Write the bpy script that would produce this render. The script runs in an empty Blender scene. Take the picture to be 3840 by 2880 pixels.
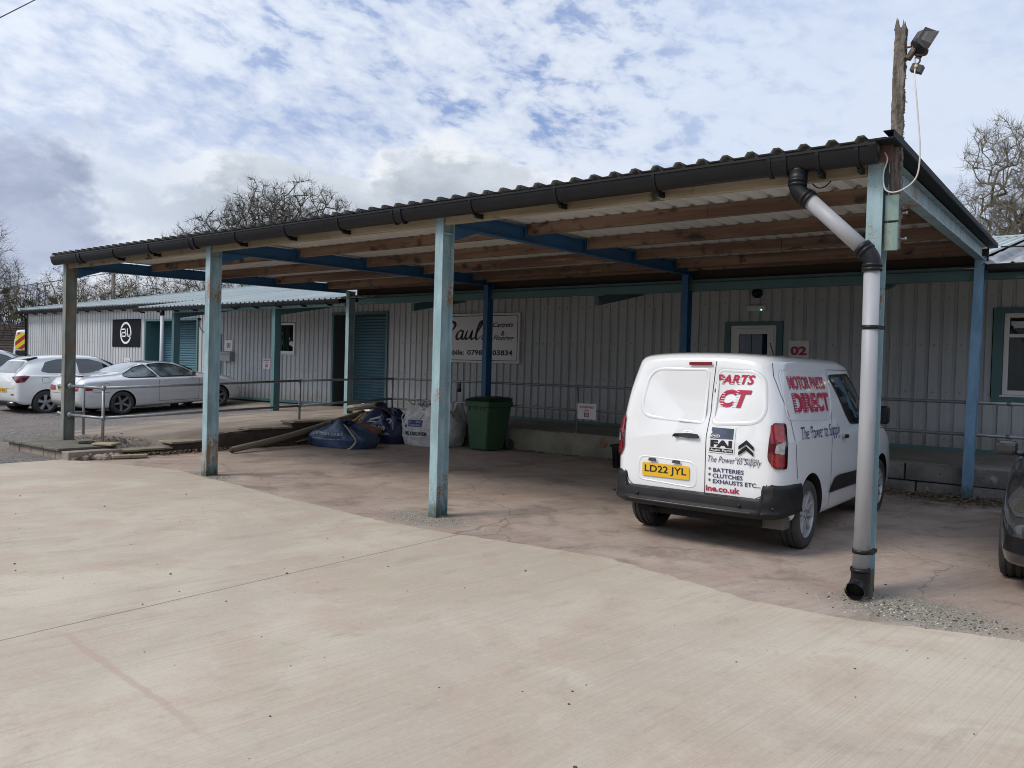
import bpy, bmesh, math, random
from mathutils import Vector, Matrix, Euler
from mathutils.bvhtree import BVHTree
from mathutils import noise as mnoise
import numpy as np
R = math.radians
scene = bpy.context.scene
COL = scene.collection

# ------------------------------------------------------------------ camera
# world: X along the row of canopy posts, Y towards the building, Z up, metres
CAMP = Vector((1.3369, -6.2945, 1.6))
YAW, PITCH, ROLL = -0.6409, -0.0184, 0.028
_cy, _sy = math.cos(YAW), math.sin(YAW)
_f = Vector((_sy*math.cos(PITCH), _cy*math.cos(PITCH), math.sin(PITCH)))
_r0 = Vector((_cy, -_sy, 0)); _u0 = _r0.cross(_f)
_r = _r0*math.cos(ROLL) + _u0*math.sin(ROLL); _u = -_r0*math.sin(ROLL) + _u0*math.cos(ROLL)
cam_d = bpy.data.cameras.new('camera'); cam = bpy.data.objects.new('camera', cam_d); COL.objects.link(cam)
mw = Matrix((_r, _u, -_f)).transposed().to_4x4(); mw.translation = CAMP
cam.matrix_world = mw
cam_d.sensor_width = 36.0; cam_d.lens = 36.0*2962.7/3840.0
cam_d.clip_start = 0.05; cam_d.clip_end = 2000
scene.camera = cam
scene.cycles.pixel_filter_type = 'BLACKMAN_HARRIS'; scene.cycles.filter_width = 1.0

# ------------------------------------------------------------------ exposure, sun, sky
scene.view_settings.view_transform = 'Standard'; scene.view_settings.look = 'None'
scene.view_settings.exposure = 0.08; scene.view_settings.gamma = 1.0
SUN_EL, SUN_AZ = R(48), R(208)          # azimuth measured from +Y towards +X: behind the camera, a little left
sun_dir = Vector((math.sin(SUN_AZ)*math.cos(SUN_EL), math.cos(SUN_AZ)*math.cos(SUN_EL), math.sin(SUN_EL)))
sd = bpy.data.lights.new('sun', 'SUN'); sd.energy = 2.2; sd.angle = R(20); sd.color = (1.0, 0.93, 0.83)
sun = bpy.data.objects.new('sun', sd); COL.objects.link(sun)
sun.rotation_euler = sun_dir.to_track_quat('Z', 'Y').to_euler(); sun.location = (0, -10, 30)

world = bpy.data.worlds.new('World'); scene.world = world; world.use_nodes = True
class NT:
    """small helper for wiring shader nodes"""
    def __init__(s, tree): s.t = tree; s.n = tree.nodes; s.l = tree.links
    def node(s, typ, ins=None, **kw):
        n = s.n.new(typ)
        for k, v in kw.items(): setattr(n, k, v)
        for k, v in (ins or {}).items(): s.put(n.inputs[k], v)
        return n
    def put(s, sock, v):
        if isinstance(v, bpy.types.NodeSocket): s.l.new(v, sock)
        elif v is not None:
            if hasattr(sock.default_value, '__len__') and not hasattr(v, '__len__'): v = (v,)*len(sock.default_value)
            if hasattr(v, '__len__') and len(v) == 3 and len(sock.default_value) == 4: v = (*v, 1)
            sock.default_value = v
    def m(s, op, a, b=None, c=None, clamp=False):
        n = s.n.new('ShaderNodeMath'); n.operation = op; n.use_clamp = clamp
        s.put(n.inputs[0], a)
        if b is not None: s.put(n.inputs[1], b)
        if c is not None: s.put(n.inputs[2], c)
        return n.outputs[0]
    def vm(s, op, a, b=None):
        n = s.n.new('ShaderNodeVectorMath'); n.operation = op
        s.put(n.inputs[0], a)
        if b is not None: s.put(n.inputs[1], b)
        return n.outputs[1] if op in ('DOT_PRODUCT', 'LENGTH', 'DISTANCE') else n.outputs[0]
    def step(s, x, a, b):     # smooth 0..1 between a and b
        n = s.node('ShaderNodeMapRange', {0: x, 1: a, 2: b, 3: 0.0, 4: 1.0}); n.interpolation_type = 'SMOOTHSTEP'
        return n.outputs[0]
    def mix(s, f, a, b, mode='MIX'):
        n = s.n.new('ShaderNodeMix'); n.data_type = 'RGBA'; n.blend_type = mode; n.clamp_factor = True
        s.put(n.inputs[0], f); s.put(n.inputs[6], a); s.put(n.inputs[7], b)
        return n.outputs[2]
    def noise(s, vec, scale, detail=4.0, rough=0.55, dist=0.0):
        n = s.node('ShaderNodeTexNoise', {'Vector': vec, 'Scale': scale, 'Detail': detail, 'Roughness': rough, 'Distortion': dist})
        return n.outputs[0]
    def xyz(s, v):
        n = s.node('ShaderNodeSeparateXYZ', {0: v}); return n.outputs
    def comb(s, x, y, z):
        return s.node('ShaderNodeCombineXYZ', {0: x, 1: y, 2: z}).outputs[0]

def build_sky():
    t = NT(world.node_tree); t.n.clear()
    out = t.n.new('ShaderNodeOutputWorld'); bg = t.n.new('ShaderNodeBackground')
    STR = 0.1; bg.inputs[1].default_value = STR; t.l.new(bg.outputs[0], out.inputs[0])
    sky = t.node('ShaderNodeTexSky', sky_type='NISHITA', sun_disc=False, sun_elevation=SUN_EL, sun_rotation=SUN_AZ,
                 air_density=1.0, dust_density=0.6, ozone_density=1.5)
    d = t.node('ShaderNodeTexCoord').outputs['Generated']
    x, y, z = t.xyz(d)
    az = t.m('ARCTAN2', x, y); el = t.m('ARCSINE', z)
    def blob(v, tight):     # 1 at world direction v, falling off around it
        dt = t.vm('DOT_PRODUCT', d, Vector(v).normalized())
        return t.m('EXPONENT', t.m('MULTIPLY', t.m('SUBTRACT', dt, 1.0), tight))
    def c(r, g, b): return (r/STR, g/STR, b/STR)
    def uv(a_, b_, k=0.0, o=0.0): return t.comb(t.m('ADD', t.m('MULTIPLY', az, a_), t.m('MULTIPLY', el, k)), t.m('MULTIPLY', el, b_), o)
    # high rippled cloud, opening to blue slits
    rip = t.noise(uv(17, 30, 9, 1.7), 1.0, 7, 0.58, 0.25); rip2 = t.noise(uv(44, 80, 20, 3.1), 1.0, 6, 0.6, 0.2)
    big = t.noise(uv(3.2, 5.5, 0, 5.2), 1.0, 4, 0.5); rr = t.m('ADD', t.m('MULTIPLY', rip, .75), t.m('MULTIPLY', rip2, .25))
    calm = t.step(az, -.60, -.36)
    q = t.m('ADD', rr, t.m('MULTIPLY', t.m('SUBTRACT', big, .5), .45))
    hi = t.mix(t.step(q, .36, .62), c(.50, .58, .75), c(.70, .76, .86))
    hi = t.mix(t.m('MULTIPLY', calm, .65), hi, t.mix(t.step(big, .38, .62), c(.49, .60, .82), c(.62, .71, .87)))
    op = t.m('MAXIMUM', blob((-.57, .76, .315), 42), t.m('MULTIPLY', blob((-.71, .61, .36), 60), 0.75))
    gap = t.m('MULTIPLY', t.step(rr, .50, .36), t.m('MULTIPLY', op, 0.85), clamp=True)
    col = t.mix(gap, hi, t.mix(0.5, c(.20, .33, .74), sky.outputs[0]))
    # bank of heaped cloud: bright puffy rim, grey body darkening towards its foot
    puff = t.noise(uv(11, 16, 0, .3), 1.0, 9, 0.6, 0.1); body = t.noise(uv(6.5, 11, 0, 4.7), 1.0, 9, 0.6, 0.2)
    hump = t.m('EXPONENT', t.m('MULTIPLY', t.m('POWER', t.m('DIVIDE', t.m('ADD', az, .70), .085), 2.0), -1.0))
    top = t.m('ADD', t.m('ADD', .240, t.m('MULTIPLY', hump, .05)), t.m('MULTIPLY', t.m('SUBTRACT', puff, .5), .15))
    depth = t.m('SUBTRACT', top, el)
    bank = t.m('MULTIPLY', t.step(depth, -.003, .018), t.m('MULTIPLY', t.step(az, -1.25, -.98), t.m('SUBTRACT', 1.0, t.m('MULTIPLY', t.step(az, -.46, -.26), .8))))
    dd = t.m('ADD', depth, t.m('MULTIPLY', t.m('SUBTRACT', body, .5), .20))
    bcol = t.mix(t.step(dd, .0, .035), c(.79, .82, .87), t.mix(t.step(body, .40, .60), c(.43, .48, .55), c(.60, .65, .72)))
    bcol = t.mix(t.m('MULTIPLY', t.step(dd, .03, .11), .7), bcol, c(.39, .44, .52))
    col = t.mix(bank, col, bcol)
    # pale veil at the far left with one dark blue-grey heap below it
    veil = t.m('MULTIPLY', t.step(az, -.95, -1.12), t.step(t.m('ADD', el, t.m('MULTIPLY', t.m('SUBTRACT', body, .5), .12)), .25, .19))
    col = t.mix(t.m('MULTIPLY', veil, .7), col, t.mix(t.step(body, .40, .60), c(.60, .67, .78), c(.82, .86, .92)))
    dk = t.m('MULTIPLY', t.step(t.m('ADD', blob((-.938, .318, .135), 130), t.m('MULTIPLY', t.m('SUBTRACT', puff, .5), 1.3)), 0.34, 0.66), 0.9)
    col = t.mix(dk, col, t.mix(t.step(body, .36, .64), c(.27, .32, .45), c(.42, .48, .63)))
    # haze near the horizon
    col = t.mix(t.m('MULTIPLY', t.step(el, 0.085, 0.0), 0.55), col, c(.70, .77, .86))
    # cloud lit through around the sun (behind the camera)
    glow = t.m('MULTIPLY', blob(sun_dir, 3.0), 0.8)
    return t, bg, col, glow
_t, _bg, _colr, _glow = build_sky()
_sc = _t.n.new('ShaderNodeVectorMath'); _sc.operation = 'SCALE'
_t.l.new(_colr, _sc.inputs[0]); _t.l.new(_t.m('ADD', 1.0, _glow), _sc.inputs[3]); _t.l.new(_sc.outputs[0], _bg.inputs[0])

# ------------------------------------------------------------------ mesh helpers
OFF = {}                                # where each thing stands: its parts are modelled in the same space and shifted back
class Bm:
    """collects simple solids into one mesh; every call may give a material index"""
    def __init__(s): s.b = bmesh.new(); s.mi = 0
    def v(s, *p): return s.b.verts.new(p[0] if len(p) == 1 else p)
    def face(s, pts, mi=None):
        f = s.b.faces.new([s.b.verts.new(q) for q in pts]); f.material_index = s.mi if mi is None else mi; return f
    def hexa(s, p, mi=None):            # eight corners: 0-3 lower ring, 4-7 upper ring
        vs = [s.b.verts.new(q) for q in p]
        for idx in ((3,2,1,0),(4,5,6,7),(0,1,5,4),(1,2,6,5),(2,3,7,6),(3,0,4,7)):
            f = s.b.faces.new([vs[i] for i in idx]); f.material_index = s.mi if mi is None else mi
        return vs
    def box(s, x0, x1, y0, y1, z0, z1, mi=None, M=None):
        p = [(x0,y0,z0),(x1,y0,z0),(x1,y1,z0),(x0,y1,z0),(x0,y0,z1),(x1,y0,z1),(x1,y1,z1),(x0,y1,z1)]
        if M is not None: p = [M @ Vector(q) for q in p]
        return s.hexa(p, mi)
    def prism(s, poly, d, mi=None):     # polygon of 3D points pushed along d
        d = Vector(d); a = [s.b.verts.new(q) for q in poly]; c = [s.b.verts.new(Vector(q)+d) for q in poly]; n = len(a)
        fs = [s.b.faces.new(a[::-1]), s.b.faces.new(c)] + [s.b.faces.new((a[i], a[(i+1)%n], c[(i+1)%n], c[i])) for i in range(n)]
        for f in fs: f.material_index = s.mi if mi is None else mi
        return fs
    def tube(s, path, r, n=8, cap=True, mi=None, flat=None):
        """round bar along a path; r may be a list"""
        path = [Vector(q) for q in path]; rs = r if hasattr(r, '__len__') else [r]*len(path)
        rings = []; up = None
        for i, q in enumerate(path):
            t = (path[min(i+1, len(path)-1)]-path[max(i-1, 0)]).normalized()
            if up is None:
                up = Vector((0,0,1)) if abs(t.z) < .9 else Vector((1,0,0))
            a = t.cross(up).normalized(); bb = a.cross(t).normalized(); up = bb
            rings.append([s.b.verts.new(q+(a*math.cos(k*math.tau/n)+bb*math.sin(k*math.tau/n)*(flat or 1))*rs[i]) for k in range(n)])
        fs = []
        for A, B_ in zip(rings, rings[1:]):
            for k in range(n): fs.append(s.b.faces.new((A[k], A[(k+1)%n], B_[(k+1)%n], B_[k])))
        if cap: fs += [s.b.faces.new(rings[0][::-1]), s.b.faces.new(rings[-1])]
        for f in fs: f.material_index = s.mi if mi is None else mi; f.smooth = True
        return rings
    def lathe(s, prof, axis='Z', c=(0,0,0), n=24, mi=None, a0=0.0, a1=math.tau, close=False):
        """profile of (radius, height) pairs turned about an axis through c"""
        c = Vector(c); full = abs(a1-a0-math.tau) < 1e-6; m = n if full else n+1; rings = []
        for rr, h in prof:
            ring = []
            for k in range(m):
                a = a0+(a1-a0)*k/n; u, w = rr*math.cos(a), rr*math.sin(a)
                p = {'Z': (u, w, h), 'X': (h, u, w), 'Y': (u, h, w)}[axis]
                ring.append(s.b.verts.new(c+Vector(p)))
            rings.append(ring)
        for A, B_ in zip(rings, rings[1:]):
            for k in range(m if full else m-1):
                f = s.b.faces.new((A[k], A[(k+1)%m], B_[(k+1)%m], B_[k])); f.smooth = True; f.material_index = s.mi if mi is None else mi
        if close:
            for ring, fl in ((rings[0], True), (rings[-1], False)):
                f = s.b.faces.new(ring[::-1] if fl else ring); f.material_index = s.mi if mi is None else mi
        return rings
    def bevel(s, w, seg=2, ang=30):
        s.b.normal_update()
        es = [e for e in s.b.edges if len(e.link_faces) == 2 and e.calc_face_angle(0) > R(ang)]
        if es: bmesh.ops.bevel(s.b, geom=es, offset=w, segments=seg, affect='EDGES', profile=.6, clamp_overlap=True)
        return s

def link(o, parent=None):
    COL.objects.link(o)
    if parent is not None: o.parent = parent; OFF[o.name] = OFF.get(parent.name, Vector())
    return o
def props(o, label=None, cat=None, group=None, kind=None):
    for k, v in (('label', label), ('category', cat), ('group', group), ('kind', kind)):
        if v: o[k] = v
    return o
def thing(name, label, cat, loc=(0,0,0), rz=0.0, group=None, local=False, rot=None):
    """an Empty where the thing stands. local=True: parts are modelled about the Empty itself"""
    o = bpy.data.objects.new(name, None); o.empty_display_size = .2; COL.objects.link(o)
    o.location = loc; o.rotation_euler = rot or (0, 0, rz)
    OFF[o.name] = Vector() if local else Vector(loc)
    return props(o, label, cat, group)
def finish(bm, fix=True):
    b = bm.b if isinstance(bm, Bm) else bm
    if fix: bmesh.ops.recalc_face_normals(b, faces=b.faces)
    return b
def mesh(name, bm, mats, parent=None, smooth=None, fix=True, angle=None):
    b = finish(bm, fix)
    off = OFF.get(parent.name, Vector()) if parent is not None else Vector()
    if off.length: bmesh.ops.translate(b, verts=b.verts, vec=-off)
    me = bpy.data.meshes.new(name); b.to_mesh(me); b.free()
    for m_ in (mats if isinstance(mats, (list, tuple)) else [mats]): me.materials.append(m_)
    if smooth is not None:
        for p in me.polygons: p.use_smooth = smooth
    if angle is not None: me.set_sharp_from_angle(angle=R(angle))
    return link(bpy.data.objects.new(name, me), parent)
def solo(name, bm, mats, label, cat, loc=(0,0,0), group=None, smooth=None, angle=None, fix=True):
    """a thing that is one mesh, with its origin where it stands"""
    b = finish(bm, fix); bmesh.ops.translate(b, verts=b.verts, vec=-Vector(loc))
    me = bpy.data.meshes.new(name); b.to_mesh(me); b.free()
    for m_ in (mats if isinstance(mats, (list, tuple)) else [mats]): me.materials.append(m_)
    if smooth is not None:
        for p in me.polygons: p.use_smooth = smooth
    if angle is not None: me.set_sharp_from_angle(angle=R(angle))
    o = bpy.data.objects.new(name, me); COL.objects.link(o); o.location = loc
    return props(o, label, cat, group)
def structure(name, bm, mats, smooth=None, kind='structure'):
    o = mesh(name, bm, mats, None, smooth); o['kind'] = kind; return o
def copy_tree(o, parent=None):
    c = o.copy(); COL.objects.link(c)
    if parent is not None: c.parent = parent
    for ch in list(o.children): copy_tree(ch, c)
    return c
def spline(pts, n=8, closed=False):
    """Catmull-Rom through points"""
    P = [Vector(q) for q in pts]; out = []
    N = len(P)
    for i in range(N if closed else N-1):
        a = P[(i-1) % N] if closed or i > 0 else P[0]*2-P[1]
        b, c = P[i], P[(i+1) % N]
        d = P[(i+2) % N] if closed or i+2 < N else P[-1]*2-P[-2]
        for k in range(n):
            t = k/n
            out.append(.5*((2*b)+(c-a)*t+(2*a-5*b+4*c-d)*t*t+(3*b-a-3*c+d)*t**3))
    if not closed: out.append(P[-1])
    return out
def rounded(poly, r, n=4):
    """2D polygon with rounded corners"""
    out = []; N = len(poly)
    for i in range(N):
        p = Vector(poly[i][:2]); a = Vector(poly[i-1][:2]); b = Vector(poly[(i+1) % N][:2])
        rr = poly[i][2] if len(poly[i]) > 2 else r
        da, db = (a-p), (b-p); k = min(rr, da.length*.48, db.length*.48)
        A, B_ = p+da.normalized()*k, p+db.normalized()*k
        for j in range(n+1):
            t = j/n; out.append((A*(1-t)**2+p*2*t*(1-t)+B_*t*t)[:])
    return out
_txt = {}
def text_polys(s, size=1.0, bold=0.0, shear=0.0, spacing=1.0):
    """lettering as flat polygons (list of vertex tuples, list of faces), baseline at 0, starting at x=0"""
    key = (s, bold, shear, spacing)
    if key not in _txt:
        cu = bpy.data.curves.new('t', 'FONT'); cu.body = s; cu.size = 1; cu.offset = bold; cu.shear = shear; cu.space_character = spacing
        cu.resolution_u = 3; cu.fill_mode = 'FRONT'
        o = bpy.data.objects.new('t', cu); COL.objects.link(o)
        me = o.to_mesh(); vs = [v.co.copy() for v in me.vertices]; fs = [tuple(p.vertices) for p in me.polygons]
        o.to_mesh_clear(); COL.objects.unlink(o); bpy.data.objects.remove(o); bpy.data.curves.remove(cu)
        _txt[key] = (vs, fs)
    vs, fs = _txt[key]
    return [(v.x*size, v.y*size) for v in vs], fs
def text_into(bm, s, place, size, mi=0, width=None, height=None, align='L', **kw):
    """write s through place(u, v) -> 3D point; width/height stretch it to a box"""
    vs, fs = text_polys(s, size, **kw)
    x0, x1 = min(v[0] for v in vs), max(v[0] for v in vs); y0, y1 = min(v[1] for v in vs), max(v[1] for v in vs)
    sx = width/(x1-x0) if width else 1.0
    sy = height/(y1-y0) if height else (1.0 if not width else sx)
    if width is None and height is not None: sx = sy
    w = (x1-x0)*sx; ox = {'L': 0, 'C': -w/2, 'R': -w}[align]
    V = [bm.b.verts.new(place((v[0]-x0)*sx+ox, (v[1]-(y0 if height else 0))*sy)) for v in vs]
    for f in fs:
        try:
            g = bm.b.faces.new([V[i] for i in f]); g.material_index = mi
        except ValueError: pass
    return w

# ------------------------------------------------------------------ materials
MATS = {}
def mat(name, col, rough=0.6, metal=0.0, var=0.0, vscale=3.0, stretch=None, bump=0.0, bscale=40.0, coat=0.0,
        spots=None, spec=0.5, col2=None, world_space=False, emit=None, alpha=None):
    """principled paint/stone/wood: 'var' mottles towards col2 (or darker), 'spots' = list of (colour, noise scale, low, high, stretch)"""
    if name in MATS: return MATS[name]
    m_ = bpy.data.materials.new(name); m_.use_nodes = True; t = NT(m_.node_tree); t.n.clear()
    out = t.n.new('ShaderNodeOutputMaterial'); p = t.n.new('ShaderNodeBsdfPrincipled'); t.l.new(p.outputs[0], out.inputs[0])
    p.inputs['Roughness'].default_value = rough; p.inputs['Metallic'].default_value = metal
    p.inputs['Coat Weight'].default_value = coat; p.inputs['Coat Roughness'].default_value = .06; p.inputs['Specular IOR Level'].default_value = spec
    if world_space: vec = t.node('ShaderNodeNewGeometry').outputs['Position']
    else: vec = t.node('ShaderNodeTexCoord').outputs['Object']
    def sv(st): return t.vm('MULTIPLY', vec, st) if st else vec
    c = None
    if var:
        n = t.noise(sv(stretch), vscale, 6, .6, .2)
        c = t.mix(t.m('MULTIPLY', t.step(n, .32, .68), var), col, col2 or tuple(v*.45 for v in col))
    for sc_, scale, lo, hi, st in (spots or []):
        n = t.noise(sv(st), scale, 7, .62, .3)
        c = t.mix(t.step(n, lo, hi), c if c is not None else col, sc_)
    if c is not None: t.l.new(c, p.inputs['Base Color'])
    else: p.inputs['Base Color'].default_value = (*col, 1)
    if bump:
        bn = t.node('ShaderNodeBump', {'Strength': bump, 'Distance': .02, 'Height': t.noise(sv(stretch), bscale, 6, .6)})
        t.l.new(bn.outputs[0], p.inputs['Normal'])
    if emit: p.inputs['Emission Color'].default_value = (*emit[0], 1); p.inputs['Emission Strength'].default_value = emit[1]
    MATS[name] = m_
    return m_
def steel_paint(name, col, rust, dirt=(.05,.06,.04), streak=.5):
    """old gloss paint on steel: sun-faded patches, rust freckles and streaks, green-black grime near the foot"""
    m_ = bpy.data.materials.new(name); m_.use_nodes = True; t = NT(m_.node_tree); t.n.clear()
    out = t.n.new('ShaderNodeOutputMaterial'); p = t.n.new('ShaderNodeBsdfPrincipled'); t.l.new(p.outputs[0], out.inputs[0])
    pos = t.node('ShaderNodeNewGeometry').outputs['Position']; x, y, z = t.xyz(pos)
    n1 = t.noise(t.vm('MULTIPLY', pos, (3, 3, 1.2)), 2.0, 5, .6, .3)
    c = t.mix(t.step(n1, .35, .68), col, tuple(min(1, v*1.25+.04) for v in col))
    n2 = t.noise(t.vm('MULTIPLY', pos, (6, 6, .8)), 3.0, 5, .6)
    c = t.mix(t.m('MULTIPLY', t.step(n2, .5, .75), streak), c, (col[0]*.55+.05, col[1]*.8, col[2]*.55))
    n3 = t.noise(pos, 55, 5, .65); n4 = t.noise(pos, 2.6, 3, .5)
    edge = t.noise(t.vm('MULTIPLY', pos, (14, 14, 1.1)), 1.5, 4, .6)
    rustm = t.step(t.m('ADD', t.m('ADD', n3, t.m('MULTIPLY', t.m('SUBTRACT', n4, .5), 1.0)), t.m('MULTIPLY', t.m('SUBTRACT', edge, .5), .55)), 1.0-rust, 1.08-rust)
    c = t.mix(rustm, c, t.mix(n3, (.20,.085,.03), (.33,.19,.09)))
    nz = t.m('ADD', z, t.m('MULTIPLY', t.m('SUBTRACT', t.noise(t.vm('MULTIPLY', pos, (9, 9, 2.5)), 3.0, 5, .6), .5), .45))
    c = t.mix(t.m('MULTIPLY', t.step(nz, .22, .0), .85), c, dirt)
    t.l.new(c, p.inputs['Base Color']); p.inputs['Roughness'].default_value = .55
    bn = t.node('ShaderNodeBump', {'Strength': .25, 'Distance': .004, 'Height': n3}); t.l.new(bn.outputs[0], p.inputs['Normal'])
    MATS[name] = m_; return m_
def glass_mat(name, tint=(.02,.025,.03), rough=.03):
    return mat(name, tint, rough, spec=1.0, coat=.6)
WHITE = mat('white_plastic', (.78,.78,.76), .35)
BLACKP = mat('black_plastic', (.006,.006,.0075), .42, spec=.3, var=.4, vscale=6, col2=(.014,.014,.016), bump=.06, bscale=90)
REDINK = mat('red_lettering', (.42,.015,.06), .5)
BLACKINK = mat('black_lettering', (.012,.012,.014), .5)
NAVYINK = mat('navy_lettering', (.03,.035,.12), .5)
WHITEINK = mat('white_lettering', (.75,.75,.74), .5)
GALV = mat('galvanised_tube', (.30,.315,.325), .45, .5, var=.6, vscale=9, col2=(.18,.19,.20))
TEAL = steel_paint('teal_steel_paint', (.085,.165,.18), .02, dirt=(.06,.10,.10))
DKBLUE = mat('shaded_blue_paint', (.028,.115,.25), .5, var=.5, vscale=2, col2=(.018,.065,.16))  # blue steel with the shade under the roof put into its colour

# ------------------------------------------------------------------ ground surfaces
def lerp_tab(tab, v):
    if v <= tab[0][0]: return tab[0][1]
    for (a, fa), (b, fb) in zip(tab, tab[1:]):
        if v <= b: return fa+(fb-fa)*(v-a)/(b-a)
    return tab[-1][1]
RAMP = [(-8,-.02),(-.62,-.008),(-.2,.02),(.05,.14),(.3,.16),(2,.28),(4.2,.41),(6,.455),(8.3,.475)]
YB = [(-30,-.1),(0,-.04),(4,.10),(6.8,.26),(8.3,.40)]
YC = [(-30,-.12),(-4,-.10),(1,.12),(8.3,.36)]
EDGEZ = [(-.5,-.01),(-.15,.0),(0,.05),(1.1,.06),(1.4,.15),(1.9,.155),(2.15,.285),(2.75,.295),(3.6,.32),(3.9,.41),(6,.455),(8.3,.475)]
def yard_h(x, y):
    if x > -12.06: return lerp_tab([(-12.06, yard_h(-12.07, y)), (-11.80, lerp_tab(EDGEZ, y))], x)
    a, b, c = lerp_tab(RAMP, y), lerp_tab(YB, y), lerp_tab(YC, y)
    return lerp_tab([(-40, c-.05), (-27, c), (-19.5, b), (-13.2, a), (-11, a)], x)

def concrete_mat(name, base, light, dark, pink, brush_dir, dirty=0.0, joints=False):
    m_ = bpy.data.materials.new(name); m_.use_nodes = True; t = NT(m_.node_tree); t.n.clear()
    out = t.n.new('ShaderNodeOutputMaterial'); p = t.n.new('ShaderNodeBsdfPrincipled'); t.l.new(p.outputs[0], out.inputs[0])
    pos = t.node('ShaderNodeNewGeometry').outputs['Position']
    rot = t.node('ShaderNodeVectorRotate', {'Vector': pos, 'Angle': brush_dir}, rotation_type='Z_AXIS').outputs[0]
    streak = t.noise(t.vm('MULTIPLY', rot, (.22, 7, 1)), 1.6, 6, .6, .3)
    brush = t.noise(t.vm('MULTIPLY', rot, (.30, 55, 1)), 2.0, 6, .65, .2)
    big = t.noise(pos, .55, 5, .6, .5); mid = t.noise(pos, 1.1 if joints else 2.3, 7, .62, .5); fine = t.noise(pos, 60, 4, .7)
    c = t.mix(t.step(big, .35, .66), base, light)
    c = t.mix(t.m('MULTIPLY', t.step(mid, .44, .64), .75), c, pink); blot = t.noise(t.vm('MULTIPLY', rot, (.7, 1.2, 1)), 2.6, 9, .74, .3); c = t.mix(t.m('MULTIPLY', t.step(blot, .52, .66), .40), c, light); c = t.mix(t.m('MULTIPLY', t.step(blot, .46, .34), .35), c, dark)
    c = t.mix(t.m('MULTIPLY', t.step(streak, .54, .72), .25), c, light)
    c = t.mix(t.m('MULTIPLY', t.step(streak, .45, .30), .16), c, dark)
    tint = t.noise(pos, 1.15, 4, .6, .6); c = t.mix(t.m('MULTIPLY', t.step(tint, .55, .72), .45), c, (pink[0]*.93, pink[1]*1.12, pink[2]*1.02)); gr2 = t.noise(pos, 34, 8, .85); c = t.mix(t.m('MULTIPLY', t.step(gr2, .52, .68), .50), c, dark); c = t.mix(t.m('MULTIPLY', t.step(gr2, .47, .34), .40), c, tuple(v*1.15 for v in light))
    c = t.mix(t.m('MULTIPLY', t.step(brush, .52, .36), .26), c, dark)
    c = t.mix(t.m('MULTIPLY', t.step(brush, .56, .70), .20), c, tuple(v*1.12 for v in light))
    c = t.mix(t.m('MULTIPLY', t.step(fine, .58, .75), .20), c, dark)
    x, y, z = t.xyz(pos)
    if dirty:
        wob = t.noise(pos, 1.3, 5, .65, .4)
        d1 = t.step(t.m('ADD', wob, 0), .52, .66)
        c = t.mix(t.m('MULTIPLY', d1, .5*dirty), c, dark)
        wv = t.vm('ADD', pos, t.vm('MULTIPLY', t.comb(t.noise(pos, 1.1, 5, .6), t.noise(t.vm('ADD', pos, (7,3,0)), 1.1, 5, .6), 0.0), (.7,.7,0)))
        vo = t.node('ShaderNodeTexVoronoi', {'Vector': wv, 'Scale': .36}, feature='DISTANCE_TO_EDGE')
        c = t.mix(t.m('MULTIPLY', t.step(vo.outputs['Distance'], .0045, .001), .45), c, (.08,.065,.055))
        damp = t.noise(t.vm('MULTIPLY', rot, (.5, 1.2, 1)), 1.5, 7, .68, .4); c = t.mix(t.m('MULTIPLY', t.step(damp, .54, .66), .38), c, dark); c = t.mix(t.m('MULTIPLY', t.step(damp, .44, .33), .4), c, light)
        speck = t.noise(pos, 9, 5, .7)
        c = t.mix(t.m('MULTIPLY', t.step(speck, .70, .76), .5), c, tuple(min(1, v*1.7) for v in light))
        # mossy grit round the feet of the posts and along the joint with the new slab
        yy = t.m('ADD', y, t.m('MULTIPLY', t.m('SUBTRACT', wob, .5), 1.2))
        near = 0.0
        for px_, py_, rr_ in ((.35,-.2,.85),(-4.4,-.05,.75),(-8.7,.0,.7)):
            dd = t.vm('DISTANCE', t.comb(x, t.m('MULTIPLY', y, 1.5), 0.0), (px_, py_*1.5, 0)); near = t.m('MAXIMUM', near, t.step(t.m('ADD', dd, t.m('MULTIPLY', t.m('SUBTRACT', wob, .5), 1.1)), rr_, rr_*.35))
        grit = t.noise(pos, 95, 4, .75)
        gcol = t.mix(t.step(grit, .45, .62), (.09,.085,.065), (.40,.38,.32))
        c = t.mix(t.m('MULTIPLY', near, .75), c, gcol)
        # wet-rotted leaves in the corner against the block wall
        lf = t.m('MULTIPLY', t.step(t.m('ADD', y, t.m('MULTIPLY', t.m('SUBTRACT', mid, .5), 2.2)), 4.9, 6.1), t.step(x, -1.6, -.2))
        lfn = t.noise(pos, 26, 6, .75)
        c = t.mix(t.m('MULTIPLY', lf, .9), c, t.mix(t.step(lfn, .38, .62), (.02,.016,.01), (.15,.11,.07)))
    if joints:     # the pink worn line of a mended saw-cut, and dark spots
        u = t.m('SUBTRACT', t.m('MULTIPLY', t.m('ADD', x, 3.41), -.105), t.m('ADD', y, 4.18))
        u = t.m('ADD', u, t.m('MULTIPLY', t.m('SUBTRACT', t.noise(pos, 3.5, 4, .6), .5), .10))
        ln = t.m('MULTIPLY', t.step(t.m('ABSOLUTE', u), .035, .012), t.m('MULTIPLY', t.step(x, -3.5, -3.3), t.step(x, -1.3, -2.2)))
        c = t.mix(t.m('MULTIPLY', ln, .55), c, (.36,.26,.22))
        crk = t.m('ABSOLUTE', t.m('ADD', t.m('ADD', x, 3.565), t.m('MULTIPLY', t.m('SUBTRACT', t.noise(pos, 4.0, 4, .6), .5), .03)))
        c = t.mix(t.m('MULTIPLY', t.step(crk, .010, .004), .75), c, (.13,.11,.10))
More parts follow.
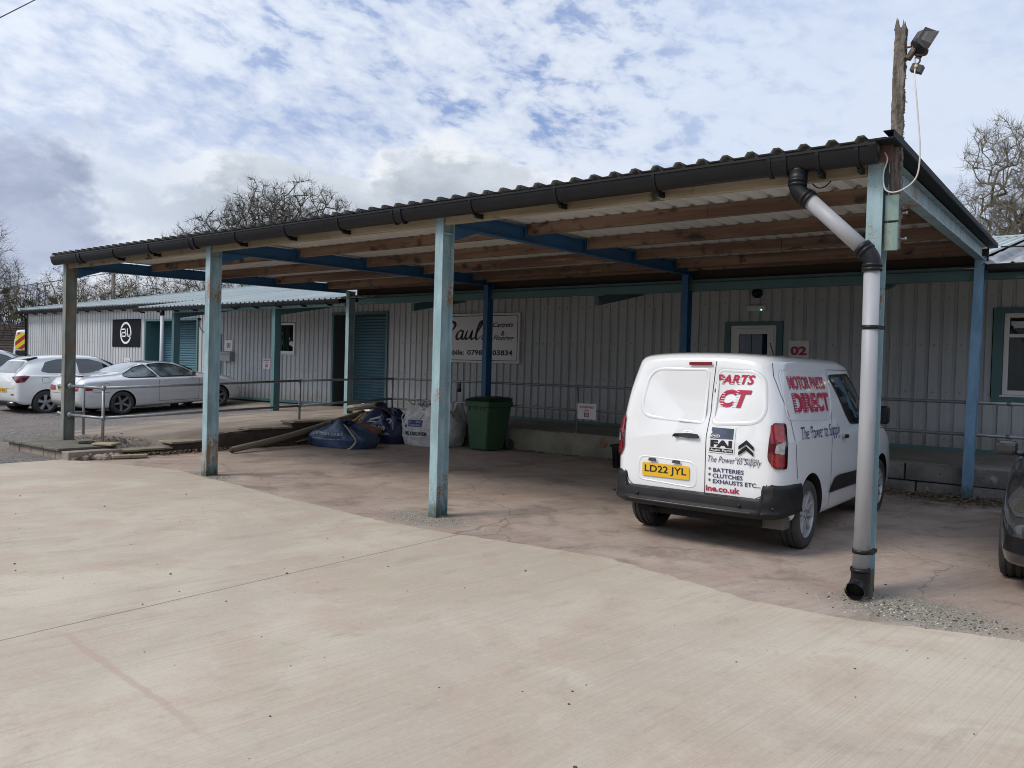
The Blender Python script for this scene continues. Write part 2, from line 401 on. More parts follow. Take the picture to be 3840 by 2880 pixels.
        vor = t.node('ShaderNodeTexVoronoi', {'Vector': pos, 'Scale': 1.5, 'Randomness': 1.0})
        c = t.mix(t.m('MULTIPLY', t.step(vor.outputs['Distance'], .012, .005), .7), c, (.07,.06,.055))
    t.l.new(c, p.inputs['Base Color']); p.inputs['Roughness'].default_value = .9; p.inputs['Specular IOR Level'].default_value = .25
    h = t.m('ADD', t.m('MULTIPLY', brush, .7), t.m('MULTIPLY', fine, .35))
    bn = t.node('ShaderNodeBump', {'Strength': .28 if not dirty else .22, 'Distance': .006, 'Height': h}); t.l.new(bn.outputs[0], p.inputs['Normal'])
    return m_
NEWCON = concrete_mat('new_brushed_concrete', (.385,.332,.265), (.47,.415,.335), (.255,.215,.168), (.385,.302,.242), R(-82), joints=True)
OLDCON = concrete_mat('old_stained_concrete', (.295,.232,.19), (.40,.33,.28), (.135,.108,.088), (.32,.235,.195), R(-70), dirty=1.0)

def gravel_mat():
    m_ = bpy.data.materials.new('yard_gravel'); m_.use_nodes = True; t = NT(m_.node_tree); t.n.clear()
    out = t.n.new('ShaderNodeOutputMaterial'); p = t.n.new('ShaderNodeBsdfPrincipled'); t.l.new(p.outputs[0], out.inputs[0])
    pos = t.node('ShaderNodeNewGeometry').outputs['Position']; x, y, z = t.xyz(pos)
    st = t.noise(pos, 20, 7, .8); big = t.noise(pos, .8, 5, .6, .4); mid = t.noise(t.vm('MULTIPLY', pos, (1, .5, 1)), 2.2, 5, .6)
    g = t.mix(t.step(st, .38, .66), (.07,.063,.06), (.30,.275,.255))
    g = t.mix(t.m('MULTIPLY', t.step(big, .4, .65), .5), g, (.23,.19,.165))
    conc = t.mix(t.step(mid, .35, .65), (.25,.205,.17), (.34,.29,.245))
    conc = t.mix(t.m('MULTIPLY', t.step(st, .62, .72), .5), conc, (.12,.10,.09))
    w = t.m('ADD', x, t.m('MULTIPLY', t.m('SUBTRACT', big, .5), 2.6))
    onramp = t.m('MULTIPLY', t.step(w, -15.4, -14.6), t.step(t.m('ADD', y, t.m('MULTIPLY', t.m('SUBTRACT', mid, .5), 1.6)), .4, 1.1))
    fore = t.step(t.m('ADD', y, t.m('MULTIPLY', t.m('SUBTRACT', big, .5), 1.5)), 6.2, 7.2)
    c = t.mix(t.m('MAXIMUM', onramp, fore), g, conc)
    t.l.new(c, p.inputs['Base Color']); p.inputs['Roughness'].default_value = .95; p.inputs['Specular IOR Level'].default_value = .2
    bn = t.node('ShaderNodeBump', {'Strength': .9, 'Distance': .03, 'Height': st}); t.l.new(bn.outputs[0], p.inputs['Normal'])
    return m_
GRAVEL = gravel_mat()

b = Bm()         # far ground, one sheet to the horizon
N = 24
for i in range(N):
    for j in range(N):
        x0, x1 = -300+600*i/N, -300+600*(i+1)/N; y0, y1 = -250+600*j/N, -250+600*(j+1)/N
        b.face([(x0,y0,-.16),(x1,y0,-.16),(x1,y1,-.16),(x0,y1,-.16)])
structure('ground', b, mat('field_grass', (.06,.075,.03), .95, var=.8, vscale=.15, col2=(.10,.085,.05), world_space=True))

b = Bm()         # gravel yard with the concrete ramp climbing to the doors
xs = [-62,-50,-42,-36,-32,-29,-26]+[-24+.8*i for i in range(15)]+[-12.4,-12.06,-11.93,-11.80,-11.64]
ys = [-40,-30,-22,-16,-12,-9,-7,-5,-4,-3,-2.2,-1.6,-1.1]+[-.8+.35*i for i in range(27)]
ys = [y for y in ys if y < 8.3]+[8.36]
random.seed(3)
g = [[b.b.verts.new((x, y, yard_h(x, y)+(random.uniform(-.008,.008) if x < -13 else 0))) for y in ys] for x in xs]
for i in range(len(xs)-1):
    for j in range(len(ys)-1): b.b.faces.new((g[i][j], g[i+1][j], g[i+1][j+1], g[i][j+1]))
structure('yard', b, GRAVEL, smooth=True)

# old slab under the canopy, new slab laid against it along a ragged line
EDGE = [(-11.62,-.62),(-11.0,-.40),(-10.2,-.18),(-9.4,.02),(-8.6,-.10),(-7.5,-.22),(-6.6,-.36),(-5.6,-.45),(-4.5,-.58),(-3.6,-.53),(-2.9,-.42),(-2.1,-.34),
        (-1.1,-.60),(-.6,-.76),(.1,-.72),(.63,-.54),(1.0,-.47),(2,-.5),(4,-.45),(7,-.55),(14,-.5)]
ragged = []
for (x0, y0), (x1, y1) in zip(EDGE, EDGE[1:]):
    n = max(2, int((x1-x0)/.07))
    for k in range(n):
        t_ = k/n; ragged.append((x0+(x1-x0)*t_, y0+(y1-y0)*t_+random.gauss(0,.011)))
ragged.append(EDGE[-1])
b = Bm()
low = [(x, y-.15) for x, y in ragged]
for i in range(len(low)-1):
    b.face([(low[i][0],low[i][1],-.014),(low[i+1][0],low[i+1][1],-.014),(low[i+1][0],6.5,-.014),(low[i][0],6.5,-.014)])
structure('canopy_floor', b, OLDCON)
b = Bm()
for i in range(len(ragged)-1):
    (xa, ya), (xb, yb) = ragged[i], ragged[i+1]
    b.face([(xa,-17,0),(xb,-17,0),(xb,yb,0),(xa,ya,0)]); b.face([(xa,ya,0),(xb,yb,0),(xb,yb,-.03),(xa,ya,-.03)])
b.face([(-11.62,-17,0),(-11.62,-.62,0),(-11.62,-.62,-.12),(-11.62,-17,-.12)])
b.face([(-11.62,-17,0),(14,-17,0),(14,-17,-.12),(-11.62,-17,-.12)])
structure('concrete_apron', b, NEWCON)

# loading walk along the building: slab top, and its rough front
PLAT = mat('walk_concrete', (.24,.215,.18), .9, var=.8, vscale=1.1, col2=(.15,.135,.11), bump=.3, bscale=30, world_space=True,
           spots=[((.10,.11,.05), 1.6, .60, .74, (1,1,1))])
def plat_z(y): return .42+.03*(y-6.45)
b = Bm()
xs = [-11.7]+[-11.4+.3*i for i in range(86)]
random.seed(8)
for x0, x1 in zip(xs, xs[1:]):
    j0, j1 = math.sin(x0*5.1)*.012+math.sin(x0*13)*.008, math.sin(x1*5.1)*.012+math.sin(x1*13)*.008
    b.face([(x0,6.47+j0,.418),(x1,6.47+j1,.418),(x1,8.36,plat_z(8.36)),(x0,8.36,plat_z(8.36))])
    b.face([(x0,6.47+j0,.418),(x1,6.47+j1,.418),(x1,6.455+j1,.385),(x0,6.455+j0,.385)])
structure('raised_walk', b, PLAT)

BLOCK = mat('rough_stone_block', (.24,.225,.20), .92, var=.9, vscale=2.6, col2=(.13,.12,.11), bump=.8, bscale=16, world_space=True,
            spots=[((.34,.32,.29), 7, .58, .72, None), ((.03,.028,.025), 14, .66, .72, None)])
RENDER = mat('weathered_render', (.27,.25,.19), .92, var=.9, vscale=1.7, col2=(.14,.13,.10), bump=.5, bscale=14, world_space=True,
             spots=[((.09,.08,.06), 3.2, .60, .72, (1,1,.4)), ((.33,.31,.27), 9, .62, .74, None)])
MORTAR = mat('dark_joint', (.05,.045,.04), .95)
retaining = thing('retaining_wall', 'low rough concrete and stone block wall under the raised walk, behind the white van', 'wall', (-3, 6.46, 0))
b = Bm()
xs = [-11.55+.14*i for i in range(int((11.55-1.75)/.14)+1)]; zs = [-.03,.08,.17,.26,.34,.392]
random.seed(21)
gg = [[b.b.verts.new((x, 6.46+random.gauss(0,.007)+(.012 if k in (0,) else 0), z)) for k, z in enumerate(zs)] for x in xs]
for i in range(len(xs)-1):
    for k in range(len(zs)-1): b.b.faces.new((gg[i][k], gg[i+1][k], gg[i+1][k+1], gg[i][k+1]))
mesh('rendered_face', b, RENDER, retaining, smooth=True)
b = Bm(); b.mi = 0
b.box(-1.78,14,6.50,6.6,-.03,.39, mi=1)
random.seed(5); x = -1.76
for z0, z1, w0 in ((.15,.392,.78),(-.02,.13,.52)):
    x = -1.78+(.0 if z0 > .1 else .0)
    while x < 13.9:
        w = w0*random.uniform(.75,1.3); y = 6.44+random.uniform(-.012,.012)
        dz = random.uniform(-.006,.006)
        b.hexa([(x,y,z0+dz),(x+w-.022,y+random.uniform(-.01,.01),z0+random.uniform(-.006,.006)),(x+w-.022,6.54,z0),(x,6.54,z0),
                (x+random.uniform(0,.01),y+.004,z1+dz),(x+w-.022,y,z1+random.uniform(-.006,.004)),(x+w-.022,6.54,z1),(x,6.54,z1)])
        x += w
b.bevel(.012, 2)
mesh('stone_block', b, [BLOCK, MORTAR], retaining, smooth=True, angle=40)
b = Bm()         # rubble breaking out of the wall where render meets block
random.seed(14)
for k in range(26):
    c = Vector((-1.85+random.gauss(0,.11), 6.43-random.random()*.05, random.uniform(-.01,.37))); s_ = random.uniform(.03,.085)
    r_ = bmesh.ops.create_icosphere(b.b, subdivisions=2, radius=s_)
    for q in r_['verts']: q.co = c+Vector((q.co.x*1.2, q.co.y*.7, q.co.z))*random.uniform(.8,1.15)
mesh('broken_corner', b, mat('broken_stone', (.33,.29,.23), .95, var=.9, vscale=9, col2=(.14,.12,.10), bump=.6, bscale=30), retaining, smooth=True)
b = Bm()
r_ = bmesh.ops.create_icosphere(b.b, subdivisions=3, radius=.075)
for q in r_['verts']: q.co = Vector((-6.02+q.co.x*1.1, 6.455+q.co.y*.25, .285+q.co.z*1.25))
mesh('exposed_brick', b, mat('exposed_brick', (.30,.16,.10), .9, var=.6, vscale=14, bump=.6), retaining, smooth=True)

# stepped wall that holds the ramp, capped with loose paving slabs
BRICK = mat('dark_ramp_brick', (.105,.075,.06), .9, var=.8, vscale=5, col2=(.055,.042,.036), bump=.6, bscale=24, world_space=True, stretch=(1,1,3))
PAVE = mat('stone_paving', (.34,.285,.20), .9, var=.7, vscale=4, col2=(.22,.19,.13), bump=.3, bscale=30, world_space=True, spots=[((.14,.15,.07), 5, .58, .72, None)])
MOSSY = mat('mossy_paving', (.15,.135,.11), .92, var=.8, vscale=5, col2=(.075,.07,.05), bump=.4, bscale=26, world_space=True)
rampwall = thing('ramp_wall', 'stepped dark brick wall with paving slab copings along the side of the ramp', 'wall', (-11.6, 2, 0))
b = Bm()
steps = [(-.1,1.22,.045),(1.22,1.95,.135),(1.95,2.75,.275),(2.75,3.7,.30),(3.7,6.5,.40)]
for y0, y1, z in steps: b.box(-11.86,-11.575,y0+.002,y1,-.05,z)
mesh('brick_face', b, BRICK, rampwall)
random.seed(4)
caps = [(-.02,.62,.045),(.60,1.20,.047),(1.15,1.60,.135),(1.60,2.02,.138),(2.70,3.25,.305),(3.24,3.72,.30),(3.7,4.5,.405),(4.52,5.3,.405),(5.32,6.2,.405)]
for y0, y1, z in caps:
    b = Bm(); j = random.uniform(-.03,.03)
    b.box(-11.95+j,-11.53+j,y0,y1-.015,z+.004,z+.042); b.bevel(.006,1)
    mesh('coping_slab', b, PAVE, rampwall)
blockwall = thing('dwarf_wall', 'low pinkish block wall topped with dark mossy slabs under the leftmost front post', 'wall', (-12.5, -.5, 0))
PINKB = mat('pinkish_block', (.30,.235,.205), .92, var=.9, vscale=4, col2=(.19,.16,.14), bump=.5, bscale=22, world_space=True, spots=[((.30,.28,.26), 3, .55, .7, (1,1,.3))])
b = Bm(); xs = [-13.62,-13.2,-12.75,-12.28,-11.86,-11.42]
for x0, x1 in zip(xs, xs[1:]): b.box(x0+.006,x1-.006,-.60+random.uniform(-.008,.008),.22,-.1,.125)
b.bevel(.008,1); b.box(-13.6,-11.45,-.585,.2,-.1,.122)
mesh('block_course', b, PINKB, blockwall)
for x0, x1 in ((-13.75,-12.98),(-12.97,-12.2),(-12.19,-11.66)):
    b = Bm(); b.box(x0,x1,-.66,.26,.126,.166); b.bevel(.006,1); mesh('coping_slab', b, MOSSY, blockwall)
b = Bm()         # crumbling kerb at its right-hand end
random.seed(9)
for k in range(14):
    r_ = bmesh.ops.create_icosphere(b.b, subdivisions=1, radius=1)
    c = Vector((-11.46+random.uniform(-.12,.16), -.5+k*.055, .01+random.uniform(0,.035))); s_ = Vector((random.uniform(.08,.15), random.uniform(.06,.11), random.uniform(.05,.085)))
    for q in r_['verts']: q.co = c+Vector((q.co.x*s_.x, q.co.y*s_.y, q.co.z*s_.z))*random.uniform(.72,1.12)
mesh('crumbled_end', b, mat('crumbled_concrete', (.34,.265,.21), .95, var=.9, vscale=8, col2=(.18,.14,.12), bump=.7, bscale=28), blockwall)
for loc, rz, sz, lab in (((-11.72,.12,.175), .5, (.36,.26,.035), 'pale loose paving slab lying flat beside the rail foot'),
                    ((-12.3,.05,.17), -.3, (.34,.24,.05), 'small mossy slab lying between the dwarf wall and the rail foot'),
                    ((-11.22,.25,.0), 1.25, (.52,.14,.05), 'broken strip of paving slab lying on the floor below the ramp wall')):
    b = Bm(); b.box(-sz[0]/2,sz[0]/2,-sz[1]/2,sz[1]/2,0,sz[2], M=Matrix.Translation(loc) @ Matrix.Rotation(rz,4,'Z')); b.bevel(.008,1)
    solo('loose_slab', b, PAVE if loc[2] != .17 else MOSSY, lab, 'slab', loc, 'loose paving slabs by the ramp')
# dead leaves drifted against the foot of the ramp wall and in the corner by the block wall
def leaves(name, n, fn, seed, col):
    random.seed(seed); b = Bm()
    for k in range(n):
        x, y, z = fn(); s_ = random.uniform(.012,.035); a = random.random()*6.3; tl = random.uniform(-.6,.6)
        u = Vector((math.cos(a), math.sin(a), tl*.5))*s_; w = Vector((-math.sin(a), math.cos(a), random.uniform(-.4,.4)))*s_*.55
        c = Vector((x, y, z+.012))
        b.face([c-u, c+w*1.0, c+u, c-w], mi=k % 3)
    o = mesh(name, b, [mat('leaf_a', (.05,.03,.02), .9), mat('leaf_b', (.12,.075,.045), .9), mat('leaf_c', (.20,.15,.09), .9)], None, fix=False); o['kind'] = 'stuff'
leaves('dead_leaves', 2600, lambda: (-11.56+abs(random.gauss(0,.13)), random.uniform(.2,4.2), -.012+random.random()*.035), 1, 0)
leaves('dead_leaves', 1800, lambda: (random.uniform(-1.7,1.8), 6.38-abs(random.gauss(0,.42)), -.012+random.random()*.02), 2, 0)
leaves('dead_leaves', 700, lambda: (random.uniform(-9,-1.5), 6.40-abs(random.gauss(0,.05)), -.012+random.random()*.02), 6, 0)
leaves('dead_leaves', 500, lambda: (-12.4+random.gauss(0,.35), .5+random.gauss(0,.25), .175+random.random()*.03), 7, 0)
random.seed(31)   # grit, twigs and pebbles on the concrete
b = Bm()
for k in range(230):
    if k < 110: x, y, z = random.uniform(-9,3), random.uniform(-5.5,-.9), .0
    elif k < 180: x, y, z = random.gauss(.45,.4), random.gauss(-.15,.18), -.014
    else: x, y, z = random.uniform(-10,2), random.uniform(-.2,6), -.014
    s_ = random.choice([.003,.004,.004,.005,.006,.009]); r_ = bmesh.ops.create_icosphere(b.b, subdivisions=1, radius=s_)
    for q in r_['verts']: q.co = Vector((x+q.co.x*1.3, y+q.co.y, z+q.co.z*.7+s_*.4))
o = structure('grit', b, mat('dark_grit', (.06,.052,.048), .9), kind='stuff')

b = Bm(); random.seed(44)
for k in range(620):
    cx_, cy_, sx_, sy_ = random.choice([(.40,-.22,.30,.16),(.55,-.30,.34,.12),(-4.3,-.12,.28,.14),(-8.5,-.03,.25,.10),(.2,-.18,.3,.10)]); x, y = random.gauss(cx_,sx_), random.gauss(cy_,sy_)
    s_ = random.uniform(.0025,.0075); n0 = len(b.b.faces); r_ = bmesh.ops.create_icosphere(b.b, subdivisions=1, radius=s_); m_ = random.choice((0,1,1,2))
    for q in r_['verts']: q.co = Vector((x+q.co.x*random.uniform(.8,1.6), y+q.co.y, -.013+q.co.z*.7+s_*.3))
    for f in {f for q in r_['verts'] for f in q.link_faces}: f.material_index = m_
structure('grit', b, [mat('grit_dark', (.07,.065,.06), .9), mat('grit_mid', (.26,.24,.205), .9), mat('grit_pale', (.50,.48,.43), .9)], kind='stuff')

# ------------------------------------------------------------------ the long metal-clad building
def clad_mat():
    """box-profile sheet: each metre-wide sheet a shade of its own, faint run-down streaks, mud splashed along the foot"""
    m_ = bpy.data.materials.new('grey_cladding'); m_.use_nodes = True; t = NT(m_.node_tree); t.n.clear()
    out = t.n.new('ShaderNodeOutputMaterial'); p = t.n.new('ShaderNodeBsdfPrincipled'); t.l.new(p.outputs[0], out.inputs[0])
    pos = t.node('ShaderNodeNewGeometry').outputs['Position']; x, y, z = t.xyz(pos)
    wn = t.node('ShaderNodeTexWhiteNoise', {'W': t.m('FLOOR', t.m('SUBTRACT', x, .03))}, noise_dimensions='1D').outputs[0]
    c = t.mix(wn, (.415,.435,.445), (.485,.50,.50))
    st = t.noise(t.vm('MULTIPLY', pos, (5, 1, .22)), 1.6, 6, .6); big = t.noise(pos, .9, 5, .6, .4)
    c = t.mix(t.m('MULTIPLY', t.step(st, .54, .72), .42), c, (.27,.265,.24))
    c = t.mix(t.m('MULTIPLY', t.step(big, .5, .7), .30), c, (.34,.35,.345))
    zz = t.m('ADD', z, t.m('MULTIPLY', t.m('SUBTRACT', t.noise(t.vm('MULTIPLY', pos, (3, 1, 2)), 2.0, 6, .65), .5), .55))
    c = t.mix(t.m('MULTIPLY', t.step(zz, .98, .55), .6), c, (.20,.18,.145))
    rust = t.noise(t.vm('MULTIPLY', pos, (14, 1, .9)), 1.4, 5, .6); c = t.mix(t.m('MULTIPLY', t.step(rust, .70, .80), .5), c, (.22,.13,.08))
    t.l.new(c, p.inputs['Base Color']); p.inputs['Roughness'].default_value = .5
    dent = t.noise(t.vm('MULTIPLY', pos, (1, 1, .6)), 1.7, 3, .5)
    bn = t.node('ShaderNodeBump', {'Strength': .25, 'Distance': .03, 'Height': dent}); t.l.new(bn.outputs[0], p.inputs['Normal'])
    return m_
CLAD = clad_mat()
CLADF = mat('cladding_flashing', (.36,.37,.36), .5)
TEALT = mat('teal_trim', (.085,.175,.18), .5, var=.6, vscale=1.4, col2=(.055,.12,.125), world_space=True, stretch=(1,1,.5), spots=[((.14,.24,.245), 5, .62, .78, None)])
SHUT = mat('shutter_blue', (.075,.165,.21), .45, var=.4, vscale=1.2, col2=(.05,.12,.15), world_space=True)
ROOFL = mat('painted_roof_sheet', (.41,.45,.44), .5, var=.8, vscale=.8, col2=(.29,.335,.33), world_space=True, stretch=(1,.3,1), spots=[((.54,.58,.585), 1.1, .56, .72, (1.6,.25,1))])
ROOFR = mat('fibre_cement_sheet', (.42,.42,.42), .85, var=.8, vscale=1.6, col2=(.27,.27,.27), world_space=True, bump=.3, bscale=30,
            spots=[((.13,.13,.12), 9, .64, .76, None)])
REVEAL = mat('grey_reveal', (.075,.072,.078), .6); TREVEAL = mat('teal_reveal', (.055,.13,.14), .55)
UPVC = mat('white_window_frame', (.72,.71,.68), .35)
def clear_glass():
    m_ = bpy.data.materials.new('window_glass'); m_.use_nodes = True; t = NT(m_.node_tree); t.n.clear()
    out = t.n.new('ShaderNodeOutputMaterial'); tr = t.node('ShaderNodeBsdfTransparent', {0: (.55,.6,.6,1)}); gl = t.node('ShaderNodeBsdfGlossy', {'Roughness': .015})
    fr = t.node('ShaderNodeFresnel', {'IOR': 1.6}); mx = t.node('ShaderNodeMixShader', {0: t.m('ADD', t.m('MULTIPLY', fr.outputs[0], 1.2), .05, clamp=True), 1: tr.outputs[0], 2: gl.outputs[0]})
    t.l.new(mx.outputs[0], out.inputs[0]); return m_
GLASS = clear_glass()
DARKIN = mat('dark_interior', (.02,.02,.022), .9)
WY = 8.30; CB = .50                          # cladding plane and its lower edge
bld = thing('industrial_unit', 'long low building clad in ribbed grey metal with two blue roller shutters', 'building', (-17, WY, .46))
def clad(bm, x0, x1, z0, z1, y=WY, pitch=.2):
    """box-profile sheet: broad pans with narrow grooves, upright ribs"""
    prof = []; k = math.floor(x0/pitch)-1
    while k*pitch < x1+pitch:
        c = k*pitch
        prof += [(c-.032, 0), (c-.018, .03), (c+.018, .03), (c+.032, 0)]; k += 1
    def yat(x):
        for (a, ya), (b_, yb) in zip(prof, prof[1:]):
            if a <= x <= b_: return ya+(yb-ya)*(x-a)/max(1e-9, b_-a)
        return 0
    pts = [(x0, yat(x0))]+[q for q in prof if x0+1e-4 < q[0] < x1-1e-4]+[(x1, yat(x1))]
    lo = [bm.b.verts.new((x, y+d, z0)) for x, d in pts]; hi = [bm.b.verts.new((x, y+d, z1)) for x, d in pts]
    for i in range(len(pts)-1): bm.b.faces.new((lo[i], lo[i+1], hi[i+1], hi[i]))
doors = [(-25.67,-22.50,2.93), (-15.74,-13.70,2.965)]
b = Bm(); T_ = 3.30; TL = 3.62
clad(b, -35.4,-25.74, CB-.25, TL); clad(b,-25.74,-22.43,3.0,TL); clad(b,-22.43,-18.22,CB,T_); clad(b,-18.22,-17.43,CB,1.86); clad(b,-18.22,-17.43,2.80,T_)
clad(b,-17.43,-15.80,CB,T_); clad(b,-15.80,-13.64,3.03,T_); clad(b,-13.64,-4.48,CB,T_); clad(b,-4.48,-3.38,2.62,T_); clad(b,-3.38,-.08,CB,T_); clad(b,-.08,1.72,CB,1.36); clad(b,-.08,1.72,2.79,T_); clad(b,1.72,14,CB,T_)
o = mesh('wall', b, CLAD, bld, fix=False)
b = Bm(); random.seed(19)
for z in (.66,1.42,2.2,2.98):
    for k in range(-177, 70, 1):
        x = k*.2+.1
        if (-25.8 < x < -22.4 or -18.3 < x < -17.4 or -15.85 < x < -13.6 or -4.5 < x < -3.3 or -.1 < x < 1.8) or random.random() < .25: continue
        b.box(x-.011,x+.011,WY-.008,WY+.002,z-.011+random.uniform(-.012,.012),z+.013)
mesh('fixing_screw', b, mat('screw_head', (.20,.20,.19), .5), bld)['kind'] = 'stuff'
b = Bm()
for k in range(-35, 14):
    x = k*1.0+.032
    if -25.7 < x < -22.4 or -15.8 < x < -13.6: continue
    b.box(x-.003,x+.003,WY-.003,WY+.002,.56 if x > -22.4 else .4,2.95 if x > -22.4 else 3.3)
mesh('sheet_lap', b, mat('sheet_lap_shadow', (.12,.12,.115), .8), bld)['kind'] = 'stuff'
md = o.modifiers.new('solid', 'SOLIDIFY'); md.thickness = .004; md.offset = 0
b = Bm()      # gable end and back, seen edge-on at the far left
b.prism([(-35.42,8.34,0),(-35.42,32.3,0),(-35.42,32.3,3.6),(-35.42,20.3,5.76),(-35.42,8.34,3.58)], (.06,0,0))
b.box(-35.3,14,32.2,32.3,0,3.6)
mesh('gable_wall', b, CLADF, bld)
b = Bm(); b.box(-35.45,-35.28,WY-.035,WY+.05,.1,3.42); mesh('corner_flashing', b, mat('dark_grey_flashing', (.10,.105,.11), .5), bld)
b = Bm()      # blue-green drip rail along the foot of the cladding
for x0, x1 in ((-22.4,-15.82),(-13.62,-4.5),(-3.36,14)): b.box(x0,x1,WY-.03,WY+.035,CB-.045,CB+.03)
b.box(-35.3,-25.8,WY-.03,WY+.035,CB-.30,CB-.235)
mesh('base_rail', b, TEALT, bld)
b = Bm()      # gap below the rail, its shade put in as a dark strip
b.box(-35.2,14,WY+.02,WY+.06,.1,CB-.05); mesh('gap_shade', b, mat('gap_shade_dark', (.05,.045,.04), .9), bld)
for side, rv in ((0, TREVEAL), (1, REVEAL)):
    x0, x1, z1 = doors[side]; zb = .40 if side == 0 else .475; D = .60
    d = Bm(); n = 26; ribs = int((z1-zb)/.082)
    for k in range(ribs):          # curved laths
        zz = zb+(z1-zb)*k/ribs; h = (z1-zb)/ribs
        pr = [(WY+D, zz), (WY+D-.020, zz+h*.25), (WY+D-.022, zz+h*.62), (WY+D-.006, zz+h*.86), (WY+D+.004, zz+h*.96), (WY+D, zz+h)]
        for (ya, za), (yb, zb_) in zip(pr, pr[1:]): d.face([(x0,ya,za),(x1,ya,za),(x1,yb,zb_),(x0,yb,zb_)])
    rd = mesh('roller_shutter', d, SHUT, bld, smooth=False)
    b = Bm(); b.box(x0-.004,x1+.004,WY+D-.05,WY+D+.01,zb,zb+.06); mesh('bottom_bar', b, TEALT, rd)
    b = Bm(); b.mi = 0
    b.box(x0-.03,x0,WY+.03,WY+D+.1,zb-.05,z1+.03); b.box(x1,x1+.03,WY+.03,WY+D+.1,zb-.05,z1+.03); b.box(x0,x1,WY+.03,WY+D+.1,z1,z1+.03)
    b.box(x0,x1,WY+D+.02,WY+D+.06,zb,z1)
    mesh('reveal', b, rv, rd)
    b = Bm(); b.box(x0-.075,x0-.004,WY-.03,WY+.04,zb,z1+.07); b.box(x1+.004,x1+.075,WY-.03,WY+.04,zb,z1+.07); b.box(x0-.004,x1+.004,WY-.03,WY+.04,z1+.004,z1+.07)
    mesh('door_trim', b, TEALT, rd)
def window(x0, x1, z0, z1, trim=None, transom=None, fr=.07, room=1.6):
    w = None
    b = Bm(); F = .045
    def ring(a, c, e, g_, t_, ya, yb):
        b.box(a,a+t_,ya,yb,e,g_); b.box(c-t_,c,ya,yb,e,g_); b.box(a+t_,c-t_,ya,yb,e,e+t_); b.box(a+t_,c-t_,ya,yb,g_-t_,g_)
    ring(x0,x1,z0,z1,fr,WY-.012,WY+.06)
    if transom: b.box(x0+fr,x1-fr,WY-.010,WY+.06,transom,transom+.055)
    b.bevel(.006, 2)
    w = mesh('window', b, UPVC, bld)
    b = Bm(); b.face([(x0+fr,WY+.025,z0+fr),(x1-fr,WY+.025,z0+fr),(x1-fr,WY+.025,z1-fr),(x0+fr,WY+.025,z1-fr)]); mesh('pane', b, GLASS, w, fix=False)
    b = Bm(); b.box(x0-.03,x1+.03,WY-.05,WY+.03,z0-.035,z0-.002); b.bevel(.005,1); mesh('sill', b, UPVC, w)
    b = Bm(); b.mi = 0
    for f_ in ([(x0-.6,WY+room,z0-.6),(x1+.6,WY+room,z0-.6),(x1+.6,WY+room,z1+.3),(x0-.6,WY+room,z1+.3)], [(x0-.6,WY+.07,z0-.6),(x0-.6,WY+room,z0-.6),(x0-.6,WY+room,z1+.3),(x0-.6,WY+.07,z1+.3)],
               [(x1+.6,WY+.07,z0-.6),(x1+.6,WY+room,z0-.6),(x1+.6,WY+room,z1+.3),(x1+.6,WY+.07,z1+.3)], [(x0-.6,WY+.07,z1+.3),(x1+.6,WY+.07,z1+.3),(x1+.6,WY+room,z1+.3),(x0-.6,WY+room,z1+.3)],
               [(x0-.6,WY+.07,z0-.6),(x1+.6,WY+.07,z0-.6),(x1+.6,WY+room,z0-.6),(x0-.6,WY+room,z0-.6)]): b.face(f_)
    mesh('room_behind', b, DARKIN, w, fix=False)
    if trim:
        b = Bm(); t_ = trim; a, c, e, g_ = x0-.005, x1+.005, z0-.037, z1+.004
        b.box(a-t_,a,WY-.035,WY+.04,e-t_*.6,g_+t_*.6); b.box(c,c+t_,WY-.035,WY+.04,e-t_*.6,g_+t_*.6); b.box(a,c,WY-.035,WY+.04,g_,g_+t_*.6); b.box(a,c,WY-.035,WY+.04,e-t_*.6,e-.002)
        mesh('window_surround', b, TEALT, w)
    return w
window(-18.20,-17.45,1.885,2.785)
wr = window(.08,1.62,1.42,2.70, trim=.14, transom=2.32)
b = Bm(); b.box(.35,1.5,WY+1.0,WY+1.1,2.66,2.70); mesh('ceiling_light', b, mat('lit_tube', (1,.85,.55), .5, emit=((1,.78,.45), 3)), wr)
# personnel door
b = Bm(); x0, x1, z0, z1 = -4.36,-3.50,.47,2.55
b.box(x0,x0+.05,WY-.01,WY+.05,z0,z1); b.box(x1-.05,x1,WY-.01,WY+.05,z0,z1); b.box(x0+.05,x1-.05,WY-.01,WY+.05,z1-.05,z1)
dr = mesh('door', b, UPVC, bld)
b = Bm(); b.box(x0+.052,x0+.16,WY-.02,WY+.03,z0,z1-.052); b.box(x1-.16,x1-.052,WY-.02,WY+.03,z0,z1-.052); b.box(x0+.16,x1-.16,WY-.02,WY+.03,z1-.16,z1-.052); b.box(x0+.16,x1-.16,WY-.02,WY+.03,z0,1.4)
b.bevel(.006,2); mesh('door_leaf', b, UPVC, dr)
b = Bm(); b.face([(x0+.16,WY+.01,1.4),(x1-.16,WY+.01,1.4),(x1-.16,WY+.01,z1-.16),(x0+.16,WY+.01,z1-.16)]); mesh('pane', b, glass_mat('dark_door_glass', (.018,.022,.035)), dr, fix=False)
b = Bm(); b.tube([(x1-.12,WY-.03,1.30),(x1-.12,WY-.06,1.30),(x1-.12,WY-.06,1.62),(x1-.12,WY-.03,1.62)], .012); mesh('handle', b, GALV, dr)
b = Bm(); b.box(x0-.12,x0-.004,WY-.035,WY+.05,z0,z1+.075); b.box(x1+.004,x1+.12,WY-.035,WY+.05,z0,z1+.075); b.box(x0-.004,x1+.004,WY-.035,WY+.05,z1+.004,z1+.075); mesh('door_surround', b, TEALT, dr)
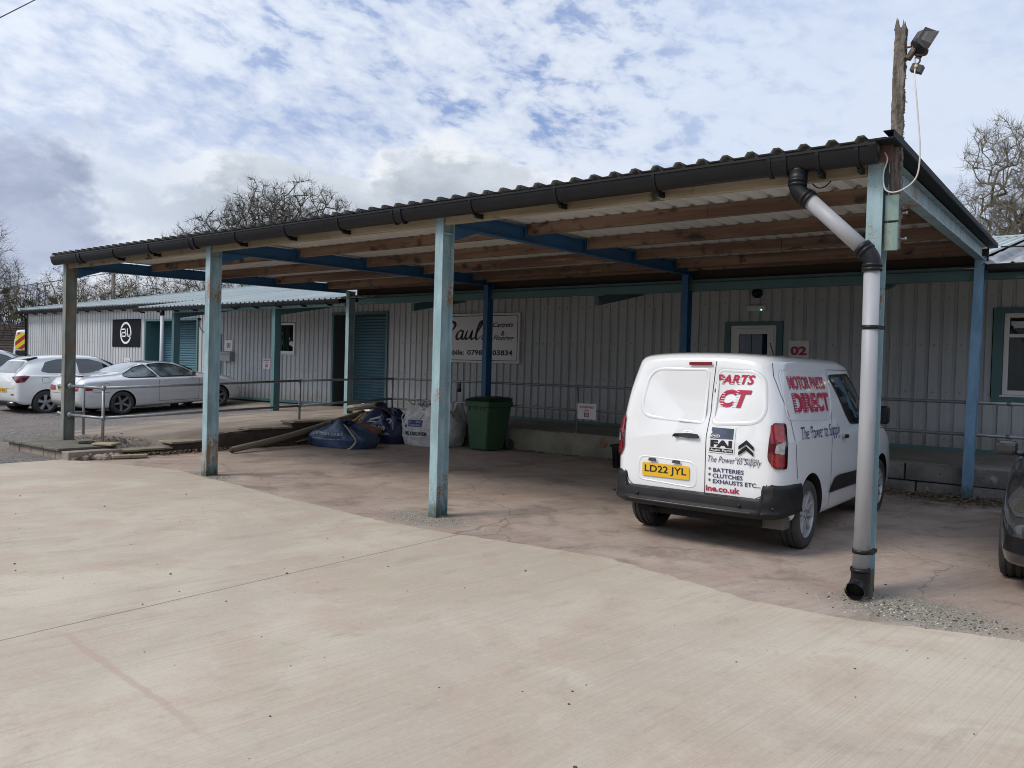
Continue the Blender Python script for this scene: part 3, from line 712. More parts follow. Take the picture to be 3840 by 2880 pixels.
# dark panel with a cable beside the left shutter
b = Bm(); b.box(-22.0,-21.08,WY-.02,WY+.03,.5,2.46); mesh('side_door', b, mat('teal_side_door', (.05,.13,.14), .5), bld)
b = Bm(); b.tube(spline([(-22.33,WY-.02,2.98),(-22.33,WY-.03,2.85),(-22.3,WY-.02,2.68),(-22.14,WY-.03,2.56),(-22.02,WY-.02,2.52)],6), .012,6); mesh('loose_cable', b, BLACKP, bld)
b = Bm(); b.lathe([(0,-.06),(.05,-.05),(.06,0)], 'Z', (-22.33,WY-.03,2.99), 10); mesh('cable_lamp', b, BLACKP, bld, smooth=True)

# roof slopes
def roof_sheet(name, x0, x1, y0, y1, z0, slope, m_, pitch, hgt, rounded_=False, thick=.008, lap=None):
    b = Bm(); pts = []; k = math.floor(x0/pitch)
    while k*pitch < x1+pitch:
        c = k*pitch
        if rounded_:
            for j in range(8): pts.append((c+pitch*(j/8-.5)*1.0, hgt*max(0, math.cos((j/8-.5)*math.tau))**1.3))
        else: pts += [(c-.042,0),(c-.022,hgt),(c+.022,hgt),(c+.042,0)]
        k += 1
    pts = [q for q in pts if x0 <= q[0] <= x1]
    rows = [(y0, 0.0)]
    if lap:
        for yl in lap: rows += [(yl, 0.0), (yl, .03)]
    rows.append((y1, .0))
    prev = None
    V = [[b.b.verts.new((x, y, z0+slope*(y-y0)+h-e*.6)) for x, h in pts] for y, e in rows]
    for A, B_ in zip(V, V[1:]):
        for i in range(len(pts)-1): b.b.faces.new((A[i], A[i+1], B_[i+1], B_[i]))
    o = mesh(name, b, m_, bld, fix=False, smooth=rounded_)
    md = o.modifiers.new('solid', 'SOLIDIFY'); md.thickness = thick; md.offset = -1
    return o
SL = .185
def main_z(y): return 3.165+SL*(y-6.2)
roof_sheet('roof', -35.5,-22.33, 8.05, 20.3, main_z(8.05)+.02, SL, ROOFL, .2, .035)
roof_sheet('roof', -22.33,-12.0, 6.16, 20.3, main_z(6.16), SL, ROOFL, .2, .035)
roof_sheet('roof', -12.0,-.25, 6.9, 20.3, main_z(6.9), SL, ROOFL, .2, .035)
roof_sheet('roof', -.25,14, 6.16, 20.3, main_z(6.16)+.01, SL, ROOFR, .33, .075, True, .012, lap=[7.7,9.3,10.9,12.5])
b = Bm()
for s_ in (1,): b.prism([(-35.5,20.3,5.74),(-35.5,32.4,3.45),(-35.5,32.4,3.43),(-35.5,20.3,5.72)], (49.5,0,0))
mesh('roof', b, ROOFL, bld)
b = Bm(); b.prism([(-35.55,20.02,main_z(20.02)+.05),(-35.55,20.3,main_z(20.3)+.06),(-35.55,20.6,main_z(20.0)+.05),(-35.55,20.6,main_z(20.0)+.02),(-35.55,20.3,main_z(20.3)+.02),(-35.55,20.02,main_z(20.02)+.02)], (49.6,0,0)); mesh('ridge_cap', b, ROOFL, bld)
b = Bm()      # pale verge flashing on the left gable
b.hexa([(-35.58,8.02,main_z(8.02)-.10),(-35.40,8.02,main_z(8.02)+.0),(-35.40,20.3,main_z(20.3)+.0),(-35.58,20.3,main_z(20.3)-.10),(-35.58,8.02,main_z(8.02)+.10),(-35.40,8.02,main_z(8.02)+.10),(-35.40,20.3,main_z(20.3)+.10),(-35.58,20.3,main_z(20.3)+.10)])
mesh('verge_flashing', b, mat('pale_verge', (.42,.50,.49), .5), bld)
b = Bm(); b.tube(spline([(-.1,9.3,main_z(9.3)+.16),(2,9.1,main_z(9.1)+.07),(6,9.0,main_z(9)+.09),(13,9,main_z(9)+.1)],8), .014, 6); mesh('roof_cable', b, BLACKP, bld)
b = Bm(); b.box(-12.8,.02,6.45,6.49,3.14,3.47); mesh('closing_board', b, mat('dark_closing_board', (.035,.026,.022), .9), bld)
# soffit of the overhang so that it is closed from below
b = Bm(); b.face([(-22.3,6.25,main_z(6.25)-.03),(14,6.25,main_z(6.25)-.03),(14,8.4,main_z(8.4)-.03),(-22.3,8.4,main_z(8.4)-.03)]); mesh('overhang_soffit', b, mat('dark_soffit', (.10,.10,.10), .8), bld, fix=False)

def gutter(name, x0, x1, yc, ztop, r, parent, m_, brackets=(), unions=(), deep=.98):
    """half-round gutter with lip, straps and double-ring unions"""
    prof = [(yc+r*math.cos(a), ztop-r*deep*math.sin(a)) for a in [math.pi*k/12 for k in range(13)]]
    b = Bm()
    rings = [[b.b.verts.new((x, y, z)) for y, z in prof] for x in (x0, x1)]
    for i in range(12):
        f = b.b.faces.new((rings[0][i], rings[0][i+1], rings[1][i+1], rings[1][i])); f.smooth = True
    for x in (x0, x1): b.b.faces.new([b.b.verts.new((x, y, z)) for y, z in prof])
    b.box(x0,x1,yc-r-.008,yc-r+.006,ztop-.012,ztop+.006)
    g_ = mesh(name, b, m_, parent, fix=True)
    def strap(bb, x, w, e):
        pr = [(yc+(r+e)*math.cos(a), ztop-(r+e)*deep*math.sin(a)) for a in [math.pi*k/12 for k in range(13)]]
        pr2 = [(yc+(r-.003)*math.cos(a), ztop-(r-.003)*deep*math.sin(a)) for a in [math.pi*k/12 for k in range(13)]]
        for i in range(12):
            bb.hexa([(x-w,pr[i][0],pr[i][1]),(x+w,pr[i][0],pr[i][1]),(x+w,pr2[i][0],pr2[i][1]),(x-w,pr2[i][0],pr2[i][1]),
                     (x-w,pr[i+1][0],pr[i+1][1]),(x+w,pr[i+1][0],pr[i+1][1]),(x+w,pr2[i+1][0],pr2[i+1][1]),(x-w,pr2[i+1][0],pr2[i+1][1])])
    for x in brackets:
        b = Bm(); strap(b, x, .014, .008); b.box(x-.014,x+.014,yc+r*.2,yc+r+.09,ztop-r*deep-.035,ztop-r*deep*.92); mesh('bracket', b, m_, g_)
    for x in unions:
        b = Bm(); strap(b, x-.06, .013, .011); strap(b, x+.06, .013, .011); strap(b, x, .05, .005); mesh('union', b, m_, g_)
    return g_
gutter('gutter', -35.55,-22.5, 7.97, 3.475, .068, bld, BLACKP, [-34.9+.9*i for i in range(14)], deep=1.9)
gutter('gutter', -22.35,-12.98, 6.10, 3.125, .06, bld, BLACKP, [-22.0+.95*i for i in range(10)], [-20.9,-17.0], deep=1.6)
gutter('gutter', .06,14, 6.10, 3.19, .065, bld, BLACKP, [.9+.95*i for i in range(14)], deep=1.7)
for x in (-35.30,):
    b = Bm(); b.tube([(x,7.97,3.42),(x+.0,7.99,3.34),(x,8.22,3.2),(x,8.24,.2)], .035, 10); mesh('downpipe', b, BLACKP, bld)
b = Bm(); b.tube([(-20.8,6.14,2.93),(-20.8,6.14,.36)], .055, 14); mesh('downpipe', b, mat('pale_grey_pipe', (.46,.465,.50), .4), bld)
b = Bm(); b.tube([(-20.8,6.13,3.06),(-20.8,6.14,2.90)], .066, 14); mesh('pipe_collar', b, BLACKP, bld)
b = Bm(); b.box(-20.45,-13.02,6.28,6.38,2.985,3.06); b.box(-12.62,14,6.33,6.43,3.02,3.21); mesh('eaves_beam', b, TEALT, bld)
for i, x in enumerate((-20.46,-15.72,-10.98,-6.25,-1.55,3.15,7.9)):
    b = Bm(); w = .05
    b.prism([(x-w,6.44,2.995),(x-w,6.44,2.835),(x-w,8.2,3.18),(x-w,8.2,3.32)], (2*w,0,0)); mesh('haunched_rafter', b, TEALT, bld)
for x in (-20.46,-15.72):
    b = Bm(); z0 = yard_h(x, 6.4)-.03
    b.box(x-.06,x+.06,6.28,6.292,z0,2.98); b.box(x-.06,x+.06,6.458,6.47,z0,2.98); b.box(x-.006,x+.006,6.29,6.46,z0,2.98)
    b.box(x+.045,x+.06,6.29,6.46,z0,2.98)
    mesh('awning_post', b, TEALT, bld)

# ------------------------------------------------------------------ things fixed to the wall
def board(name, label, x0, x1, z0, z1, y, face, th=.02, edge=None, group=None, cat='sign', rad=0):
    b = Bm(); b.box(x0,x1,y,y+th,z0,z1); b.bevel(.003,1)
    s_ = thing(name, label, cat, ((x0+x1)/2, y, z0), group=group)
    mesh('board', b, face, s_); return s_
SIGNW = mat('sign_white', (.70,.69,.69), .4, var=.25, vscale=3, col2=(.62,.61,.60))
def lettering(parent, items, y, m_, name='lettering'):
    for s_, x, z, kw in items:
        b = Bm(); text_into(b, s_, lambda u, v, x=x, z=z: (x+u, y-.003, z+v), kw.pop('size', .1), **kw); mesh(name, b, m_, parent, fix=False)
sg = board('wall_sign', 'large white wall sign with a black border, black script and a phone number', -11.97,-9.325,1.735,2.905, WY-.07, SIGNW, .05)
b = Bm()
ro = rounded([(-11.925,1.785),(-9.372,1.785),(-9.372,2.855),(-11.925,2.855)], .07, 5); ri = rounded([(-11.908,1.802),(-9.389,1.802),(-9.389,2.838),(-11.908,2.838)], .056, 5)
for i in range(len(ro)):
    j = (i+1) % len(ro); b.face([(ro[i][0],WY-.073,ro[i][1]),(ro[j][0],WY-.073,ro[j][1]),(ri[j][0],WY-.073,ri[j][1]),(ri[i][0],WY-.073,ri[i][1])])
mesh('border', b, BLACKINK, sg, fix=False)
def brush(bm, place, strokes, w0, nib=R(35), mi=0):
    """broad-nib pen strokes"""
    n = Vector((math.cos(nib), math.sin(nib)))
    for st in strokes:
        P = spline([(p_[0], p_[1], 0) for p_ in st], 6); rows = []
        for i, q in enumerate(P):
            t = (P[min(i+1, len(P)-1)]-P[max(0, i-1)]).normalized(); s_ = min(1, .35+4*i/len(P), .35+4*(len(P)-1-i)/len(P))
            nn = Vector((-t.y, t.x)); w = w0*(.42+.58*abs(nn.dot(n)))*s_
            rows.append((bm.b.verts.new(place(q.x-nn.x*w, q.y-nn.y*w)), bm.b.verts.new(place(q.x+nn.x*w, q.y+nn.y*w))))
        for a, c in zip(rows, rows[1:]):
            f = bm.b.faces.new((a[0], c[0], c[1], a[1])); f.material_index = mi
b = Bm()
pen = [[(.10,.0),(.17,.18),(.25,.40)], [(.06,.33),(.14,.43),(.28,.45),(.36,.37),(.30,.25),(.18,.20)],                    # P
       [(.56,.17),(.50,.22),(.41,.13),(.40,.02),(.47,.01),(.55,.14)], [(.58,.23),(.53,.06),(.56,.0),(.63,.06)],            # a
       [(.68,.23),(.62,.06),(.66,.0),(.74,.08),(.80,.23)], [(.80,.23),(.76,.06),(.79,.0),(.86,.06)],                        # u
       [(.88,.10),(.99,.30),(1.03,.42),(.99,.43),(.92,.25),(.88,.05),(.92,.0),(1.0,.07)],                                   # l
       [(1.06,.44),(1.04,.35)], [(1.02,.04),(1.12,.23),(1.13,.10),(1.07,.0),(1.02,.03)]]                                    # 's
brush(b, lambda u, v: (-11.70+u*1.24, WY-.073, 2.295+v*.95), pen, .034)
text_into(b, 'Carpets', lambda u, v: (-10.10+u, WY-.073, 2.545+v), .15, shear=.35, bold=.02, width=.60, height=.14)
text_into(b, '&', lambda u, v: (-9.855+u, WY-.073, 2.375+v), .15, shear=.25, bold=.015, height=.115)
text_into(b, 'Flooring', lambda u, v: (-10.08+u, WY-.073, 2.235+v), .15, shear=.35, bold=.02, width=.61, height=.145)
text_into(b, 'Mobile:', lambda u, v: (-11.62+u, WY-.073, 1.915+v), .15, bold=.03, width=.655, height=.125)
text_into(b, '07989 303834', lambda u, v: (-10.865+u, WY-.073, 1.915+v), .15, bold=.03, width=1.36, height=.125)
mesh('lettering', b, BLACKINK, sg, fix=False)

bl = board('wall_sign', 'square black wall sign with a white ringed emblem', -28.02,-26.05,2.03,3.03, WY-.03, mat('sign_black', (.008,.008,.014), .8, spec=.15), .024)
b = Bm(); c = (-27.04, 2.53)
for k in range(48):
    a0, a1 = math.tau*k/48, math.tau*(k+1)/48
    if 2.55 < (a0 % math.tau) < 2.75: continue
    b.face([(c[0]+r_*math.cos(a), WY-.034, c[1]+r_*math.sin(a)) for r_, a in ((.40,a0),(.40,a1),(.325,a1),(.325,a0))])
def bar(x0, x1, z0, z1): b.face([(x0,WY-.034,z0),(x1,WY-.034,z0),(x1,WY-.034,z1),(x0,WY-.034,z1)])
bar(-27.41,-27.03,2.64,2.69); bar(-27.08,-27.02,2.56,2.69); bar(-27.34,-27.05,2.52,2.57); bar(-27.34,-27.28,2.40,2.57); bar(-27.34,-27.0,2.385,2.435); bar(-27.06,-27.0,2.39,2.54)
bar(-26.95,-26.89,2.385,2.69); bar(-26.95,-26.66,2.385,2.435); bar(-26.83,-26.64,2.455,2.475)
mesh('emblem', b, WHITEINK, bl, fix=False)
s1 = board('unit_sign', 'small white number sign with red 01, above the grey letter box', -20.89,-20.47,1.92,2.275, WY-.03, SIGNW)
lettering(s1, [('01', -20.68, 2.015, dict(size=.2, bold=.045, height=.175, align='C'))], WY-.03, REDINK)
s2 = board('unit_sign', 'small white number sign with red 02, beside the white door', -3.262,-2.896,1.93,2.27, WY-.03, SIGNW)
lettering(s2, [('02', -3.08, 2.0, dict(size=.2, bold=.045, width=.29, height=.165, align='C'))], WY-.03, REDINK)
s3 = board('reserved_sign', 'small white reserved parking sign for unit 01 on the wall', -18.905,-18.53,1.415,1.72, WY-.03, SIGNW, group='reserved parking signs')
lettering(s3, [('RESERVED', -18.718, 1.645, dict(size=.05, bold=.03, width=.29, height=.04, align='C')), ('UNIT', -18.718, 1.585, dict(size=.04, bold=.03, height=.034, align='C')), ('01', -18.718, 1.45, dict(size=.1, bold=.035, height=.105, align='C'))], WY-.03, REDINK)
s4 = board('reserved_sign', 'small white sign low on the wall below the black emblem sign', -27.12,-26.71,1.32,1.605, WY-.03, SIGNW, group='reserved parking signs')
lettering(s4, [('RESERVED', -26.915, 1.535, dict(size=.05, bold=.02, width=.27, height=.03, align='C'))], WY-.03, BLACKINK)
pb = thing('letter_box', 'grey metal letter box fixed to the wall under the 01 sign', 'letter box', (-20.66, WY-.15, 1.6))
b = Bm(); b.prism([(-20.92,WY-.17,1.61),(-20.92,WY-.01,1.61),(-20.92,WY-.01,1.91),(-20.92,WY-.13,1.91),(-20.92,WY-.17,1.87)], (.52,0,0)); b.bevel(.008,1); mesh('box', b, mat('letter_box_grey', (.30,.30,.285), .45, .3), pb)
b = Bm(); b.box(-20.88,-20.44,WY-.178,WY-.168,1.80,1.85); mesh('flap', b, mat('letter_flap', (.2,.2,.19), .45, .3), pb)
el = thing('bulkhead_light', 'white emergency light box with a green pilot lamp above the white door', 'light', (-3.87, WY-.09, 2.81))
b = Bm(); b.box(-4.055,-3.69,WY-.09,WY,2.815,2.925); b.bevel(.018,3); mesh('housing', b, mat('light_housing', (.62,.62,.60), .4), el, smooth=True, angle=40)
b = Bm(); bmesh.ops.create_uvsphere(b.b, u_segments=10, v_segments=6, radius=.011, matrix=Matrix.Translation((-3.765,WY-.093,2.835))); mesh('pilot_lamp', b, mat('green_pilot', (.1,.9,.4), .4, emit=((.2,1,.5), 4)), el)
b = Bm(); b.lathe([(0,-.12),(.07,-.11),(.09,-.07),(.09,0)], 'Y', (-3.875,WY,3.15), 20)
solo('alarm_sounder', b, BLACKP, 'small round dark sounder on the wall above the white light box', 'alarm', (-3.875, WY, 3.15), smooth=True)

# ------------------------------------------------------------------ open steel canopy on eight posts
S = 4.3265
POST = steel_paint('canopy_post_paint', (.215,.315,.34), .36, streak=.5)
POSTG = steel_paint('weathered_post_paint', (.15,.165,.14), .38, dirt=(.07,.055,.03), streak=.6)
POSTB = steel_paint('blue_post_paint', (.12,.235,.345), .22, streak=.3)
WOOD = mat('purlin_timber', (.235,.155,.105), .8, var=1.0, vscale=1.5, col2=(.10,.055,.038), stretch=(.25,5,5), bump=.2, bscale=10, world_space=True,
           spots=[((.04,.028,.022), 2.2, .54, .68, (1.5,2,2.5)), ((.40,.30,.19), 1.4, .62, .72, (.4,2,2))])
FASCIA = mat('fascia_timber', (.36,.30,.215), .8, var=.9, vscale=1.5, col2=(.19,.15,.09), stretch=(.4,5,5), bump=.2, bscale=10, world_space=True,
             spots=[((.06,.05,.03), 2.6, .56, .68, (1.2,2,2))])
UNDER = mat('sheet_underside', (.66,.66,.62), .5, var=.5, vscale=.8, col2=(.50,.50,.47), world_space=True)
ROOFTOP = mat('anthracite_sheet', (.016,.019,.021), .7, spec=.2)
can = thing('open_canopy', 'long open canopy on pale blue steel posts with a ribbed sheet roof', 'canopy', (-6.5, 3, 0))
def rz_(y): return 3.335+.027*y          # underside of the roof sheets
def ibeam(bm, x, y0, y1, z0, z1, w=.11, tf=.011, lean=(0, 0)):
    """upright I-section: flanges face front and back, web between"""
    lx, ly = lean
    def bx(a, c, e, g): bm.hexa([(a+lx,e+ly,z0),(c+lx,e+ly,z0),(c+lx,g+ly,z0),(a+lx,g+ly,z0),(a,e,z1),(c,e,z1),(c,g,z1),(a,g,z1)])
    bx(x-w/2,x+w/2,y0,y0+tf); bx(x-w/2,x+w/2,y1-tf,y1); bx(x-.005,x+.005,y0+tf,y1-tf)
def post(name, x, y, z0, z1, m_, w=.11, d=.185, lean=(0, 0)):
    b = Bm(); ibeam(b, x, y, y+d, z0, z1, w, lean=lean)
    return mesh(name, b, m_, can)
PX = [-.055-S*k for k in range(4)]
for k, x in enumerate(PX):
    z0 = .165 if k == 3 else -.05
    post('front_post', x, 0.0, z0, 3.30 if k == 0 else 3.24, POSTG if k == 3 else POST)
    if k != 3:      # weld plate between the flanges near the head
        b = Bm(); b.box(x-.05,x+.05,.012,.173,3.03,3.045); mesh('cap_plate', b, POST, can)
post('rear_post', -.055+.0, 6.20, -.05, 3.33, POSTB, w=.12, lean=(-.06, 0))
post('rear_post', PX[1], 6.20, -.05, 3.33, DKBLUE); post('rear_post', PX[2], 6.20, -.05, 3.33, DKBLUE); post('rear_post', -12.86, 6.22, .40, 3.33, POST)
for k, x in enumerate(PX):
    b = Bm(); y0, y1 = .186, 6.36
    def zb(y): return 3.118+.027*y+.0
    D = .185
    for a, c in ((0, .011), (D-.011, D)):      # bottom and top flange
        b.hexa([(x-.052,y0,zb(y0)+a),(x+.052,y0,zb(y0)+a),(x+.052,y1,zb(y1)+a),(x-.052,y1,zb(y1)+a),(x-.052,y0,zb(y0)+c),(x+.052,y0,zb(y0)+c),(x+.052,y1,zb(y1)+c),(x-.052,y1,zb(y1)+c)])
    b.hexa([(x-.005,y0,zb(y0)+.011),(x+.005,y0,zb(y0)+.011),(x+.005,y1,zb(y1)+.011),(x-.005,y1,zb(y1)+.011),(x-.005,y0,zb(y0)+D-.011),(x+.005,y0,zb(y0)+D-.011),(x+.005,y1,zb(y1)+D-.011),(x-.005,y1,zb(y1)+D-.011)])
    rf = mesh('rafter', b, POST if k == 0 else DKBLUE, can)
    b = Bm(); b.prism([(x-.052,.187,2.975),(x-.052,.187,zb(.19)-.002),(x-.052,.62,zb(.62)-.002)], (.104,0,0)); mesh('haunch', b, DKBLUE if k else POST, rf)
    for y in (1.55,2.93,4.33,5.74):            # cleats that carry the purlins
        for s_ in (-1, 1):
            if k == 0 and s_ == 1 or k == 3 and s_ == -1: continue
            b = Bm(); b.box(x+s_*.053-.004,x+s_*.053+.004,y-.06,y+.02,rz_(y)-.165,rz_(y)-.02); b.box(*sorted((x+s_*.057,x+s_*.13)),y+.038,y+.046,rz_(y)-.15,rz_(y)-.03)
            mesh('cleat', b, DKBLUE, rf)
random.seed(12)
for k in range(3):
    xa, xb = PX[k+1]+.062, PX[k]-.062
    for y in (1.55,2.93,4.33,5.74):
        b = Bm(); dz = random.uniform(-.008,.004)
        segs = [xa, xb] if random.random() < .5 else [xa, xa+(xb-xa)*random.uniform(.35,.65), xb]
        for a, c in zip(segs, segs[1:]): b.box(a+.002,c-.002,y-.037,y+.037,rz_(y)-(.130 if y < 2 else .152)+dz+random.uniform(-.004,.004),rz_(y)-.004)
        b.bevel(.004,1); mesh('purlin', b, WOOD, can)
    b = Bm(); b.box(xa-.0,xb+.0,.018,.075,3.122,3.30); b.bevel(.004,1); mesh('front_purlin', b, FASCIA, can)
    b = Bm(); b.box(xa,xb,6.14,6.20,rz_(6.2)-.16,rz_(6.2)-.004); mesh('purlin', b, WOOD, can)
# ribbed roof sheets: light below, dark above
b = Bm(); pts = []
x = -13.05
while x < .07:
    pts += [(x-.046,0),(x-.022,.034),(x+.022,.034),(x+.046,0)]; x += .2052
pts = [(-13.14,0)]+[p_ for p_ in pts if -13.14 < p_[0] < .05]+[(.05,.0)]
ya, yb = -.19, 6.72
for lev, mi in ((0, 1), (.0035, 0)):
    A = [b.b.verts.new((x, ya, rz_(ya)+h+lev)) for x, h in pts]; C_ = [b.b.verts.new((x, yb, rz_(yb)+h+lev)) for x, h in pts]
    for i in range(len(pts)-1):
        f = b.b.faces.new((A[i], A[i+1], C_[i+1], C_[i])); f.material_index = mi
mesh('roof_sheet', b, [ROOFTOP, UNDER], can, fix=False)
b = Bm()      # folded verge trim along the right-hand edge
b.hexa([(a_, y_, rz_(y_)+d_) for d_ in (-.016,-.006) for a_, y_ in ((-.02,ya-.02),(.100,ya-.02),(.100,yb),(-.02,yb))])
def vs(y, dx, dz): return (dx, y, rz_(y)+dz)
for (xa, za, xb, zb_) in ((.03,.040,.105,.040),(.100,.040,.105,-.01)):
    if abs(za-zb_) < 1e-6: b.hexa([vs(ya-.02,xa,za),vs(ya-.02,xb,za),vs(yb,xb,za),vs(yb,xa,za),vs(ya-.02,xa,za+.004),vs(ya-.02,xb,za+.004),vs(yb,xb,za+.004),vs(yb,xa,za+.004)])
    else: b.hexa([vs(ya-.02,xa,zb_),vs(ya-.02,xb,zb_),vs(yb,xb,zb_),vs(yb,xa,zb_),vs(ya-.02,xa,za),vs(ya-.02,xb,za),vs(yb,xb,za),vs(yb,xa,za)])
mesh('verge_trim', b, ROOFTOP, can)
gt = gutter('gutter', -13.14,-.02, -.115, 3.302, .078, can, BLACKP, [-11.03,-9.98,-7.83,-6.80,-5.81,-3.81,-2.79,-1.78,-.43,-.15], [-12.17,-8.85,-4.85,-.73], deep=1.74)
b = Bm(); b.lathe([(.055,3.20),(.055,3.175),(.07,3.185),(.07,3.10),(.064,3.095)], 'Z', (-.585,-.115,0), 18); mesh('outlet', b, BLACKP, gt, smooth=True)
b = Bm(); b.lathe([(.083,-.045),(.086,-.02),(.086,.01),(.06,.022),(0,.024)], 'X', (-.03,-.115,3.30), 18, a0=math.pi, a1=math.tau); mesh('end_cap', b, BLACKP, gt, smooth=True)
b = Bm(); b.box(-.05,.06,-.02,-.006,3.20,3.345); mesh('rusty_bracket', b, mat('rusty_plate', (.12,.06,.045), .85), gt)

PIPE = mat('weathered_grey_pipe', (.30,.305,.32), .5, var=.8, vscale=1.5, col2=(.39,.39,.405), stretch=(2,2,.5), world_space=True, spots=[((.19,.20,.18), 3.0, .58, .76, (3,3,.4))])
dp = thing('downpipe', 'fat grey plastic downpipe with black elbows, cranked over to the nearest front post', 'downpipe', (-.03,-.12,0))
b = Bm(); b.tube([(-.505,-.12,2.965),(-.085,-.12,2.545)], .056, 20); mesh('sloping_pipe', b, PIPE, dp)
b = Bm(); b.tube([(-.030,-.12,2.45),(-.024,-.12,1.3),(-.036,-.12,.17)], .056, 20); mesh('upright_pipe', b, PIPE, dp)
def elbow(path, nm):
    b = Bm(); P = spline(path, 6); b.tube(P, .062, 20)
    for i in (0, 3, len(P)-4, len(P)-1):
        t = (P[min(i+1, len(P)-1)]-P[max(0, i-1)]).normalized(); b.tube([P[i]-t*.012, P[i]+t*.012], .070, 20)
    mesh(nm, b, BLACKP, dp)
elbow([(-.585,-.12,3.11),(-.583,-.12,3.05),(-.55,-.12,3.00),(-.495,-.12,2.955)], 'elbow')
elbow([(-.10,-.12,2.56),(-.055,-.12,2.51),(-.032,-.12,2.46),(-.030,-.12,2.40)], 'elbow')
for z in (1.98, .34):
    b = Bm(); b.lathe([(.060,z-.014),(.062,z-.014),(.062,z+.014),(.060,z+.014)], 'Z', (-.027-(.008 if z < 1 else 0),-.12,0), 20); b.box(.02,.05,-.15,.0,z-.012,z+.012); mesh('pipe_clip', b, BLACKP, dp)
b = Bm()      # shoe at the foot: a short black bend with an open mouth
P = spline([(-.036,-.12,.22),(-.036,-.12,.13),(-.045,-.145,.085),(-.05,-.20,.060)],5); b.tube(P, [.064]*len(P), 20, cap=False); b.tube([P[-1]+Vector((0,.01,.004)), P[-1]+Vector((-.001,-.012,-.004))], .069, 20, cap=False)
b.tube([P[-1]+Vector((0,.03,.012)), P[-1]+Vector((0,.028,.011))], .062, 20, mi=1)
b.tube([(-.036,-.12,.19),(-.036,-.12,.215)], .070, 20)
mesh('shoe', b, [BLACKP, mat('pipe_void', (.004,.004,.005), .9)], dp)
b = Bm(); b.box(.025,.032,-.10,.0,.0,.20); mesh('foot_bracket', b, mat('mossy_steel', (.07,.065,.03), .8), dp)

# weathered timber bolted to the nearest post, carrying the floodlight
GREYWOOD = mat('weathered_grey_timber', (.24,.21,.175), .95, var=1.0, vscale=3, col2=(.08,.065,.05), stretch=(10,10,1.0), bump=.9, bscale=14, world_space=True,
               spots=[((.34,.32,.28), 3.5, .60, .74, (9,9,.9)), ((.12,.12,.06), 5, .62, .74, (3,3,1))])
tp = thing('timber_pole', 'splintered grey timber pole bolted to the top of the nearest canopy post', 'pole', (.06,.12,2.55))
random.seed(6); b = Bm(); rows = []
N = 60
for i in range(N+1):
    z = 2.575+(4.20-2.575)*i/N; ring = []
    sx = .037-.004*i/N
    for u, w in ((-1,-1),(-.35,-1.03),(.3,-.97),(1,-1),(1.0,-.3),(1.02,.4),(1,1),(0,1),(-1,1),(-1.02,0)):
        jag = random.gauss(0,.0016)+(random.random()*.012 if u > .9 and i > 8 else 0)
        ring.append(b.b.verts.new((.058+sx*u+jag+.004*math.sin(z*3), .115+.040*w+random.gauss(0,.0025), z)))
    rows.append(ring)
for A, C_ in zip(rows, rows[1:]):
    for k in range(10): b.b.faces.new((A[k], A[(k+1)%10], C_[(k+1)%10], C_[k]))
top = rows[-1]
b.b.faces.new(rows[0][::-1]); b.b.faces.new(top)
for cx_, h, w in ((.036,.10,.017),(.045,.065,.012),(.030,.05,.012),(.082,.085,.010),(.077,.05,.009)):      # split points at the top
    for k in range(2):
        y = .09+.04*k; c = Vector((cx_, y, 4.19))
        p = [c+Vector((-w,-.014,0)), c+Vector((w,-.014,0)), c+Vector((w,.014,0)), c+Vector((-w,.014,0))]; ap = c+Vector((random.uniform(-.006,.012), 0, h*random.uniform(.7,1)))
        for i in range(4): b.face([p[i], p[(i+1)%4], ap])
for k in range(240):      # torn fibres down the right edge
    z = random.uniform(2.8,4.15); L = random.uniform(.006,.024); y = random.uniform(.08,.15)
    c = Vector((.090+.004*math.sin(z*3), y, z)); b.face([c+Vector((-.006,0,-.008)), c+Vector((-.006,0,.010)), c+Vector((L,random.uniform(-.01,.01),random.uniform(-.02,.015)))])
b.tube(spline([(.09,.1,3.72),(.105,.1,3.70),(.108,.1,3.66),(.122,.1,3.645)],4), .0035, 5)
mesh('shaft', b, GREYWOOD, tp, fix=True)
BLOCKP = steel_paint('board_paint', (.17,.25,.225), .44, streak=.5)
for z0, z1 in ((2.775,2.965),(2.555,2.76)):
    b = Bm(); b.box(.005,.100,.045,.072,z0,z1); b.bevel(.004,1); mesh('clamp_board', b, BLOCKP, tp)
    b = Bm(); z = z0+.06 if z0 > 2.7 else z0+.09; b.tube([(.09,.11,z),(.145,.11,z)], .0065, 8); b.tube([(.136,.11,z),(.148,.11,z)], .013, 6); mesh('bolt', b, GALV, tp)
fl = thing('floodlight', 'dark finned floodlight with a motion sensor, fixed near the top of the timber pole', 'floodlight', (.18,.1,3.95))
HOUS = mat('dark_cast_housing', (.035,.033,.035), .5, var=.5, vscale=12, col2=(.06,.055,.052))
b = Bm()
ax = Vector((.78,.36,-.50)).normalized(); sd_ = Vector((-.6,.80,.0)); sd_ = (sd_-ax*sd_.dot(ax)).normalized(); up_ = sd_.cross(ax)
c0 = Vector((.215,.10,4.065))
def fp(u, v, w): return c0+sd_*u+up_*v+ax*w
for i, (w, hu, hv) in enumerate(((-.075,.030,.035),(-.055,.062,.050),(-.01,.082,.062),(.035,.098,.075),(.05,.102,.080))):
    ring = [b.v(fp(hu*cu, hv*cv, w)) for cu, cv in ((-1,-.6),(-.7,-1),(.7,-1),(1,-.6),(1,.6),(.7,1),(-.7,1),(-1,.6))]
    if i == 0: b.b.faces.new(ring[::-1])
    else:
        for k in range(8): b.b.faces.new((pr[k], pr[(k+1)%8], ring[(k+1)%8], ring[k]))
    pr = ring
b.b.faces.new(pr)
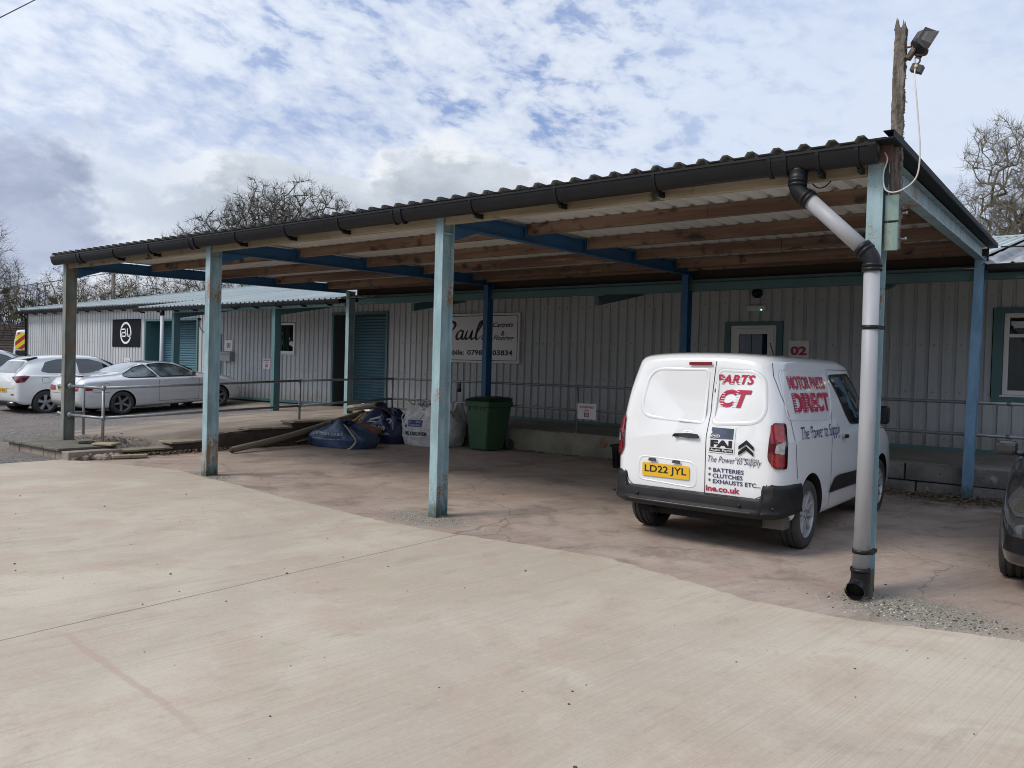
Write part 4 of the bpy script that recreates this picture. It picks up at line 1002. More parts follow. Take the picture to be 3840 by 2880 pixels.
for k in range(9):      # cooling fins over the back
    u = -.07+.0175*k
    b.hexa([fp(u-.003,-.06,-.05),fp(u+.003,-.06,-.05),fp(u+.003,.062,-.05),fp(u-.003,.062,-.05),fp(u-.003,-.07,.03),fp(u+.003,-.07,.03),fp(u+.003,.08,.03),fp(u-.003,.08,.03)])
mesh('housing', b, HOUS, fl)
b = Bm(); b.face([fp(-.085,-.062,.0515),fp(.085,-.062,.0515),fp(.085,.062,.0515),fp(-.085,.062,.0515)]); mesh('lens', b, mat('lamp_glass', (.012,.012,.013), .35, spec=.3), fl, fix=False)
b = Bm(); b.tube([(.09,.1,4.05),(.17,.1,4.05)], .007, 6); b.tube(spline([(.165,.1,3.985),(.20,.1,3.975),(.235,.09,3.97),(.245,.09,4.0)],5), .009, 6); mesh('bracket', b, mat('rusty_bar', (.11,.055,.04), .8), fl)
b = Bm(); M_ = Matrix.Translation((.145,.1,4.01)) @ Matrix.Rotation(R(32),4,'Y'); b.box(-.017,.017,-.03,.03,-.058,.058, M=M_); b.bevel(.006,1); mesh('junction_box', b, GREYWOOD, fl)
b = Bm(); b.tube(spline([(.16,.1,3.965),(.19,.1,3.955),(.195,.1,3.93),(.178,.1,3.912)],5), .0075, 6); M_ = Matrix.Translation((.18,.1,3.88)) @ Matrix.Rotation(R(25),4,'Y')
b.box(-.040,.040,-.032,.032,-.028,.026, M=M_); b.bevel(.009,2); mesh('motion_sensor', b, HOUS, fl)
b = Bm(); b.lathe([(0,.062),(.012,.06),(.014,.066)], 'Y', (.177,0,3.888), 10); mesh('sensor_eye', b, mat('sensor_lens', (.45,.42,.2), .4), fl)
CBL = mat('cream_cable', (.60,.55,.50), .5)
b = Bm(); b.tube(spline([(.16,.095,3.96),(.17,.09,3.90),(.177,.02,3.80),(.199,-.02,3.67),(.221,-.02,3.466),(.239,-.02,3.263),(.233,-.02,3.103),(.199,-.02,3.027),(.127,-.02,2.979),(.06,-.02,2.97),(.013,-.02,3.008),(.002,-.02,3.116),(.025,-.02,3.212),(.004,-.015,3.272)],8), .0055, 7)
solo('light_cable', b, CBL, 'cream cable looping down from the floodlight and back up to the gutter end', 'cable', (.18,0,3.0))
b = Bm(); b.tube(spline([(-.52,.03,3.11),(-.47,.02,3.07),(-.42,.02,3.075),(-.38,.03,3.115)],6), .005, 6)
solo('wire_loop', b, BLACKP, 'short black wire loop hanging under the front timber by the downpipe', 'cable', (-.45,.03,3.1))

# ------------------------------------------------------------------ galvanised handrail round the ramp and along the walk
rail = thing('handrail', 'long galvanised two-bar tube handrail running up the ramp and along the raised walk', 'handrail', (-11.9, 3, .3))
RR = .0245
def fitting(p, d=(0,0,1)):
    b = Bm(); d = Vector(d).normalized(); p = Vector(p); b.tube([p-d*.035, p+d*.035], .031, 10); return b
POSTS = [(-11.93,.16,.14,1.10),(-12.02,4.24,.40,1.245),(-11.60,6.50,.43,1.315),(-6.67,6.55,.41,1.315),(-2.2,6.55,.41,1.315),(1.9,6.55,.41,1.315),(5.9,6.55,.41,1.315)]
MID = [.60,.72,.86,.86,.86,.86,.86]
for (x, y, z0, z1), zm in zip(POSTS, MID):
    b = Bm(); b.tube([(x,y,z0-.03),(x,y,z1)], RR, 10); b.tube([(x,y,z0-.002),(x,y,z0+.02)], .045, 12); pr = mesh('post', b, GALV, rail)
    for z in (zm, z1): mesh('tube_clamp', fitting((x,y,z)), GALV, pr)
def runs(z_of, nm):
    P = [Vector((p_[0], p_[1], z_of(i))) for i, p_ in enumerate(POSTS)]
    for a, c in zip(P, P[1:]):
        b = Bm(); b.tube([a, c], RR, 10); mesh(nm, b, GALV, rail)
    # return to the leftmost post and the stub beyond it
    z = P[0].z
    b = Bm(); b.tube([P[0], (-12.95,.10,z)], RR, 10); b.tube([(-12.99,.10,z),(-12.93,.10,z)], .055, 14); mesh(nm, b, GALV, rail)
    b = Bm(); b.tube([(-13.08,.10,z-.015),(-14.0,.36,z-.03)], RR, 10); b.tube([(-13.93,.34,z-.03),(-14.02,.37,z-.03)], .034, 10); mesh(nm, b, GALV, rail)
    b = Bm(); b.tube([(-14.0,.36,z-.03),(-13.86,.74,z-.03)], RR, 10); mesh(nm, b, GALV, rail)
runs(lambda i: POSTS[i][3], 'top_rail'); runs(lambda i: MID[i], 'mid_rail')
b = Bm(); b.tube([(-13.86,.74,.08),(-13.86,.74,1.08)], RR, 10); b.tube([(-13.86,.74,.13),(-13.86,.74,.15)], .05, 12); mesh('post', b, GALV, rail)
for x in (.35,.72):
    for z in (1.315,.86):
        b = Bm(); b.tube([(x-.05,6.55,z),(x+.05,6.55,z)], .029, 12); mesh('coupling', b, GALV, rail)
r2 = thing('reserved_sign', 'small white reserved parking sign for unit 02 fixed to the handrail', 'sign', (-6.44, 6.52, .7), group='reserved parking signs')
b = Bm(); b.box(-6.645,-6.235,6.515,6.522,.70,.995); b.bevel(.002,1); mesh('board', b, SIGNW, r2)
lettering(r2, [('RESERVED', -6.44, .905, dict(size=.05, bold=.025, width=.31, height=.042, align='C')), ('UNIT', -6.44, .845, dict(size=.04, bold=.025, height=.036, align='C')), ('02', -6.44, .735, dict(size=.1, bold=.035, height=.092, align='C'))], 6.515, REDINK)
b = Bm()
for k in range(7):
    a = k*.9; b.lathe([(.030+.008*math.cos(t), .008*math.sin(t)) for t in [math.tau*j/6 for j in range(7)]], 'Y', (-9.6+.012*math.sin(a), 6.50+.01*math.cos(k*2.1), 1.28-.025*k), 10)
b.box(-9.65,-9.56,6.48,6.52,1.09,1.17)
solo('chain_and_padlock', b, BLACKP, 'dark chain and padlock hanging from the handrail near the green bin', 'chain', (-9.6,6.5,1.1), smooth=True)

# ------------------------------------------------------------------ vehicle kit: x to the right, y forwards from the rear, z up
def pchip(xs, ys, x):
    n = len(xs); h = [xs[i+1]-xs[i] for i in range(n-1)]; d = [(ys[i+1]-ys[i])/h[i] for i in range(n-1)]
    m_ = [d[0]]+[0 if d[i-1]*d[i] <= 0 else 2*d[i-1]*d[i]/(d[i-1]+d[i]) for i in range(1, n-1)]+[d[-1]]
    x = min(max(x, xs[0]), xs[-1]); i = 0
    while i < n-2 and x > xs[i+1]: i += 1
    t = (x-xs[i])/h[i]
    return (2*t**3-3*t*t+1)*ys[i]+(t**3-2*t*t+t)*h[i]*m_[i]+(-2*t**3+3*t*t)*ys[i+1]+(t**3-t*t)*h[i]*m_[i+1]
def body_bm(st, crown=.03, n=9, warp=None, bulge=.012):
    """loft of cross-sections; a station is (y, sill z, belt z, roof z, half width, belt half width, roof half width)"""
    ys = [s_[0] for s_ in st]; yy = []
    for a, c in zip(ys, ys[1:]):
        k = max(2, min(n, int((c-a)/.07)+1)); yy += [a+(c-a)*i/k for i in range(k)]
    yy.append(ys[-1]); b = bmesh.new(); rings = []
    for y in yy:
        zs, zb, zt, w, wb, wt = [pchip(ys, [s_[j] for s_ in st], y) for j in range(1, 7)]
        H = zb-zs; rc = min(.12, max(.012, (zt-zb)*.42))
        half = [(0,zs),(w*.72,zs),(w-.055,zs+.012),(w-.012,zs+H*.16),(w,zs+H*.45),(w-.004,zs+H*.74),(wb+(w-wb)*.72,zb-.045),(wb+.010,zb-.008),(wb,zb),
                (wb+(wt-wb)*.5+bulge,zb+(zt-zb-rc)*.55),(wt+.004,zt-rc),(wt-.30*rc,zt-.30*rc),(wt-rc*1.05,zt),(wt*.45,zt+crown*.8),(0,zt+crown)]
        P = spline([(p_[0],p_[1],0) for p_ in half], 4)
        ring = [(max(0,q.x), q.y) for q in P]
        full = [(x, z) for x, z in ring]+[(-x, z) for x, z in ring[-2:0:-1]]
        pts = [Vector((x, y, z)) for x, z in full]
        if warp: pts = [warp(q) for q in pts]
        rings.append([b.verts.new(q) for q in pts])
    m_ = len(rings[0])
    for A, C_ in zip(rings, rings[1:]):
        for k in range(m_): b.faces.new((A[k], A[(k+1)%m_], C_[(k+1)%m_], C_[k]))
    for ring, rv in ((rings[0], False), (rings[-1], True)):     # ends closed by shrinking rings so they stay gently domed
        c = sum((v.co for v in ring), Vector())/m_; prev = ring; dy = -1 if not rv else 1
        for f, o in ((.9,.004),(.6,.008),(.25,.010)):
            nr = [b.verts.new(Vector((c.x+(v.co.x-c.x)*f, v.co.y+dy*o, c.z+(v.co.z-c.z)*f))) for v in ring]
            for k in range(m_): b.faces.new((prev[k], prev[(k+1)%m_], nr[(k+1)%m_], nr[k]))
            prev = nr
        b.faces.new(prev)
    bmesh.ops.recalc_face_normals(b, faces=b.faces)
    return b
def cut_arches(b, arches, x_in=.52):
    """wheel arches: arches = [(y, z, radius)]"""
    me = bpy.data.meshes.new('body'); b.to_mesh(me); b.free(); o = bpy.data.objects.new('tmp_body', me); COL.objects.link(o)
    c = bmesh.new()
    for y, z, r in arches:
        for s_ in (-1, 1):
            bmesh.ops.create_cone(c, cap_ends=True, segments=40, radius1=r, radius2=r, depth=.8, matrix=Matrix.Translation((s_*(x_in+.4), y, z)) @ Matrix.Rotation(math.pi/2, 4, 'Y'))
    cm = bpy.data.meshes.new('cut'); c.to_mesh(cm); c.free(); co = bpy.data.objects.new('tmp_cut', cm); COL.objects.link(co)
    md = o.modifiers.new('b', 'BOOLEAN'); md.object = co; md.operation = 'DIFFERENCE'; md.solver = 'EXACT'
    dg = bpy.context.evaluated_depsgraph_get(); ev = o.evaluated_get(dg); out = bmesh.new(); out.from_mesh(ev.to_mesh()); ev.to_mesh_clear()
    for q in (o, co): bpy.data.objects.remove(q)
    bpy.data.meshes.remove(me); bpy.data.meshes.remove(cm)
    out.normal_update()
    for f in out.faces:
        p_ = f.calc_center_median(); f.smooth = True
        for y, z, r in arches:
            d = math.hypot(p_.y-y, p_.z-z)
            if d < r+.004 and abs(p_.x) < .999 and (abs(abs(p_.x)-x_in) < .004 or (abs(d-r) < .012 and abs(f.normal.x) < .3)): f.material_index = 1; f.smooth = False
    return out
class Car:
    def __init__(s, name, label, cat, loc, rz, st, arches, paint, crown=.03, warp=None, group=None, rot=None, bulge=.012):
        s.root = thing(name, label, cat, loc, rz, group, True, rot)
        b = cut_arches(body_bm(st, crown, warp=warp, bulge=bulge), arches)
        s.bvh = BVHTree.FromBMesh(b); s.paint = paint
        s.body = mesh('body', b, [paint, mat('wheel_well', (.012,.012,.012), .9)], s.root, fix=False, angle=38)
    def hit(s, o, d, off):
        h = s.bvh.ray_cast(Vector(o), Vector(d))
        if h[0] is None: h = s.bvh.find_nearest(Vector(o)+Vector(d)*2)
        n = h[1]; n = n if n.dot(Vector(d)) < 0 else -n
        return h[0]+n*off
    def map(s, axis, off):
        if callable(axis): return lambda u, v: s.hit(*axis(u, v), off)
        return {'R': lambda u, v: s.hit((3,u,v),(-1,0,0),off), 'L': lambda u, v: s.hit((-3,u,v),(1,0,0),off),
                'B': lambda u, v: s.hit((u,-3,v),(0,1,0),off), 'F': lambda u, v: s.hit((u,9,v),(0,-1,0),off), 'T': lambda u, v: s.hit((u,v,5),(0,0,-1),off)}[axis]
    def patch_bm(s, poly, axis, off=.004, res=.06, bm=None, mi=0, inset=None):
        f2 = bmesh.new(); f2.faces.new([f2.verts.new((p_[0], p_[1], 0)) for p_ in poly]); bmesh.ops.triangulate(f2, faces=f2.faces)
        for _ in range(6):
            es = [e for e in f2.edges if e.calc_length() > res]
            if not es: break
            bmesh.ops.subdivide_edges(f2, edges=es, cuts=1); bmesh.ops.triangulate(f2, faces=f2.faces)
        b = bm or Bm(); mp = s.map(axis, off); vm = {}
        for v in f2.verts: vm[v] = b.b.verts.new(mp(v.co.x, v.co.y))
        for f in f2.faces:
            g = b.b.faces.new([vm[v] for v in f.verts]); g.smooth = True; g.material_index = mi
        f2.free(); b.b.normal_update()
        return b
    def patch(s, name, poly, axis, m_, off=.004, res=.06, parent=None, r=0):
        if r: poly = rounded(poly, r)
        b = s.patch_bm(poly, axis, off, res); return mesh(name, b, m_, parent or s.root, fix=True)
    def line_into(s, b, pts, axis, w=.006, off=.003, closed=False, mi=0):
        P = [Vector((p_[0], p_[1], 0)) for p_ in pts]; dense = []
        for a, c in zip(P, P[1:]+([P[0]] if closed else [])):
            k = max(1, int((c-a).length/.05)); dense += [a+(c-a)*i/k for i in range(k)]
        if not closed: dense.append(P[-1])
        mp = s.map(axis, off); rows = []; N = len(dense)
        for i, q in enumerate(dense):
            t = (dense[(i+1) % N if closed else min(i+1, N-1)]-dense[(i-1) % N if closed else max(0, i-1)]).normalized(); nn = Vector((-t.y, t.x, 0))*w/2
            rows.append((b.b.verts.new(mp((q-nn).x, (q-nn).y)), b.b.verts.new(mp((q+nn).x, (q+nn).y))))
        for i in range(N if closed else N-1):
            a, c = rows[i], rows[(i+1) % N]; f = b.b.faces.new((a[0], c[0], c[1], a[1])); f.material_index = mi
    def gaps(s, lines, name='panel_gap', w=.006, m_=None):
        b = Bm()
        for axis, pts in lines: s.line_into(b, pts, axis, w)
        return mesh(name, b, m_ or mat('panel_gap_black', (.02,.02,.022), .8), s.body, fix=True)
    def swage(s, poly, axis, h=.008, border=.03, parent=None, name='pressed_crease', r=.08):
        """a panel pressed a little proud of the skin, its rim easing back to it"""
        outer = rounded(poly, r, 6); c = Vector((sum(p_[0] for p_ in outer)/len(outer), sum(p_[1] for p_ in outer)/len(outer)))
        inner = []
        for p_ in outer:
            d = c-Vector(p_); inner.append((Vector(p_)+d.normalized()*border)[:])
        b = Bm(); far = [(Vector(p_)+(c-Vector(p_)).normalized()*border).to_tuple() for p_ in inner]
        mo, mi_ = s.map(axis, .0012), s.map(axis, h); N = len(outer)
        A = [b.b.verts.new(mo(*p_)) for p_ in outer]; C_ = [b.b.verts.new(mi_(*p_)) for p_ in inner]
        for i in range(N):
            f = b.b.faces.new((A[i], A[(i+1)%N], C_[(i+1)%N], C_[i])); f.smooth = True
        E_ = [b.b.verts.new(mo(*p_)) for p_ in far]
        for i in range(N):
            f = b.b.faces.new((C_[i], C_[(i+1)%N], E_[(i+1)%N], E_[i])); f.smooth = True
        bmesh.ops.remove_doubles(b.b, verts=b.b.verts, dist=.0005)
        return mesh(name, b, s.paint, parent or s.body, fix=True)
    def text(s, b, string, u, v, axis, size=.1, off=.005, flip=False, mi=0, **kw):
        mp = s.map(axis, off); return text_into(b, string, lambda a, c: mp(u+(-a if flip else a), v+c), size, mi=mi, **kw)
TYRE = mat('tyre_rubber', (.035,.034,.033), .85, var=.7, vscale=9, col2=(.06,.057,.052), bump=.2, bscale=60)
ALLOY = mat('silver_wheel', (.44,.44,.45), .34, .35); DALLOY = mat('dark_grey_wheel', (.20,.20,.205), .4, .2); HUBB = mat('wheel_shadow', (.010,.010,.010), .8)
def wheel(car, x, y, r, w, rim, spokes, m_, side, z=None, split=False, steer=0, dish=.02):
    """tyre with tread grooves, rim with spokes; side=+1 outer face towards +x"""
    e = bpy.data.objects.new('wheel', None); e.empty_display_size = .1; COL.objects.link(e); e.parent = car.root
    e.location = (x, y, r if z is None else z); OFF[e.name] = Vector()
    b = Bm(); k = side
    prof = [(rim-.012, -.5), (rim+.006, -.5), (rim+.03, -.53), (r-.05, -.54), (r-.018, -.5), (r-.004, -.40)]
    gr = [(-.30,0),(-.28,1),(-.25,1),(-.23,0),(-.07,0),(-.05,1),(-.02,1),(0,0)]
    pr = [(a, h*w) for a, h in prof]+[(r-(.009 if g else 0), h*w) for h, g in gr]
    pr = pr+[(a, -h) for a, h in pr[::-1][1:]]
    b.lathe(pr, 'X', n=44); mesh('tyre', b, TYRE, e, angle=50)
    b = Bm(); X = k*w*.5; n = 40
    b.lathe([(rim,X*1.0),(rim-.004,X*.98),(rim-.018,X*.93),(rim-.024,X*.80),(rim-.026,-X)], 'X', n=n)
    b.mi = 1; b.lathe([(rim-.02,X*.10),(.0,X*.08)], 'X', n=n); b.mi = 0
    ro = rim-.02
    for i in range(spokes):
        a = math.tau*i/spokes
        for da in ((-.11,.11) if split else (0,)):
            wi, wo = (.022, .014) if spokes > 6 else (.036, .026)
            ca, sa = math.cos(a), math.sin(a); cb, sb = math.cos(a+da), math.sin(a+da)
            p0 = Vector((0, ca*.045, sa*.045)); p1 = Vector((0, cb*ro, sb*ro)); t = Vector((0, -sb, cb)); t0 = Vector((0, -sa, ca))
            x0, x1, dx = X*.78-k*dish, X*.88, k*.022
            b.hexa([p0-t0*wi+Vector((x0-dx,0,0)), p0+t0*wi+Vector((x0-dx,0,0)), p1+t*wo+Vector((x1-dx,0,0)), p1-t*wo+Vector((x1-dx,0,0)),
                    p0-t0*wi*.7+Vector((x0,0,0)), p0+t0*wi*.7+Vector((x0,0,0)), p1+t*wo*.7+Vector((x1,0,0)), p1-t*wo*.7+Vector((x1,0,0))])
    b.lathe([(.062,X*.6-k*dish),(.060,X*.80-k*dish),(.04,X*.86-k*dish),(0,X*.87-k*dish)], 'X', n=20)
    for i in range(5):
        a = math.tau*(i+.5)/5; b.tube([(X*.70-k*dish, .04*math.cos(a), .04*math.sin(a)), (X*.90-k*dish, .04*math.cos(a), .04*math.sin(a))], .007, 6, mi=1)
    mesh('rim', b, [m_, HUBB], e, angle=35)
    e.rotation_euler = (random.uniform(0, 6), 0, steer) if not steer else (0, 0, steer)
    return e
def plate(car, u0, u1, v0, v1, axis, txt, m_, off=.012, h=None):
    b = car.patch_bm(rounded([(u0,v0),(u1,v0),(u1,v1),(u0,v1)], .012, 3), axis, off, .3); pl = mesh('number_plate', b, m_, car.root)
    b = Bm(); mp = car.map(axis, off+.003); H = v1-v0
    text_into(b, txt, lambda a, c: mp(u0+(u1-u0)*.055+a, v0+H*.16+c), .1, bold=.012, width=(u1-u0)*.89, height=H*.68)
    mesh('lettering', b, BLACKINK, pl, fix=False); return pl
YPLATE = mat('yellow_plate', (.78,.45,.02), .45)
def paint_mat(name, col, rough=.28, coat=1.0, metal=0.0, dirt=.0, dcol=(.25,.22,.18)):
    m_ = bpy.data.materials.new(name); m_.use_nodes = True; t = NT(m_.node_tree); t.n.clear()
    out = t.n.new('ShaderNodeOutputMaterial'); p = t.n.new('ShaderNodeBsdfPrincipled'); t.l.new(p.outputs[0], out.inputs[0])
    ob = t.node('ShaderNodeTexCoord').outputs['Object']; x, y, z = t.xyz(ob)
    n = t.noise(ob, 2.2, 6, .65, .3)
    low = t.step(t.m('ADD', z, t.m('MULTIPLY', t.m('SUBTRACT', n, .5), .5)), .75, .25)
    c = t.mix(t.m('MULTIPLY', low, dirt), col, dcol); c = t.mix(t.m('MULTIPLY', t.step(n, .55, .8), dirt*.35), c, dcol)
    t.l.new(c, p.inputs['Base Color']); p.inputs['Roughness'].default_value = rough; p.inputs['Metallic'].default_value = metal
    p.inputs['Coat Weight'].default_value = coat; p.inputs['Coat Roughness'].default_value = .05
    MATS[name] = m_; return m_
CARGLASS = glass_mat('car_glass', (.014,.018,.019), .03)
REDLAMP = mat('red_lamp', (.36,.006,.014), .12, coat=1.0, var=.7, vscale=22, col2=(.12,.003,.006)); DREDLAMP = mat('dark_red_lamp', (.10,.004,.01), .1, coat=1.0)
CLEARLAMP = mat('clear_lamp', (.50,.49,.48), .12, coat=1.0, var=.7, vscale=30, col2=(.25,.24,.23)); CHROME = mat('chrome', (.6,.6,.6), .12, 1.0)

# ------------------------------------------------------------------ the white delivery van
VANW = paint_mat('van_white_paint', (.79,.795,.80), .22, 1.0, dirt=.10)
TRIM = mat('black_bumper_plastic', (.007,.007,.0085), .5, spec=.35, var=.7, vscale=5, col2=(.02,.0195,.0195), bump=.12, bscale=120)
def van_warp(q):
    k = max(0.0, 1-q.y/.9); return Vector((q.x, q.y+k*(.085*max(0, q.z-.95)**1.0+.05*max(0, q.z-1.45)), q.z))
VST = [(0,.46,1.04,1.69,.745,.735,.620),(.018,.45,1.05,1.73,.785,.775,.650),(.05,.44,1.05,1.750,.822,.810,.683),(.11,.43,1.05,1.763,.862,.850,.712),(.20,.42,1.05,1.772,.893,.880,.735),(.40,.27,1.05,1.776,.917,.904,.757),
       (1.0,.265,1.06,1.782,.924,.910,.765),(2.1,.265,1.06,1.782,.924,.908,.762),(2.5,.265,1.06,1.757,.922,.904,.748),(2.8,.265,1.06,1.66,.920,.898,.722),
       (3.15,.265,1.06,1.43,.918,.892,.712),(3.45,.265,1.06,1.20,.916,.886,.730),(3.7,.265,1.02,1.10,.912,.870,.720),(4.05,.265,.91,1.00,.885,.825,.68),(4.27,.28,.78,.87,.82,.74,.58),(4.40,.33,.68,.74,.70,.62,.48)]
VST = [(s_[0],s_[1],s_[2],s_[3]+.032*max(0,min(1,(3.3-s_[0])/.5)),s_[4]*.957,s_[5]*.957,s_[6]*.935) for s_ in VST]
van = Car('delivery_van', 'white panel van under the canopy with red and navy lettering', 'van', (-1.7118, .64, -.014), -.0147, VST,
          [(.726,.335,.385),(3.511,.335,.385)], VANW, .026, van_warp)
for s_ in (-1, 1):
    for y in (.726, 3.511): wheel(van, s_*.752, y, .325, .205, .232, 10, ALLOY, s_, dish=.004)
# rear door furniture
SEAM = .138
van.gaps([('B', [(SEAM,.50),(SEAM,1.0),(SEAM+.012,1.4),(SEAM+.045,1.795)]), ('B', [(-.70,.66),(-.655,.56),(-.60,.515),(.60,.515),(.68,.56),(.715,.66)]),
          ('R', [(.335,.70),(.30,.95),(.26,1.22),(.18,1.45),(.16,1.62),(.20,1.735)]), ('R', [(1.33,.33),(1.36,1.0),(1.62,1.70),(2.5,1.71),(3.0,1.30),(3.10,1.02),(3.02,.60),(2.95,.33)]),
          ('L', [(1.33,.33),(1.36,1.0),(1.62,1.70)]), ('R', [(3.12,1.05),(3.6,1.03),(4.1,.92)])], w=.0065)
van.swage([(-.585,1.19,.16),(.095,1.155,.05),(.125,1.675,.05),(-.505,1.675,.16)], 'B', .0075, .016)
van.swage([(.172,1.155,.05),(.70,1.185,.2),(.645,1.67,.16),(.20,1.675,.05)], 'B', .0075, .016)
van.swage([(-.57,.58,.08),(.06,.55,.08),(.06,.80,.09),(-.57,.82,.09)], 'B', .006, .014)
van.swage([(.19,1.225,.10),(1.48,1.20,.22),(1.58,1.66,.16),(.23,1.69,.12)], 'R', .0075, .016)
b = Bm()
for P in ([(-.585,1.19,.16),(.075,1.155,.05),(.10,1.665,.05),(-.475,1.665,.16)], [(.172,1.155,.05),(.70,1.185,.2),(.645,1.67,.16),(.20,1.675,.05)]): van.line_into(b, rounded(P, .1, 6), 'B', .006, .004, True)
van.line_into(b, rounded([(.19,1.225,.10),(1.48,1.20,.22),(1.58,1.66,.16),(.23,1.69,.12)], .1, 6), 'R', .005, .004, True)
mesh('crease_shade_line', b, mat('crease_shade_grey', (.58,.59,.60), .4), van.body)  # grey outlines paint the soft shading round the pressed panels
b = Bm()       # hinges and gap on the right roof edge, moulding along the roof
van.line_into(b, [(.55,.25),(.62,1.2),(.62,2.4)], 'T', .022, .006); van.line_into(b, [(-.55,.25),(-.62,1.2),(-.62,2.4)], 'T', .022, .006); mesh('roof_moulding', b, VANW, van.body)
# black bumper with raised corners
b = Bm(); path = []
for k in range(3): path.append((-.918+.002*k,.42-.03*k))
for k in range(14):
    a = math.pi+(math.pi/2)*k/13; path.append((-.60+.315*math.cos(a)*abs(math.cos(a))**-.12 if k < 13 else -.60, .36+.425*math.sin(a)))
path = [(p_[0]*.958, p_[1]) for p_ in path if abs(p_[0]) > .735]
NB = len(path)
for x_ in (-.695,-.69,-.685,-.68,-.675,-.67,-.66,-.64,-.6,-.5,-.38,-.25,-.12,0,.12,.25,.38,.5,.6,.64,.66,.67,.675,.68,.685,.69,.695): path.append((x_, -.062-.012*math.cos(x_*2.2)+.03*max(0,(abs(x_)-.55)/.145)**2))
path += [(-x, y) for x, y in path[:NB][::-1]]
rows = 12; grid = []
for x, y in path:
    ax_ = abs(x); top = .525+(.145)*(lambda q: q*q*(3-2*q))(max(0, min(1, (ax_-.655)/.045)))
    nrm = Vector((0,-1)) if ax_ < .68 else Vector(((x-math.copysign(.60, x))/.315**2, (min(y,.36)-.36)/.425**2)).normalized()
    col = []
    bot = .345+.03*max(0, min(1, (y-.05)/.3))
    for r_ in range(rows):
        t = r_/(rows-1); z = bot+(top-bot)*t
        o = -.05*(1-min(1, t/.12))**2 + (.014 if z > .375 and z < .415 else 0) + .012*math.sin(math.pi*min(1, t)) - (.020 if z > .545 and ax_ < .74 else 0) + (.010 if ax_ > .74 else 0)
        if t > .96: o -= .03
        col.append(b.b.verts.new((x+nrm.x*o, y+nrm.y*o, z)))
    ins = nrm*-.10; col.append(b.b.verts.new((x+ins.x, y+ins.y, top+.004)))
    grid.append(col)
for A, C_ in zip(grid, grid[1:]):
    for k in range(rows): b.b.faces.new((A[k], C_[k], C_[k+1], A[k+1]))
bp = mesh('bumper', b, TRIM, van.root, smooth=True, angle=45)
b = Bm(); b.tube([(-.60,-.082,.405),(-.3,-.092,.402),(.3,-.092,.402),(.60,-.082,.405)], .008, 8); mesh('bumper_strip', b, mat('grey_strip', (.09,.09,.095), .35), bp)
for x, y in ((-.52,-.079),(.50,-.080),(.79,-.04),(-.79,-.04)):
    b = Bm(); b.lathe([(.017,0),(.015,-.006),(0,-.007)], 'Y', (x,y-.004,.455), 14); mesh('parking_sensor', b, BLACKP, bp, smooth=True)
b = Bm(); b.box(.58,.82,.18,.34,.24,.36); b.bevel(.02,2); mesh('mud_flap', b, mat('grey_dirty_plastic', (.10,.095,.085), .7), van.root)
b = Bm(); b.box(-.62,.62,.15,.62,.25,.35); b.tube([(-.45,.1,.28),(-.45,.9,.27)], .035, 10); b.box(-.55,.55,.66,.80,.24,.34); mesh('underbody', b, mat('underbody_black', (.012,.012,.012), .9), van.root)
# tail lamps wrapped round the corners
def lamp(sgn):
    cx_, cy_ = .52, .42
    ax_ = lambda u, v: ((sgn*(cx_+2*math.cos(u)), cy_+2*math.sin(u), v), (-sgn*math.cos(u), -math.sin(u), 0))
    def ph(x=None, y=None): return math.atan2(.03-cy_, x-cx_) if x is not None else math.atan2(y-cy_, .92-cx_)
    a, c = R(-66), R(-42); m1 = R(-58)
    L = van.patch('tail_lamp', rounded([(a,.885),(R(-58),.800),(c,.800),(c,1.20),(R(-61),1.205),(R(-64.5),1.06)], .05, 4), ax_, DREDLAMP, .016, .05)
    for z0, z1, m_, nm, ins in ((1.045,1.185,REDLAMP,'brake_lens',3),(.945,1.03,CLEARLAMP,'reverse_lens',7),(.825,.935,REDLAMP,'fog_lens',4)):
        zz = [(a+R(ins),z0),(c-R(5),z0-.01),(c-R(5),z1-.005),(a+R(ins),z1)] if nm != 'reverse_lens' else [(a+R(7),z0-.0),(c-R(5.5),z0-.02),(c-R(4.5),z1+.02),(a+R(9),z1-.015)]
        van.patch(nm, rounded(zz, .02, 3), ax_, m_, .021, .05, L)
    van.patch('lens_divider', [(c-R(4.6),.81),(c-R(1.5),.81),(c-R(1.5),1.19),(c-R(4.6),1.19)], ax_, mat('lamp_black', (.01,.004,.005), .1, coat=1), .021, .05, L)
lamp(1); lamp(-1)
van.patch('high_brake_lamp', [(-.085,1.702),(.146,1.705),(.146,1.734),(-.085,1.731)], 'B', mat('red_plastic', (.20,.012,.02), .5, spec=.2), .022, .03, r=.010)
hd = van.patch('door_handle', [(-.19,1.02),(-.02,1.012),(.07,1.020),(.075,1.052),(-.02,1.058),(-.18,1.045)], 'B', BLACKP, .035, .05, r=.015)
b = Bm()
for x in (-.165, .045): b.box(x-.02,x+.02,-.02,.05,1.025,1.045)
mesh('handle_mount', b, BLACKP, hd)
van.swage([(-.13,1.055,.06),(-.03,1.055,.06),(.0,1.085,.06),(-.10,1.09,.06)], 'B', .004, .02, r=.06)
plate(van, -.505,-.015,.625,.752, 'B', 'LD22 JYL', YPLATE)
for u in (-.44, -.19): van.patch('plate_lamp', [(u,.772),(u+.09,.768),(u+.085,.80),(u+.01,.802)], 'B', mat('grey_lamp_case', (.06,.06,.065), .4), .022, .1, r=.008)
